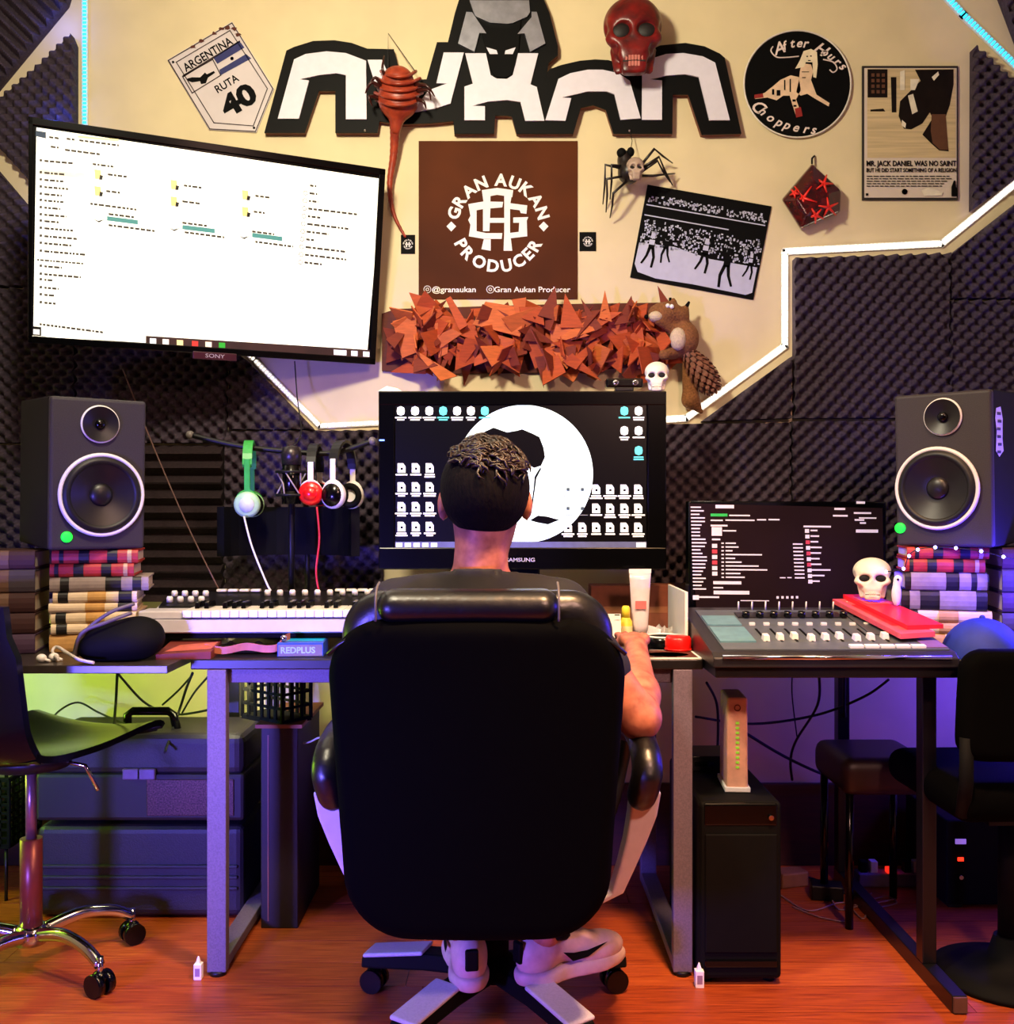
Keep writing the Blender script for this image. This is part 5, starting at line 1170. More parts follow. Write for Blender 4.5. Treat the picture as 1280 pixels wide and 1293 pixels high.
MB().lathe([(0.030, 0), (0.033, 0.006), (0.033, 0.033), (0.029, 0.040), (0.0001, 0.041)], n=36).build('cap', M('bright_red_plastic', (238, 18, 14), 0.35, var=0.05), t); MB().ring((0, 0, 0.008), (0, 0, 1), 0.033, 0.0018, 36, 6).build('grip_ring', M('bright_red_plastic', (238, 18, 14)), t)
t = thing('wooden_block', 'small pale wooden block behind the computer mouse', 'block', (X(800, 2.76), 2.76, DZ)); MB().box((0, 0, 0.011), (0.06, 0.03, 0.022)).build('body', M('pale_wood', (206, 164, 112), 0.6, var=0.2, stretch=(1, 8, 8), scale=30), t, bevel=0.002); MB().box((0.0, 0, 0.0245), (0.045, 0.022, 0.005)).build('top_slat', M('dark_slat', (70, 44, 30), 0.6), t)
t = thing('mouse_mat', 'small printed mat with white rim and yellow oval under the mouse', 'mat', (0.375, 2.575, DZ)); MB().box((0, 0, 0.0015), (0.19, 0.145, 0.003)).build('mat', m_paper, t); MB().box((0, 0, 0.0033), (0.176, 0.131, 0.0006)).build('print', M('mat_print', (78, 34, 22), 0.6, var=0.5, scale=25), t)
m = MB(); m.lathe([(0.0001, 0), (0.052, 0)], (0.02, -0.015, 0.0041), n=28); 
for v in m.v: v.y = -0.015 + (v.y + 0.015) * 0.75
m.build('oval_print', M('mat_yellow', (206, 150, 44), 0.6, var=0.3, scale=30), t)
t = thing('computer_mouse', 'black computer mouse under the hand on the printed mat', 'mouse', (0.325, 2.60, DZ + 0.0042), (0, 0, R(-8)))
sbuild(sdf(INT(0.004, s_ell((0, 0, 0.0), (0.032, 0.056, 0.036)), half((0, 0, -1), 0.0)), (-.04, -.06, -.002), (.04, .06, .04), 0.003), 'shell', m_gloss, t); MB().cyl((-0.004, 0.03, 0.03), (0.004, 0.03, 0.03), 0.007, n=14).build('scroll_wheel', M('grey_rubber', (120, 116, 116), 0.5), t)
t = thing('note_card', 'white note card standing behind the seated shoulder', 'card', (X(772, 2.8), 2.8, DZ)); MB().box((0, 0, 0.04), (0.05, 0.004, 0.08), rot=(R(-8), 0, 0)).build('card', m_paper, t); MB().box((0.014, -0.0095, 0.078), (0.014, 0.0008, 0.003), rot=(R(-8), 0, 0)).build('print', m_ink, t)
t = thing('white_board', 'narrow white panel standing between the desk and mixing console', 'panel', (0.460, 2.86, DZ)); MB().box((0, -0.06, 0.075), (0.008, 0.28, 0.15)).build('panel', m_white, t, bevel=0.001); MB().box((-0.006, -0.06, 0.006), (0.02, 0.28, 0.012)).build('foot', m_matte, t)
t = thing('brown_box', 'plain brown cardboard box behind the gel tube under the monitor', 'box', (0.37, 3.08, DZ)); MB().box((0, 0, 0.07), (0.25, 0.10, 0.14)).build('carton', M('brown_card', (120, 66, 44), 0.8, var=0.15), t, bevel=0.002); MB().box((0, -0.0505, 0.07), (0.25, 0.001, 0.018)).build('tape', M('card_tape', (142, 92, 62), 0.4), t)
# --- skull and red folders on the console
m_redf = M('red_folder', (214, 34, 52), 0.4, var=0.12, scale=20); m_pinkf = M('pink_folder', (224, 86, 100), 0.45, var=0.12)
zc = lambda y_: DZ + 0.034 + (y_ - 2.36 - 0.02) * (0.064 / 0.42) + 0.004
def sheet_on(name, label, pts, th, mat, mat2, lift, pr):
    v0 = [Vector((x_, y_, zc(y_) + lift)) for x_, y_ in pts]; t = thing(name, label, 'folder', v0[0])
    n = len(v0); vs = v0 + [v + Vector((0, 0, th)) for v in v0]
    MB().add(vs, [tuple(range(n))[::-1], tuple(range(n, 2 * n))] + [(i, (i + 1) % n, (i + 1) % n + n, i + n) for i in range(n)]).build('cover', mat, t, world=True)
    k = [sum(((vs[n + i] * w_) for i, w_ in enumerate(ws)), Vector()) + Vector((0, 0, 0.0008)) for ws in pr]
    MB().add(k, [tuple(range(len(k)))]).build('print', mat2, t, world=True)
pr4 = [(.7, .1, .1, .1), (.1, .7, .1, .1), (.1, .1, .7, .1), (.1, .1, .1, .7)]; pr_band = [(.8, .1, 0, .1), (.1, .8, .1, 0), (.05, .6, .3, .05), (.6, .05, .05, .3)]
sheet_on('folder', 'pink-red folder lying underneath the bright red folder on the console', [(0.875, 2.79), (0.965, 2.79), (1.015, 2.46), (0.925, 2.44)], 0.012, m_pinkf, m_redf, 0.009, pr4)
sheet_on('folder', 'bright red folder on top, lying between the console and the books', [(0.905, 2.795), (0.99, 2.795), (1.045, 2.485), (0.955, 2.475)], 0.010, m_redf, m_pinkf, 0.022, pr_band)
skull('skull_ornament', 'large white plastic skull sitting on the red folder', (0.962, 2.735, zc(2.735) + 0.033), 0.115, -0.3, m_bone, xsc=1.16, zsc=0.92)
t = thing('white_figurine', 'small white lumpy figurine squeezed between skull and books', 'figurine', (1.0, 2.665, zc(2.665) + 0.033)); sbuild(sdf(U(0.01, s_ell((0, 0, 0.03), (0.012, 0.012, 0.032)), s_ell((0.004, 0, 0.066), (0.011, 0.011, 0.013))), (-.02, -.02, -.003), (.02, .02, .085), 0.003), 'body', m_white, t); MB().ball((0, -0.011, 0.068), 0.003).build('eye', m_ink, t)
# --- blue cap on the right desk
t = thing('baseball_cap', 'blue cap with black brim on the black side desk', 'cap', (1.145, 2.50, DZ), (0, 0, R(55)))
f = SUB(0.004, s_ell((0, 0, 0), (0.085, 0.095, 0.10)), s_ell((0, 0, 0), (0.074, 0.084, 0.088)), half((0, 0, 1), 0.002))
sbuild(sdf(f, (-.09, -.1, -.001), (.09, .1, .105), 0.004), 'crown', M('cap_blue', (24, 46, 150), 0.7, var=0.12), t, smooth_it=4)
m = MB(); n = 14; vs = []
for r_ in (0, 1):
    for i in range(n + 1):
        a = math.pi * (-0.08 + 1.16 * i / n); rr = 0.085 if r_ == 0 else 0.165; vs.append((math.cos(a) * (rr if r_ == 0 else rr * .75), -math.sin(a) * rr, 0.012 + 0.022 * math.sin(a) * (1 if r_ == 0 else .45)))
m.add(vs + [(v[0], v[1], v[2] - 0.004) for v in vs], [(i, i + 1, n + 2 + i, n + 1 + i) for i in range(n)] + [(2 * n + 2 + i, 3 * n + 3 + i, 3 * n + 4 + i, 2 * n + 3 + i) for i in range(n)] + [(n + 1 + i, n + 2 + i, 3 * n + 4 + i, 3 * n + 3 + i) for i in range(n)], True)
m.build('brim', M('cap_black', (12, 10, 16), 0.6), t)
MB().ball((0, 0, 0.10), 0.007).build('button', M('cap_blue', (24, 46, 150)), t)
# ------------------------------------------------------------------ things under and beside the piano keyboard
t = thing('brown_folder_box', 'reddish brown folded card box below the piano keyboard', 'box', (X(240, 2.57), 2.57, DZ), (0, 0, R(4)))
m_rc = M('reddish_card', (112, 40, 32), 0.7, var=0.2, scale=20); MB().add([(-0.065, -0.07, 0), (0.065, -0.07, 0), (0.065, 0.06, 0), (-0.065, 0.06, 0), (-0.065, -0.07, 0.012), (0.065, -0.07, 0.018), (0.065, 0.06, 0.03), (-0.06, 0.06, 0.03)], [(0, 1, 2, 3), (4, 5, 6, 7), (0, 1, 5, 4), (1, 2, 6, 5), (2, 3, 7, 6), (3, 0, 4, 7)]).build('body', m_rc, t)
MB().add([(-0.05, -0.05, 0.016), (0.06, -0.045, 0.021), (0.07, -0.01, 0.034), (-0.02, -0.015, 0.028)], [(0, 1, 2, 3)]).build('flap', M('orange_card', (176, 84, 50), 0.7), t)
t = thing('leather_strap', 'brown wavy leather strap lying at the middle desk front', 'strap', (X(310, 2.55), 2.55, DZ))
cv = catmull([P(258, 818, 2.55), P(282, 822, 2.545), P(310, 817, 2.55), P(335, 820, 2.55), P(350, 818, 2.55), P(358, 808, 2.56), P(366, 804, 2.6)], 6); m = MB(); n = len(cv)
for i, p in enumerate(cv): p.z = max(p.z, DZ + 0.009)
m.add([q for p in cv for q in (p + Vector((0, 0, -0.008)), p + Vector((0, 0, 0.010)), p + Vector((0, 0.003, 0.010)), p + Vector((0, 0.003, -0.008)))], [(4 * i + k, 4 * i + (k + 1) % 4, 4 * i + 4 + (k + 1) % 4, 4 * i + 4 + k) for i in range(n - 1) for k in range(4)])
m.build('band', M('tan_leather', (176, 98, 72), 0.5, var=0.2), t, world=True)
MB().ball(P(358, 806, 2.555), (0.008, 0.006, 0.008)).build('buckle', m_chrome, t, world=True)
t = thing('remote_control', 'flat black remote control behind the leather strap', 'remote', (X(312, 2.61), 2.61, DZ), (0, 0, R(3))); MB().box((0, 0, 0.010), (0.16, 0.045, 0.02)).build('case', m_matte, t, bevel=0.004); MB().box((0, -0.005, 0.0205), (0.145, 0.008, 0.0015)).build('silver_strip', m_chrome, t)
rnd = random.Random(8)
for i, (px, lab) in enumerate(((296, 'crumpled white paper scrap under the piano keyboard beside the folded box'), (330, 'crumpled white paper scrap under the piano keyboard behind the remote'), (372, 'crumpled white paper scrap behind the blue carton'), (402, 'crumpled white paper scrap behind the blue carton next to the chair'))):
    t = thing('paper_scrap', lab, 'paper', (X(px, 2.70), 2.66 + 0.0 * i, DZ), group='paper scraps under the keyboard')
    m = MB(); a = [(math.cos(k * 1.047) * rnd.uniform(.02, .032), math.sin(k * 1.047) * rnd.uniform(.01, .02), rnd.uniform(0.0, 0.004)) for k in range(6)]; m.add(a + [(rnd.uniform(-.01, .01), 0.002, 0.026), (0.012, 0.0, 0.02)], [(k, (k + 1) % 6, 6 if k < 3 else 7) for k in range(6)] + [(3, 6, 7), (0, 7, 6), (5, 4, 3, 2, 1, 0)]).build('sheet', m_paper, t)
    MB().box((0, -0.02, 0.001), (0.03, 0.01, 0.002), rot=(0, 0, 0.3)).build('torn_strip', m_paper, t)
t = thing('blue_carton', 'small blue carton with pale lettering on the middle desk', 'box', (X(380, 2.57), 2.60, DZ), (0, 0, R(4)))
m_bcar = M('carton_blue', (28, 70, 170), 0.45, var=0.25, scale=25); MB().box((0, 0, 0.0175), (0.112, 0.12, 0.035)).build('carton', m_bcar, t, bevel=0.0015); MB().box((0, 0.01, 0.0353), (0.104, 0.075, 0.0006)).build('cyan_print', M('carton_cyan', (20, 160, 206), 0.4, var=0.3, scale=18, stretch=(1, 4, 1)), t); MB().box((0, -0.0604, 0.016), (0.106, 0.0006, 0.028)).build('grey_print', M('carton_grey', (110, 104, 120), 0.5), t)
MB().text('REDPLUS', (-0.006, -0.0612, 0.016), (1, 0, 0), (0, 0, 1), 0.021, bold=0.0006).build('lettering', M('carton_pale_blue', (150, 190, 240), 0.5), t)
t = thing('black_pouch', 'black leather pouch slumped at the front of the side desk', 'bag', (X(150, 2.47), 2.49, DZ))
f = U(0.03, s_ell((0.01, 0, 0.045), (0.085, 0.06, 0.05)), s_ell((-0.05, 0, 0.035), (0.06, 0.05, 0.04)), s_ell((0.04, 0.02, 0.06), (0.05, 0.04, 0.04)))
sbuild(sdf(INT(0.004, f, half((0, 0, -1), 0)), (-.12, -.07, -.002), (.11, .07, .11), 0.005), 'body', m_matte, t)
for k, (h_, o) in enumerate(((0.135, 0.0), (0.115, 0.018))): MB().tube(catmull([(-0.10, -0.02 - o, 0.012), (-0.075, -0.035 - o, 0.07), (-0.02, -0.03 - o, h_ - 0.02), (0.03, 0.0 - o, h_)], 6), 0.005, 6).build('strap', M('strap_grey', (96, 88, 86), 0.5), t)
cable('coiled_cord', [P(74, 836, 2.43), P(66, 826, 2.5), P(72, 820, 2.52), P(84, 827, 2.47), P(100, 836, 2.42), P(118, 840, 2.40)], 0.004, m_wcord, 'pale coiled cord at the corner of the side desk')
bpy.data.objects['coiled_cord'].location.z += 0.006
for i, (px, lab) in enumerate(((50, 'white earbud case left of the pale coiled cord'), (61, 'white earbud next to the pale coiled cord'))):
    t = thing('earbud', lab, 'earbud', (X(px, 2.44), 2.45 + 0.02 * i, DZ)); MB().ball((0, 0, 0.010), (0.012, 0.011, 0.010)).build('bud', m_white, t); MB().cyl((0.004, 0, 0.008), (0.022, -0.004, 0.004), 0.004, 0.003, 10).build('stem', m_white, t)
# ------------------------------------------------------------------ microphone boom, headphones
D = 2.97; zb = Z(566, D)
t = thing('microphone_stand', 'black microphone boom stand carrying a studio microphone and headphones', 'stand', (X(366, D), D + 0.02, DZ))
MB().lathe([(0.075, 0), (0.075, 0.012), (0.02, 0.02)], (0, 0, 0), n=32).build('base', m_black, t); MB().cyl((0, 0, 0.015), (0, 0, zb - DZ), 0.009).build('pole', m_black, t)
MB().tube(catmull([P(240, 549, D), P(300, 563, D), P(366, 570, D), P(420, 572, D), P(470, 557, D)], 6), 0.008, 10).build('boom', m_black, t, world=True)
for q in ((240, 549), (470, 557)): MB().ball(P(*q, D), 0.012).build('end_knob', M('knob_grey', (110, 104, 100), 0.4), t, world=True)
c = P(368, 605, D - 0.05); MB().cyl(c + Vector((0, 0, -0.07)), c + Vector((0, 0, 0.06)), 0.026, n=28).build('microphone_body', m_gloss, t, world=True); MB().lathe([(0.027, 0.0), (0.028, 0.03), (0.024, 0.05), (0.0001, 0.055)], c + Vector((0, 0, 0.04)), n=28).build('microphone_grille', M('grille_metal', (70, 66, 66), 0.35, 0.8, var=0.4, scale=300), t, world=True)
for dz in (-0.045, 0.02): MB().ring(c + Vector((0, 0, dz)), (0, 0, 1), 0.042, 0.004, 32, 6).build('shock_mount_ring', m_black, t, world=True)
for k in range(6): 
    a = k * math.pi / 3 + .3; MB().tube([c + Vector((0.042 * math.cos(a), 0.042 * math.sin(a), 0.02)), c + Vector((0.028 * math.cos(a + .5), 0.028 * math.sin(a + .5), -0.012)), c + Vector((0.042 * math.cos(a + 1), 0.042 * math.sin(a + 1), -0.045))], 0.0022, 5).build('elastic', M('elastic_pale', (170, 160, 156), 0.6), t, world=True)
# black curved reflection shield
t = thing('reflection_shield', 'black curved sound shield behind the hanging headphones', 'shield', (X(368, 3.08), 3.08, DZ))
m = MB(); n = 16; vs = []; zl, zh = Z(702, 3.06) - DZ, Z(640, 3.06) - DZ
for rr in (0.20, 0.225):
    for zz in (zl, zh):
        for i in range(n + 1): a = R(-68 + 136 * i / n); vs.append((rr * math.sin(a), rr * math.cos(a) - 0.13, zz))
k = n + 1
m.add(vs, [(i, i + 1, k + i + 1, k + i) for i in range(n)] + [(2 * k + i, 3 * k + i, 3 * k + i + 1, 2 * k + i + 1) for i in range(n)] + [(i, 2 * k + i, 2 * k + i + 1, i + 1) for i in range(n)] + [(k + i, k + i + 1, 3 * k + i + 1, 3 * k + i) for i in range(n)] + [(0, k, 3 * k, 2 * k), (n, 2 * k + n, 3 * k + n, k + n)]).build('shell', m_matte, t)
MB().cyl((0.03, 0.09, 0), (0.03, 0.09, zh), 0.008).build('post', m_black, t); MB().lathe([(0.06, 0), (0.06, 0.008), (0.01, 0.012)], (0.03, 0.09, 0), n=24).build('foot', m_black, t)
def headphones(label, px, py_top, py_cup, r_px, m_band, m_cup, m_face, m_yoke, rz=0.0, oval=1.0, fr=0.62):
    ztop = Z(py_top, D); zc_ = Z(py_cup, D - 0.08); t = thing('headphones', label, 'headphones', (X(px, D), D, zc_ - r_px * D / F), (0, 0, rz), 'headphones hung on the boom'); o = zc_ - r_px * D / F
    H = ztop - o; rb = 0.072
    arc = [(0, -rb * math.sin(a), H - rb + rb * math.cos(a)) for a in np.linspace(-math.pi / 2, math.pi / 2, 15)]
    m = MB(); n = len(arc)
    m.add([(s_ * 0.013, y_ * k_, z_ if k_ == 1 else z_ - 0.008) for (x_, y_, z_) in arc for k_, s_ in ((1, -1), (1, 1), (.9, 1), (.9, -1))], [(4 * i + j, 4 * i + (j + 1) % 4, 4 * i + 4 + (j + 1) % 4, 4 * i + 4 + j) for i in range(n - 1) for j in range(4)] + [(0, 1, 2, 3), (4 * n - 4, 4 * n - 1, 4 * n - 2, 4 * n - 3)]).build('headband', m_band, t)
    rc = r_px * D / F
    for s_ in (-1, 1):
        MB().box((0, s_ * 0.071, (H - rb + rc * 1.9) / 2 + 0.006), (0.016, 0.006, H - rb - rc * 1.9 + 0.02)).build('slider', m_yoke, t, bevel=0.0015)
        m = MB(); m.lathe([(rc * 0.9, 0), (rc, 0.006), (rc, 0.022), (rc * .82, 0.03), (0.0001, 0.031)], (0, s_ * 0.052, rc), (0, s_, 0), 28)
        for v in m.v: v.x *= oval
        cp = m.build('ear_cup', m_cup, t)
        m = MB(); m.lathe([(rc * fr, -0.004), (rc * fr * .9, 0.004), (0.0001, 0.006)], (0, s_ * 0.082, rc), (0, s_, 0), 24)
        for v in m.v: v.x *= oval
        m.build('cup_face', m_face, cp)
        m = MB(); m.ring((0, s_ * 0.048, rc), (0, 1, 0), rc * .72, rc * .25, 24, 8); m.build('ear_pad', m_matte, cp)
        MB().tube([(0.9 * rc * oval * math.cos(a), s_ * 0.07, rc + 1.08 * rc * math.sin(a)) for a in np.linspace(0.15, math.pi - 0.15, 11)], 0.0032, 6).build('yoke', m_yoke, t)
    return t
m_hg = M('headphone_green', (52, 176, 66), 0.4); m_hpg = M('headphone_pale_green', (176, 226, 176), 0.4); m_hr = M('headphone_red', (226, 16, 16), 0.3, coat=0.4)
headphones('green and white headphones hanging on the microphone boom', 315, 556, 637, 16, m_hg, m_hpg, M('cup_pale', (206, 226, 214), 0.4), m_hg, 0.15)
headphones('red headphones with white clips hanging on the microphone boom', 398, 560, 623, 15, m_black, m_hr, m_hr, m_white)
headphones('black and white headphones hanging on the end of the boom', 433, 556, 625, 17, m_black, m_white, m_gloss, m_white, -0.25, 0.9, 0.88)
cable('headphone_cord', [P(308, 652, 2.88), P(318, 690, 2.86), P(336, 735, 2.84), P(342, 746, 2.84)], 0.0028, m_white, 'straight white cord hanging from the green headphones')
cable('headphone_cord', [P(400, 640, 2.88), P(403, 680, 2.88), P(399, 720, 2.88), P(402, 745, 2.88)], 0.003, M('red_cord', (196, 40, 44), 0.4), 'thin red cord hanging from the red headphones')
cable('thin_cable', [P(155, 466, 3.2), P(190, 555, 3.1), P(235, 660, 3.0), P(277, 746, 2.92)], 0.0022, M('brown_cord', (96, 66, 60), 0.6), 'thin brown cable hanging diagonally beside the wedge foam panel')
cable('thin_cable', [P(372, 456, 3.22), P(375, 500, 3.2), P(380, 548, 3.1), P(366, 566, 2.99)], 0.002, m_cord, 'thin black cable dropping from the television to the microphone boom')
# ------------------------------------------------------------------ things under the desks
m_case = M('case_plastic', (34, 30, 35), 0.55, var=0.3, scale=300, bump=0.2)
t = thing('equipment_case', 'large black hard-shell case with ribs and top handle under the side desk', 'case', (-1.01, 2.99, 0))
MB().box((0, 0, 0.13), (0.57, 0.27, 0.25)).build('lower_shell', m_case, t, bevel=0.02, seg=3); MB().box((0, 0, 0.335), (0.575, 0.275, 0.13)).build('middle_band', M('case_dark', (26, 20, 20), 0.6), t, bevel=0.01); MB().box((0, 0, 0.45), (0.57, 0.27, 0.115)).build('upper_shell', m_case, t, bevel=0.025, seg=3)
for zz in (0.115, 0.145, 0.085): MB().box((0, -0.136, zz), (0.54, 0.012, 0.010)).build('rib', m_case, t, bevel=0.003)
MB().box((0.14, -0.1385, 0.335), (0.24, 0.006, 0.10)).build('grille', M('grille_brown', (74, 50, 44), 0.4, 0.5, var=0.8, scale=240), t, bevel=0.002)
for xx in (-0.02, 0.02): MB().box((xx, -0.14, 0.40), (0.05, 0.012, 0.03)).build('latch', M('latch_violet', (110, 96, 120), 0.3, 0.4), t, bevel=0.003)
MB().tube([(-0.065, -0.05, 0.505), (-0.065, -0.05, 0.545), (-0.05, -0.05, 0.556), (0.05, -0.05, 0.556), (0.065, -0.05, 0.545), (0.075, -0.05, 0.505)], 0.012, 10).build('handle', m_gloss, t)
for xx in (-0.24, 0.24):
    for yy in (-0.09, 0.09): MB().cyl((xx, yy, 0), (xx, yy, 0.01), 0.02).build('foot', m_black, t)
# tall dark box with a perforated crate on it
t = thing('dark_cabinet', 'tall narrow dark cabinet beside the hard-shell case', 'cabinet', (-0.612, 2.95, 0)); MB().box((0, 0, 0.27), (0.10, 0.32, 0.54)).build('body', M('cabinet_dark', (24, 14, 14), 0.6), t, bevel=0.003); MB().box((-0.03, -0.1605, 0.27), (0.003, 0.002, 0.5)).build('edge_strip', M('edge_brown', (120, 72, 48), 0.5), t); MB().box((0, -0.005, 0.545), (0.125, 0.33, 0.01)).build('top_board', M('raw_board', (140, 84, 50), 0.7), t)
def perforated(label, loc, rz, w_, d_, h_, cols, rows, legs=0.0):
    t = thing('perforated_crate', label, 'crate', loc, (0, 0, rz)); bar = 0.0055
    for side in range(4):
        L = w_ if side % 2 == 0 else d_; a = side * math.pi / 2; off = (d_ if side % 2 == 0 else w_) / 2
        mm = Euler((0, 0, a)).to_matrix(); n = cols if side % 2 == 0 else max(3, int(cols * d_ / w_)); m = MB()
        for i in range(n + 1): m.box(mm @ Vector((-L / 2 + L * i / n, -off, 0)) + Vector((0, 0, legs + h_ / 2)), (bar * 1.7, bar, h_), rot=mm)
        for j in range(rows + 1): m.box(mm @ Vector((0, -off, 0)) + Vector((0, 0, legs + h_ * j / rows)), (L, bar, bar * (2.4 if j in (0, rows) else 1.3)), rot=mm)
        m.build('side_grid', m_matte, t)
    MB().box((0, 0, legs + 0.003), (w_, d_, 0.006)).build('bottom', m_matte, t)
    if legs:
        for sx in (-1, 1):
            for sy in (-1, 1): MB().cyl((sx * w_ * .45, sy * d_ * .45, 0), (sx * w_ * .45, sy * d_ * .45, legs), 0.005, n=8).build('wire_leg', m_dkleg, t)
    return t
perforated('black plastic crate with square holes on the dark cabinet', (-0.64, 2.88, 0.552), R(-38), 0.17, 0.10, 0.15, 6, 4)
perforated('black perforated basket on wire legs behind the swivel chair', (-1.56, 3.08, 0), R(0), 0.26, 0.2, 0.19, 10, 8, 0.16)
# computer tower, modem, box
t = thing('computer_tower', 'glossy black computer tower standing beside the middle desk leg', 'computer', (0.552, 2.68, 0))
MB().box((0, 0, 0.225), (0.195, 0.46, 0.42)).build('case', m_matte, t, bevel=0.012, seg=3); MB().box((0, -0.226, 0.405), (0.175, 0.012, 0.055)).build('front_visor', m_gloss, t, bevel=0.012, seg=3); MB().box((0, -0.232, 0.22), (0.17, 0.006, 0.28)).build('front_panel', m_matte, t, bevel=0.004); MB().box((0, -0.232, 0.055), (0.17, 0.008, 0.018)).build('lower_trim', m_gloss, t, bevel=0.003)
for sx in (-0.075, 0.075):
    for yy in (-0.19, 0.19): MB().cyl((sx, yy, 0), (sx, yy, 0.018), 0.014).build('foot', m_black, t)
MB().cyl((0.07, -0.236, 0.40), (0.07, -0.24, 0.40), 0.006).build('power_button', m_chrome, t)
t = thing('modem', 'upright pale modem router with a column of green lights on the computer tower', 'modem', (X(926, 2.60), 2.60, 0.436), (0, 0, R(-4)))
MB().box((0, 0, 0.118), (0.052, 0.13, 0.225), taper=0.96).build('case', M('modem_orange_lit_white', (226, 172, 140), 0.5), t, bevel=0.006); MB().box((0, 0, 0.006), (0.062, 0.14, 0.012)).build('base', m_paper, t, bevel=0.002)  # orange cast of the light is painted into the white case
for k in range(10): MB().box((0, -0.0648, 0.06 + k * 0.012), (0.008, 0.003, 0.005)).build('indicator', M('led_dim_green', (120, 170, 40), emit=0.8), t)
MB().ring((0, -0.064, 0.205), (0, 1, 0), 0.007, 0.0014, 16, 5).build('logo_mark', M('logo_maroon', (120, 40, 40)), t)
t = thing('black_box', 'small black box lying on the computer tower behind the modem', 'box', (0.56, 2.80, 0.436)); MB().box((0, 0, 0.02), (0.15, 0.13, 0.04)).build('case', m_black, t, bevel=0.003); MB().box((-0.04, -0.066, 0.02), (0.05, 0.002, 0.012)).build('slot', m_gloss, t)
t = thing('lit_wall_tube', 'white tube with black marks standing in for a lit wall strip behind the computer tower', 'tube', (0.515, 3.0, 0)); MB().lathe([(0.017, 0), (0.0165, 0.628), (0.012, 0.635), (0.0001, 0.636)], n=20).build('tube', m_paper, t)  # white tube stands in for a brightly lit strip of wall
for k, zz in enumerate((0.57, 0.49, 0.41, 0.44)): MB().tube([(-0.012, -0.013, zz), (0, -0.0175, zz + 0.004), (0.012, -0.0135, zz - 0.006 * (k % 2))], 0.002, 5).build('dark_mark', m_ink, t)
# padded stool
t = thing('padded_stool', 'dark brown padded stool with black legs under the side desk', 'stool', (1.02, 2.90, 0)); sbuild(sdf(s_box((0, 0, 0.41), (0.125, 0.14, 0.05), 0.03), (-.14, -.16, .35), (.14, .16, .47), 0.008), 'cushion', M('dark_brown_vinyl', (40, 20, 20), 0.45), t)
for sx in (-0.1, 0.1):
    for sy in (-0.11, 0.11): MB().cyl((sx, sy, 0), (sx, sy, 0.37), 0.011).build('leg', m_gloss, t)
# power strip, adapters and loose leads
t = thing('power_strip', 'white power strip with plugs and a glowing red switch on the floor', 'power strip', (1.15, 3.12, 0)); MB().box((0, 0, 0.02), (0.20, 0.05, 0.04)).build('body', M('strip_grey', (150, 130, 150), 0.5), t, bevel=0.004); MB().box((0.0, -0.012, 0.048), (0.03, 0.025, 0.016)).build('switch', M('switch_red', (255, 40, 24), emit=1.2), t, bevel=0.003)
for k, xx in enumerate((-0.08, -0.05, 0.05, 0.08)): MB().box((xx, 0, 0.056), (0.022, 0.028, 0.034)).build('plug', (m_matte, m_paper, m_matte, m_paper)[k], t, bevel=0.003)
for k, (px, lab) in enumerate(((1000, 'tan power adapter on the floor beside the computer tower'), (1040, 'dark power adapter lying on the floor between cables'))):
    t = thing('power_adapter', lab, 'adapter', (X(px, 3.1) - k * 0.02, 3.12 - k * 0.11, 0), (0, 0, 0.3 - 0.5 * k)); MB().box((0, 0, 0.022), (0.09, 0.06, 0.044)).build('brick', (M('adapter_tan', (130, 84, 60), 0.6), m_black)[k], t, bevel=0.005); MB().tube(catmull([(0.045, 0, 0.02), (0.08, -0.02, 0.012), (0.10, -0.05, 0.006)], 5), 0.003, 6).build('lead', m_cord, t)
t = thing('amplifier', 'black amplifier box with small lights under the side desk', 'amplifier', (1.42, 3.08, 0)); MB().box((0, 0, 0.13), (0.36, 0.3, 0.24)).build('case', m_matte, t, bevel=0.005); MB().box((-0.14, -0.152, 0.14), (0.016, 0.003, 0.010)).build('red_light', M('led_red', (255, 40, 20), emit=3.0), t); MB().box((-0.14, -0.152, 0.19), (0.03, 0.003, 0.014)).build('display', M('led_violet', (150, 110, 220), emit=0.8), t); MB().cyl((-0.14, -0.15, 0.09), (-0.14, -0.158, 0.09), 0.006).build('dial', m_chrome, t)
for sx in (-0.15, 0.15): MB().box((sx, 0, 0.005), (0.04, 0.28, 0.01)).build('foot', m_black, t)
m_pc = M('pinkish_cord', (150, 110, 112), 0.6)
def fl(px, py, z=0.004): d = F * (CZ - z) / (py - CY); return Vector((X(px, d), min(d, 3.2), z))
for i, L in enumerate(([(985, 1130), (1020, 1150), (1060, 1140), (1090, 1143), (1130, 1135)], [(1048, 1128), (1058, 1148), (1085, 1143), (1100, 1128)], [(1000, 1145), (1035, 1158), (1070, 1163), (1066, 1145)], [(1070, 1140), (1090, 1160), (1098, 1130)], [(1110, 1146), (1132, 1140), (1120, 1132), (1100, 1136)])):
    cable('floor_lead', [fl(a, max(b, 1112)) for a, b in L], 0.0022, m_pc, ('long thin lead running from the computer tower past the adapters', 'thin lead looping under the glowing power strip', 'thin lead trailing forward on the floor beside the tower', 'thin lead crossing in front of the power strip', 'thin lead looping towards the stool legs')[i], group='leads by the power strip')
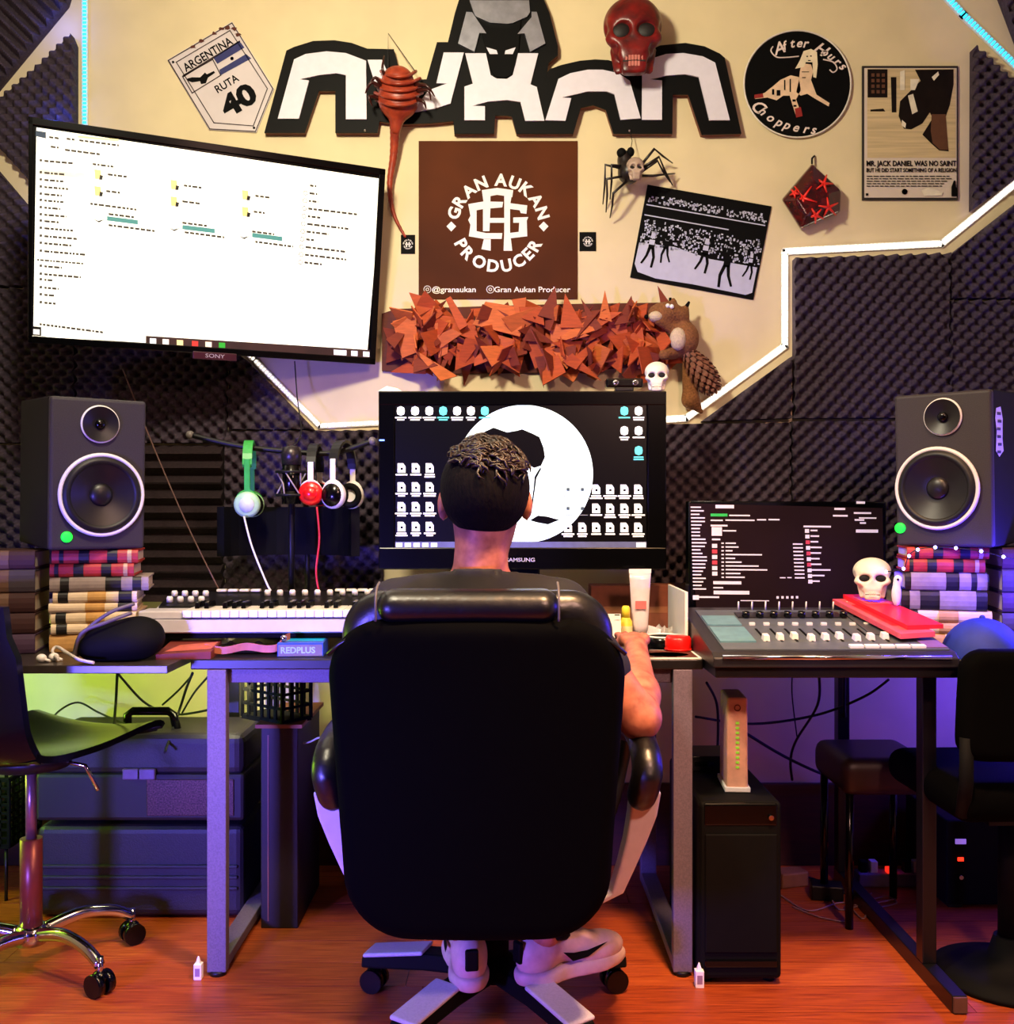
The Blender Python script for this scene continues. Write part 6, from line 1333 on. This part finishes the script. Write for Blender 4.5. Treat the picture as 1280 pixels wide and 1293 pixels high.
# hanging cables under the right desk and left desk
def und(lst, lab, r=0.004, mat=m_cord, grp='cables under the desks'): cable('hanging_cable', [P(a, b, d) for a, b, d in lst], r, mat, lab, group=grp)
und([(878, 905, 3.0), (950, 914, 3.1), (1030, 903, 3.12), (1090, 880, 3.05), (1122, 858, 3.0)], 'black cable swagging level under the side desk behind the modem')
und([(1034, 850, 2.95), (1032, 890, 3.1), (1005, 935, 3.15), (998, 960, 3.2), (1000, 985, 3.24)], 'black cable bending down from desk to skirting behind the modem')
und([(1066, 850, 2.95), (1066, 900, 3.1), (1070, 950, 3.2), (1074, 985, 3.24)], 'straight black cable dropping to the skirting near the stool', 0.0048)
und([(940, 925, 3.0), (990, 955, 3.15), (1040, 978, 3.22), (1080, 988, 3.25)], 'black cable slanting from the modem to the skirting', 0.0045)
und([(892, 862, 2.9), (905, 890, 3.0), (906, 940, 3.0), (902, 970, 2.95)], 'black cable curving behind the modem', 0.004)
und([(1000, 850, 3.1), (1000, 880, 3.2), (1006, 930, 3.24)], 'thin black cable hanging on the wall under the side desk', 0.002)
und([(148, 850, 2.9), (146, 890, 3.0), (142, 930, 2.82), ], 'straight black cable hanging above the hard-shell case', 0.004)
und([(150, 852, 2.9), (180, 885, 3.05), (205, 898, 3.1), (230, 902, 3.1), (275, 894, 3.0)], 'black cable sagging to the bluish steel leg', 0.0035)
und([(243, 850, 2.8), (235, 870, 2.9), (226, 898, 3.0), (208, 950, 2.8)], 'black cable dropping over the hard-shell case handle', 0.004)
und([(262, 855, 2.8), (245, 875, 2.9), (230, 900, 3.05)], 'short black cable slanting behind the bluish steel leg', 0.003)
und([(205, 890, 3.1), (225, 872, 3.05), (243, 852, 2.95)], 'short black cable crossing on the green-lit wall', 0.003)
und([(58, 925, 2.82), (72, 900, 3.1), (98, 887, 3.2), (125, 900, 3.15), (160, 915, 2.84)], 'thin arched black cable on the green-lit wall', 0.003)
und([(352, 850, 3.08), (354, 930, 2.98), (385, 938, 2.85), (405, 932, 2.62), (402, 960, 2.55), (398, 982, 2.54), (418, 985, 2.55), (430, 930, 2.55), (436, 862, 2.56)], 'thin pale cable looping beside the chair armrest', 0.0025, m_wcord)
# dark narrow guitar-neck shape with frets under the middle desk
t = thing('guitar', 'dark guitar standing in the shadow under the middle desk', 'guitar', (-0.42, 3.15, 0))
MB().box((0, 0, 0.46), (0.036, 0.02, 0.34)).build('neck', m_matte, t, bevel=0.004)
fr = MB().box((0, 0, 0), (0.036, 0.003, 0.002)).build('fret', M('fret_tan', (150, 100, 70), 0.4), t)
for k in range(12):
    o = fr if k == 0 else fr.copy()
    if k: COL.objects.link(o)
    o.location = (0, -0.011, 0.30 + k * 0.025)
f = U(0.03, s_ell((0, 0, 0.12), (0.12, 0.03, 0.12)), s_ell((0, 0, 0.25), (0.09, 0.03, 0.075))); sbuild(sdf(f, (-.13, -.04, -.005), (.13, .04, .34), 0.008), 'body', m_gloss, t)
MB().box((0, 0.004, 0.665), (0.05, 0.014, 0.09)).build('headstock', m_gloss, t, bevel=0.004)
# ------------------------------------------------------------------ chairs
m_lea = M('black_leather_glossy', (7, 6, 8), 0.36, var=0.2, scale=26, bump=0.5, spec=0.6); m_leab = M('black_vinyl_back', (2, 2, 2), 0.85, var=0.1, spec=0.04); m_armp = M('arm_plastic', (206, 200, 208), 0.35, var=0.04); m_capm = M('base_cap_plastic', (190, 184, 190), 0.5, var=0.08, scale=200)
def castor(t, x, y, mat=m_gloss, r=0.027):
    a = math.atan2(y, x); s_ = Vector((-math.sin(a), math.cos(a), 0)) * 0.016; c = Vector((x, y, r))
    w = MB(); w.cyl(c - s_ * 1.5, c - s_ * 0.35, r, n=20); w.cyl(c + s_ * 0.35, c + s_ * 1.5, r, n=20); o = w.build('castor', mat, t); MB().cyl(c + Vector((0, 0, 0.008)), c + Vector((0, 0, 0.062)), 0.008, n=10).build('castor_stem', m_chrome, o); MB().ball(c + Vector((0, 0, 0.012)), (0.02, 0.02, 0.02)).build('castor_hood', mat, o); return o
def slab(cx, hx0, hx1, z0, z1, yc, th, rc, tilt, curve, edge=0.03):
    """rounded upright cushion: half width hx0 at the bottom, hx1 at the top"""
    def f(p):
        x, y, z = p[..., 0] - cx, p[..., 1], p[..., 2]
        k = np.clip((z - z0) / (z1 - z0), 0, 1); hx = hx0 + (hx1 - hx0) * k; hz = (z1 - z0) / 2
        qx = np.abs(x) - hx + rc; qz = np.abs(z - (z0 + z1) / 2) - hz + rc
        d2 = np.sqrt(np.maximum(qx, 0) ** 2 + np.maximum(qz, 0) ** 2) + np.minimum(np.maximum(qx, qz), 0) - rc
        yy = np.abs(y - (yc + (0.6 - z) * tilt + curve * x * x)) - th
        a = d2 + edge; b = yy + edge
        return np.sqrt(np.maximum(a, 0) ** 2 + np.maximum(b, 0) ** 2) + np.minimum(np.maximum(a, b), 0) - edge
    return f
CXc = -0.058
t = thing('executive_chair', 'large black leather executive swivel chair seen from behind', 'chair', (-0.03, 2.34, 0))
f = slab(CXc, 0.255, 0.293, 0.285, 0.915, 2.0, 0.035, 0.12, 0.10, 0.35, 0.03)
sbuild(sdf(f, (-0.38, 1.92, 0.26), (0.27, 2.14, 0.94), 0.009), 'back_shell', m_leab, t, world=True)
f = slab(CXc, 0.23, 0.275, 0.42, 0.968, 2.055, 0.045, 0.10, 0.10, 0.35, 0.042)
bc = sbuild(sdf(f, (-0.36, 1.96, 0.39), (0.25, 2.2, 0.99), 0.009), 'back_cushion', m_lea, t, world=True)
f = U(0.02, s_cap((X(478, 1.99) + 0.03, 1.975, 0.938), (X(704, 1.99) - 0.03, 1.975, 0.938), 0.030, 0.030), s_box((X(591, 1.99), 2.02, 0.942), (0.172, 0.05, 0.028), 0.027))
sbuild(sdf(f, (-0.28, 1.92, 0.89), (0.13, 2.09, 1.0), 0.006), 'headrest_pillow', m_lea, bc, world=True)
for sx in (478, 704): MB().tube(catmull([Vector((X(sx, 1.99), 1.945, 0.915)), Vector((X(sx, 1.99), 1.942, 0.95)), Vector((X(sx, 1.99), 1.96, 0.975)), Vector((X(sx, 1.99), 2.0, 0.984))], 5), 0.0025, 6).build('pillow_seam', M('seam_grey', (90, 84, 84), 0.5), bc, world=True)
pp = []
for i in range(25):
    u = -1 + 2 * i / 24; x_ = CXc + u * 0.285; z_ = 0.905 - 0.045 * abs(u) ** 6 - 0.012 * abs(u) ** 2; pp.append(Vector((x_, 2.0 + (0.6 - z_) * 0.10 + 0.35 * (x_ - CXc) ** 2 - 0.018, z_)))
MB().tube(pp, 0.0045, 6).build('piping', m_lea, bc, world=True)
sbuild(sdf(U(0.03, s_box((CXc, 2.235, 0.415), (0.255, 0.215, 0.055), 0.05), s_cap((CXc - 0.2, 2.42, 0.41), (CXc + 0.2, 2.42, 0.41), 0.05, 0.05)), (-0.33, 1.99, 0.34), (0.22, 2.57, 0.49), 0.010), 'seat_cushion', m_lea, t, world=True)
MB().box((CXc, 2.27, 0.335), (0.26, 0.24, 0.04)).build('seat_mechanism', m_black, t, world=True, bevel=0.01)
for s_ in (-1, 1):
    ax_ = CXc + 0.018 + s_ * 0.322
    L = catmull([(ax_ - s_ * 0.01, 2.10, 0.545), (ax_, 2.085, 0.595), (ax_, 2.13, 0.632), (ax_, 2.25, 0.645), (ax_, 2.38, 0.635), (ax_, 2.43, 0.61)], 6)
    fs = [s_cap(tuple(L[i]), tuple(L[i + 1]), 0.030, 0.030) for i in range(0, len(L) - 1, 2)]
    ap = sbuild(sdf(U(0.008, *fs), (ax_ - 0.05, 2.03, 0.50), (ax_ + 0.05, 2.48, 0.69), 0.008), 'armrest_pad', m_lea, t, world=True)
    m = MB(); prof = [(0.555, 0.030, 0.0), (0.50, 0.028, 0.004), (0.44, 0.022, 0.016), (0.38, 0.017, 0.032), (0.32, 0.013, 0.05), (0.29, 0.012, 0.10)]; vs = []
    for z_, hw_, inn in prof:
        for dx, dy in ((-hw_, -0.03), (hw_, -0.03), (hw_, 0.03), (-hw_, 0.03)): vs.append((ax_ - s_ * inn + dx, 2.12 + dy + (0.56 - z_) * 0.35, z_))
    n = len(prof); m.add(vs, [(4 * i + k, 4 * i + (k + 1) % 4, 4 * i + 4 + (k + 1) % 4, 4 * i + 4 + k) for i in range(n - 1) for k in range(4)] + [(3, 2, 1, 0), (4 * n - 4, 4 * n - 3, 4 * n - 2, 4 * n - 1)])
    m.build('arm_support', m_armp, t, world=True, bevel=0.008, seg=3)
    MB().tube(catmull([(ax_, 2.43, 0.60), (ax_ - s_ * 0.01, 2.45, 0.52), (ax_ - s_ * 0.05, 2.42, 0.40), (ax_ - s_ * 0.14, 2.36, 0.325)], 5), 0.014, 8).build('front_strut', m_black, t, world=True)
MB().cyl((-0.03, 2.34, 0.10), (-0.03, 2.34, 0.20), 0.034).build('column_cover', m_matte, t, world=True); MB().cyl((-0.03, 2.34, 0.19), (CXc + 0.01, 2.30, 0.33), 0.02).build('gas_lift', m_black, t, world=True)
MB().lathe([(0.05, 0.075), (0.05, 0.115), (0.035, 0.125)], (0, 0, 0), n=24).build('hub', m_matte, t)
for k in range(5):
    a = R(18 + 72 * k); e = Vector((math.cos(a), math.sin(a), 0)); s_ = Vector((-e.y, e.x, 0)); m = MB(); vs = []
    for r_, w_, zt, zb_ in ((0.03, 0.034, 0.118, 0.08), (0.16, 0.032, 0.112, 0.075), (0.27, 0.036, 0.098, 0.066), (0.315, 0.034, 0.088, 0.062)):
        for dw, z_ in ((-w_, zb_), (w_, zb_), (w_ * .86, zt), (-w_ * .86, zt)): vs.append(e * r_ + s_ * dw + Vector((0, 0, z_)))
    m.add(vs, [(4 * i + q, 4 * i + (q + 1) % 4, 4 * i + 4 + (q + 1) % 4, 4 * i + 4 + q) for i in range(3) for q in range(4)] + [(3, 2, 1, 0), (12, 13, 14, 15)]); o = m.build('base_arm', m_matte, t, bevel=0.006)
    c = e * 0.235; m = MB(); m.box((0, 0, 0), (0.15, 0.07, 0.010)); mm = Euler((0, 0, a)).to_matrix(); m.v = [mm @ Vector((v.x, v.y, v.z - v.x * 0.16)) + c + Vector((0, 0, 0.1035)) for v in m.v]; m.build('arm_cap', m_capm, o, bevel=0.005, seg=3)
    castor(t, e.x * 0.295, e.y * 0.295)
# --- shell swivel chair
def bent_shell(w_, zseat, ztop, depth):
    """bent sheet: seat front to backrest top; local front is +y"""
    prof = catmull([(0, depth * .55, zseat - 0.012), (0, depth * .45, zseat + 0.012), (0, 0, zseat - 0.005), (0, -depth * .38, zseat + 0.005), (0, -depth * .52, zseat + 0.07), (0, -depth * .56, zseat + 0.18), (0, -depth * .60, ztop)], 5); n = len(prof); m = MB(); k = 12; vs = []
    for side in (0, 1):
        for i, p in enumerate(prof):
            t_ = prof[min(i + 1, n - 1)] - prof[max(i - 1, 0)]; nr = Vector((0, -t_.z, t_.y)).normalized() * (0.008 * (side - .5) * 2); f_ = i / (n - 1); ww = w_ * (0.92 + 0.08 * math.sin(math.pi * f_)) * (1 if 0.06 < f_ < 0.93 else 0.9)
            for j in range(k + 1): u = -1 + 2 * j / k; vs.append((u * ww / 2, p.y + nr.y + 0.03 * u * u * (f_ > .55), p.z + nr.z + 0.022 * u * u * (f_ < .55)))
    q = k + 1; N = n * q; fs = []
    for i in range(n - 1):
        for j in range(k): a = i * q + j; fs += [(a, a + 1, a + q + 1, a + q), (N + a, N + a + q, N + a + q + 1, N + a + 1)]
    for i in range(n - 1): a = i * q; fs += [(a, a + q, N + a + q, N + a), (a + k, N + a + k, N + a + q + k, a + q + k)]
    for j in range(k): a = (n - 1) * q + j; fs += [(j, N + j, N + j + 1, j + 1), (a, a + 1, N + a + 1, N + a)]
    m.add(vs, fs, True); return m
t = thing('swivel_chair', 'black shell swivel chair with chrome star base at the side desk', 'chair', (-1.16, 2.53, 0), (0, 0, R(-20)))
bent_shell(0.42, 0.545, 0.915, 0.46).build('shell', m_gloss, t, auto=50)
MB().cyl((0, 0, 0.50), (0, 0, 0.535), 0.09, 0.10).build('seat_plate', m_black, t); MB().cyl((0, 0, 0.30), (0, 0, 0.505), 0.013).build('gas_lift', M('lift_pinkish_steel', (150, 110, 110), 0.3, 0.7), t); MB().cyl((0, 0, 0.09), (0, 0, 0.325), 0.026).build('column_cover', M('column_bronze', (120, 50, 36), 0.35, 0.3), t); MB().lathe([(0.036, 0.07), (0.04, 0.10), (0.03, 0.115)], n=24).build('hub', m_chrome, t)
MB().tube([(0.06, 0.02, 0.515), (0.12, 0.05, 0.50), (0.15, 0.06, 0.44)], 0.005, 8).build('height_lever', m_chrome, t)
for k in range(5):
    a = R(62 + 72 * k); e = Vector((math.cos(a), math.sin(a), 0)); cv = catmull([e * 0.03 + Vector((0, 0, 0.095)), e * 0.12 + Vector((0, 0, 0.112)), e * 0.20 + Vector((0, 0, 0.098)), e * 0.25 + Vector((0, 0, 0.07))], 5)
    MB().tube(cv, [0.017 - 0.004 * i / (len(cv) - 1) for i in range(len(cv))], 10).build('base_arm', m_chrome, t); castor(t, e.x * 0.25, e.y * 0.25)
# --- right chair
t = thing('office_chair', 'black padded office chair pulled up to the mixing desk', 'chair', (1.21, 2.50, 0), (0, 0, R(2)))
f = slab(0, 0.215, 0.205, 0.565, 0.815, -0.19, 0.03, 0.05, 0.0, 0.3, 0.025); sbuild(sdf(f, (-.24, -.26, .55), (.24, -.12, .86), 0.008), 'backrest', m_leab, t)
sbuild(sdf(s_box((0, 0.02, 0.465), (0.215, 0.21, 0.045), 0.04), (-.24, -.21, .41), (.24, .25, .52), 0.009), 'seat', m_leab, t)
for s_ in (-1, 1): MB().tube([(s_ * 0.195, -0.165, 0.44), (s_ * 0.197, -0.19, 0.52), (s_ * 0.197, -0.19, 0.62)], 0.016, 8).build('back_upright', m_matte, t)
MB().box((0, 0, 0.41), (0.2, 0.2, 0.03)).build('seat_plate', m_black, t); MB().cyl((0, 0, 0.09), (0, 0, 0.40), 0.026).build('column', m_matte, t); MB().lathe([(0.175, 0.0), (0.175, 0.012), (0.12, 0.028), (0.05, 0.05), (0.035, 0.10)], n=40).build('round_base', m_matte, t)
# ------------------------------------------------------------------ seated person seen from behind
PX = -0.06
t = thing('person', 'person in dark t-shirt seated in the executive chair, back turned, hand on mouse', 'person', (PX, 2.25, 0))
HX, HY = -0.046, 2.175
def finger_chain(b, d1, d2, l, r): 
    b = np.array(b); p1 = b + np.array(d1) * l * .5; p2 = p1 + np.array(d2) * l * .5
    return [s_cap(b, p1, r, r * .92), s_cap(p1, p2, r * .92, r * .75)]
def arm(s_):
    sh = (PX + s_ * 0.178, 2.19, 0.905); el = (PX + s_ * 0.335, 2.155, 0.692); wr = (PX + s_ * 0.368, 2.475, 0.795)
    if s_ < 0: el = (PX - 0.235, 2.21, 0.70); wr = (PX - 0.15, 2.415, 0.80)
    fs = [s_cap(sh, el, 0.052, 0.042), s_cap(el, (el[0] + (wr[0] - el[0]) * .35, el[1] + (wr[1] - el[1]) * .35, el[2] + (wr[2] - el[2]) * .35 - 0.006), 0.042, 0.046), s_cap((el[0] + (wr[0] - el[0]) * .3, el[1] + .1, el[2] + .03), wr, 0.044, 0.027)]
    return fs, wr
def hand(s_, wr):
    px_, py_, pz_ = wr; palm = (px_, py_ + 0.055, pz_ + 0.014)
    fs = [s_box(palm, (0.038, 0.045, 0.015), 0.013, (R(-8), 0, 0)), s_cap(wr, palm, 0.026, 0.020)]
    for k, (dx, l, yo) in enumerate(((-0.029, 0.072, 0.0), (-0.010, 0.08, 0.006), (0.010, 0.075, 0.004), (0.029, 0.06, -0.004))):
        fs += finger_chain((px_ + s_ * dx, py_ + 0.095 + yo, pz_ + 0.016), (s_ * dx * 1.5, 0.96, 0.05), (s_ * dx, 0.85, -0.5), l, 0.0085)
    fs += finger_chain((px_ - s_ * 0.036, py_ + 0.045, pz_ + 0.006), (-s_ * 0.6, 0.75, -0.15), (-s_ * 0.2, 0.9, -0.3), 0.06, 0.0105)
    return fs
aR, wR = arm(1); aL, wL = arm(-1); wL = tuple(wL)
torso = [s_ell((PX, 2.22, 0.535), (0.175, 0.125, 0.105)), s_cap((PX, 2.21, 0.56), (PX, 2.205, 0.72), 0.125, 0.13), s_ell((PX, 2.195, 0.80), (0.185, 0.115, 0.145)), s_cap((PX - 0.165, 2.19, 0.91), (PX + 0.165, 2.19, 0.91), 0.056, 0.056), s_cap((PX - 0.09, 2.185, 0.94), (PX + 0.09, 2.185, 0.94), 0.04, 0.04)]
neck = [s_cap((PX, 2.175, 0.92), (PX + 0.008, 2.17, 1.07), 0.06, 0.055)]
head = [s_ell((HX, HY, 1.165), (0.083, 0.098, 0.103)), s_ell((HX, HY + 0.03, 1.085), (0.062, 0.07, 0.068)), s_ell((HX, HY + 0.075, 1.055), (0.032, 0.024, 0.022)), s_ell((HX, HY + 0.098, 1.115), (0.013, 0.022, 0.022)), s_cap((HX, HY + 0.09, 1.15), (HX, HY + 0.105, 1.118), 0.009, 0.011), s_ell((HX, HY + 0.086, 1.083), (0.024, 0.012, 0.008))]
hipL, hipR = (PX - 0.09, 2.24, 0.50), (PX + 0.09, 2.24, 0.50); knL, knR = (PX - 0.13, 2.66, 0.545), (PX + 0.20, 2.66, 0.545); anL, anR = (-0.083, 2.245, 0.205), (0.078, 2.245, 0.205)
legs = lambda o: [s_cap(hipL, knL, 0.085 + o, 0.062 + o), s_cap(hipR, knR, 0.085 + o, 0.062 + o), s_cap(knL, anL, 0.058 + o, 0.036 + o), s_cap(knR, anR, 0.058 + o, 0.036 + o)]
headf = SUB(0.008, U(0.025, *head), s_ell((HX + 0.031, HY + 0.106, 1.145), (0.015, 0.012, 0.010)), s_ell((HX - 0.031, HY + 0.106, 1.145), (0.015, 0.012, 0.010)))
ears = U(0.008, s_ell((HX + 0.086, HY - 0.002, 1.135), (0.011, 0.022, 0.034), (0, 0, R(25))), s_ell((HX - 0.086, HY - 0.002, 1.135), (0.011, 0.022, 0.034), (0, 0, R(-25))))
def body(p): 
    v = U(0.035, *torso, *neck)(p); v = smin(v, headf(p), 0.02); v = np.minimum(v, ears(p)) if True else v; v = smin(v, U(0.02, *aR)(p), 0.03); v = smin(v, U(0.02, *aL)(p), 0.03); v = smin(v, U(0.02, *legs(0.0))(p), 0.03); return v
def handsf(p): return np.minimum(U(0.006, *hand(1, wR))(p), U(0.006, *hand(-1, wL))(p))
full = lambda p: smin(body(p), handsf(p), 0.006)
m_ink_skin = M('tattooed_skin', (142, 76, 60), 0.55, var=0.3, scale=34, col2=(192, 118, 92))
bmesh_ = sdf(full, (-0.40, 2.02, 0.14), (0.36, 2.74, 1.285), 0.0065)
sbuild(bmesh_, 'body', m_ink_skin, t, world=True)
for s_ in (-1, 1): MB().ball((HX + s_ * 0.031, HY + 0.094, 1.145), 0.012).build('eyeball', m_paper, t, world=True)
# short dark hair, longer and wavy on top
m_hair = M('dark_hair', (10, 6, 5), 0.85, var=0.5, scale=160, stretch=(1, 1, 0.3), bump=0.6, spec=0.12)
rnd = random.Random(6)
cap_ = INT(0.01, s_ell((HX, HY - 0.004, 1.168), (0.094, 0.107, 0.106)), U(0.01, half((0, 0.75, -0.66), 0.75 * (HY + 0.03) - 0.66 * 1.15), half((0, 0, -1), -1.215)))
cut = INT(0.006, cap_, half((0, 0, -1), -1.048))
earhole = U(0.005, s_ell((HX + 0.09, HY + 0.012, 1.125), (0.022, 0.03, 0.042)), s_ell((HX - 0.09, HY + 0.012, 1.125), (0.022, 0.03, 0.042)))
hair = sbuild(sdf(SUB(0.006, cut, earhole), (HX - 0.11, HY - 0.125, 1.03), (HX + 0.12, HY + 0.11, 1.30), 0.0045), 'hair', m_hair, t, world=True)
m = MB(); m_curl = M('brown_black_curls', (16, 10, 8), 0.42, var=0.5, scale=40, col2=(44, 28, 20))
for i in range(560):
    a = rnd.uniform(0, 6.283); r_ = math.sqrt(rnd.random()); ux, uy = r_ * math.cos(a) * 0.08 + 0.004, r_ * math.sin(a) * 0.09 - 0.012
    zz = 1.168 + 0.106 * math.sqrt(max(0.05, 1 - (ux / 0.094) ** 2 - ((uy + 0.004) / 0.107) ** 2)); b = Vector((HX + ux, HY + uy, zz - 0.003))
    nr = Vector((ux / 0.094 ** 2, uy / 0.107 ** 2, (zz - 1.168) / 0.106 ** 2)).normalized(); sw = Vector((0.5 + 0.5 * math.sin(9 * ux / 0.07), -0.55 + 0.5 * math.cos(7 * uy / 0.08), 0)); sw = (sw - nr * sw.dot(nr)).normalized(); cr = nr.cross(sw); L = rnd.uniform(0.026, 0.044); ph = rnd.uniform(0, 6.28); lift = rnd.uniform(0.002, 0.011)
    pts = [b + sw * L * k / 4 + nr * (lift * math.sin(math.pi * (0.1 + 0.8 * k / 4)) ) + cr * 0.006 * math.sin(ph + k * 1.5) for k in range(5)]
    m.tube(pts, [0.0028, 0.0036, 0.0034, 0.0026, 0.0008], 5)
m.build('curls', m_curl, hair, world=True)['kind'] = 'stuff'
# clothes
m_shirt = M('dark_tshirt', (15, 14, 22), 0.85, var=0.2, scale=25, bump=0.3)
def sleeve(s_):
    sh = (PX + s_ * 0.172, 2.19, 0.905); el = (PX + s_ * (0.262 if s_ > 0 else 0.205), 2.172 if s_ > 0 else 2.198, 0.79); return s_cap(sh, el, 0.064, 0.058)
shirtb = U(0.035, s_ell((PX, 2.22, 0.535), (0.185, 0.135, 0.095)), s_cap((PX, 2.21, 0.56), (PX, 2.205, 0.72), 0.138, 0.143), s_ell((PX, 2.195, 0.80), (0.197, 0.125, 0.155)), s_cap((PX - 0.165, 2.19, 0.912), (PX + 0.165, 2.19, 0.912), 0.066, 0.066), s_cap((PX - 0.10, 2.182, 0.955), (PX + 0.10, 2.182, 0.955), 0.052, 0.052), s_cap((PX, 2.172, 0.95), (PX + 0.002, 2.17, 1.0), 0.086, 0.077), sleeve(1), sleeve(-1))
shirt = SUB(0.006, shirtb, half((0, 0.12, -1), 0.12 * 2.17 - 1.002) if False else (lambda p: -(p[..., 2] - 1.004 - (p[..., 1] - 2.12) * -0.30)), s_cap((PX + 0.003, 2.172, 1.0), (PX + 0.006, 2.172, 1.1), 0.069, 0.07))
shs = sdf(shirt, (-0.42, 2.03, 0.42), (0.30, 2.36, 1.03), 0.008)
sbuild(shs, 't_shirt', m_shirt, t, world=True)
m_trou = M('dark_trousers', (26, 26, 34), 0.85, var=0.2)
tr = U(0.03, s_ell((PX, 2.22, 0.52), (0.18, 0.13, 0.085)), *legs(0.010))
sbuild(sdf(INT(0.004, tr, U(0.001, half((0, 0, -1), -0.225))), (-0.33, 2.07, 0.20), (0.28, 2.76, 0.64), 0.009), 'trousers', m_trou, t, world=True)
# trainers
m_shoe = M('pale_trainer', (198, 160, 154), 0.6, var=0.12, scale=40); m_sole = M('trainer_sole', (206, 170, 160), 0.7, var=0.1)
def shoe(c, rz, nm):
    sh = bpy.data.objects.new(nm, None); COL.objects.link(sh); sh.parent = t; sh.location = Vector(c) - Vector((PX, 2.25, 0)); sh.rotation_euler = (0, 0, rz); MW[sh] = MW[t] @ Matrix.Translation(sh.location) @ Euler((0, 0, rz)).to_matrix().to_4x4()
    f = U(0.02, s_ell((0, -0.085, 0.055), (0.038, 0.048, 0.05)), s_ell((0, 0.07, 0.04), (0.045, 0.075, 0.034)), s_cap((0, -0.06, 0.07), (0, 0.03, 0.055), 0.036, 0.034)); f = INT(0.004, f, half((0, 0, -1), -0.018))
    sbuild(sdf(f, (-.055, -.145, .01), (.055, .155, .12), 0.005), 'upper', m_shoe, sh)
    so_ = INT(0.004, U(0.02, s_ell((0, -0.075, 0.02), (0.042, 0.062, 0.04)), s_ell((0, 0.065, 0.016), (0.048, 0.088, 0.032)), s_box((0, 0, 0.015), (0.036, 0.08, 0.02), 0.01)), U(0.001, half((0, 0, 1), 0.032))); so_ = INT(0.002, so_, half((0, 0, -1), -0.001))
    sbuild(sdf(so_, (-.06, -.15, -.002), (.06, .165, .04), 0.005), 'sole', m_sole, sh)
    for s_ in (-1, 1):
        pts = [(-0.045, 0.068), (-0.02, 0.044), (0.02, 0.045), (0.075, 0.066), (0.02, 0.058), (-0.015, 0.060)]
        MB().add([(s_ * (0.0445 + 0.0025 * math.sin(i)), a, b) for i, (a, b) in enumerate(pts)], [tuple(range(6))]).build('swoosh_mark', m_ink, sh)
    MB().ring((0, -0.045, 0.098), (0, 0.2, 1), 0.034, 0.008, 24, 6).build('collar', m_ink, sh); MB().box((0, -0.131, 0.072), (0.028, 0.012, 0.045)).build('heel_tab', m_ink, sh, bevel=0.004)
    return sh
shoe((0.135, 2.285, 0.108), R(-58), 'shoe'); shoe((-0.092, 2.305, 0.108), R(8), 'shoe')
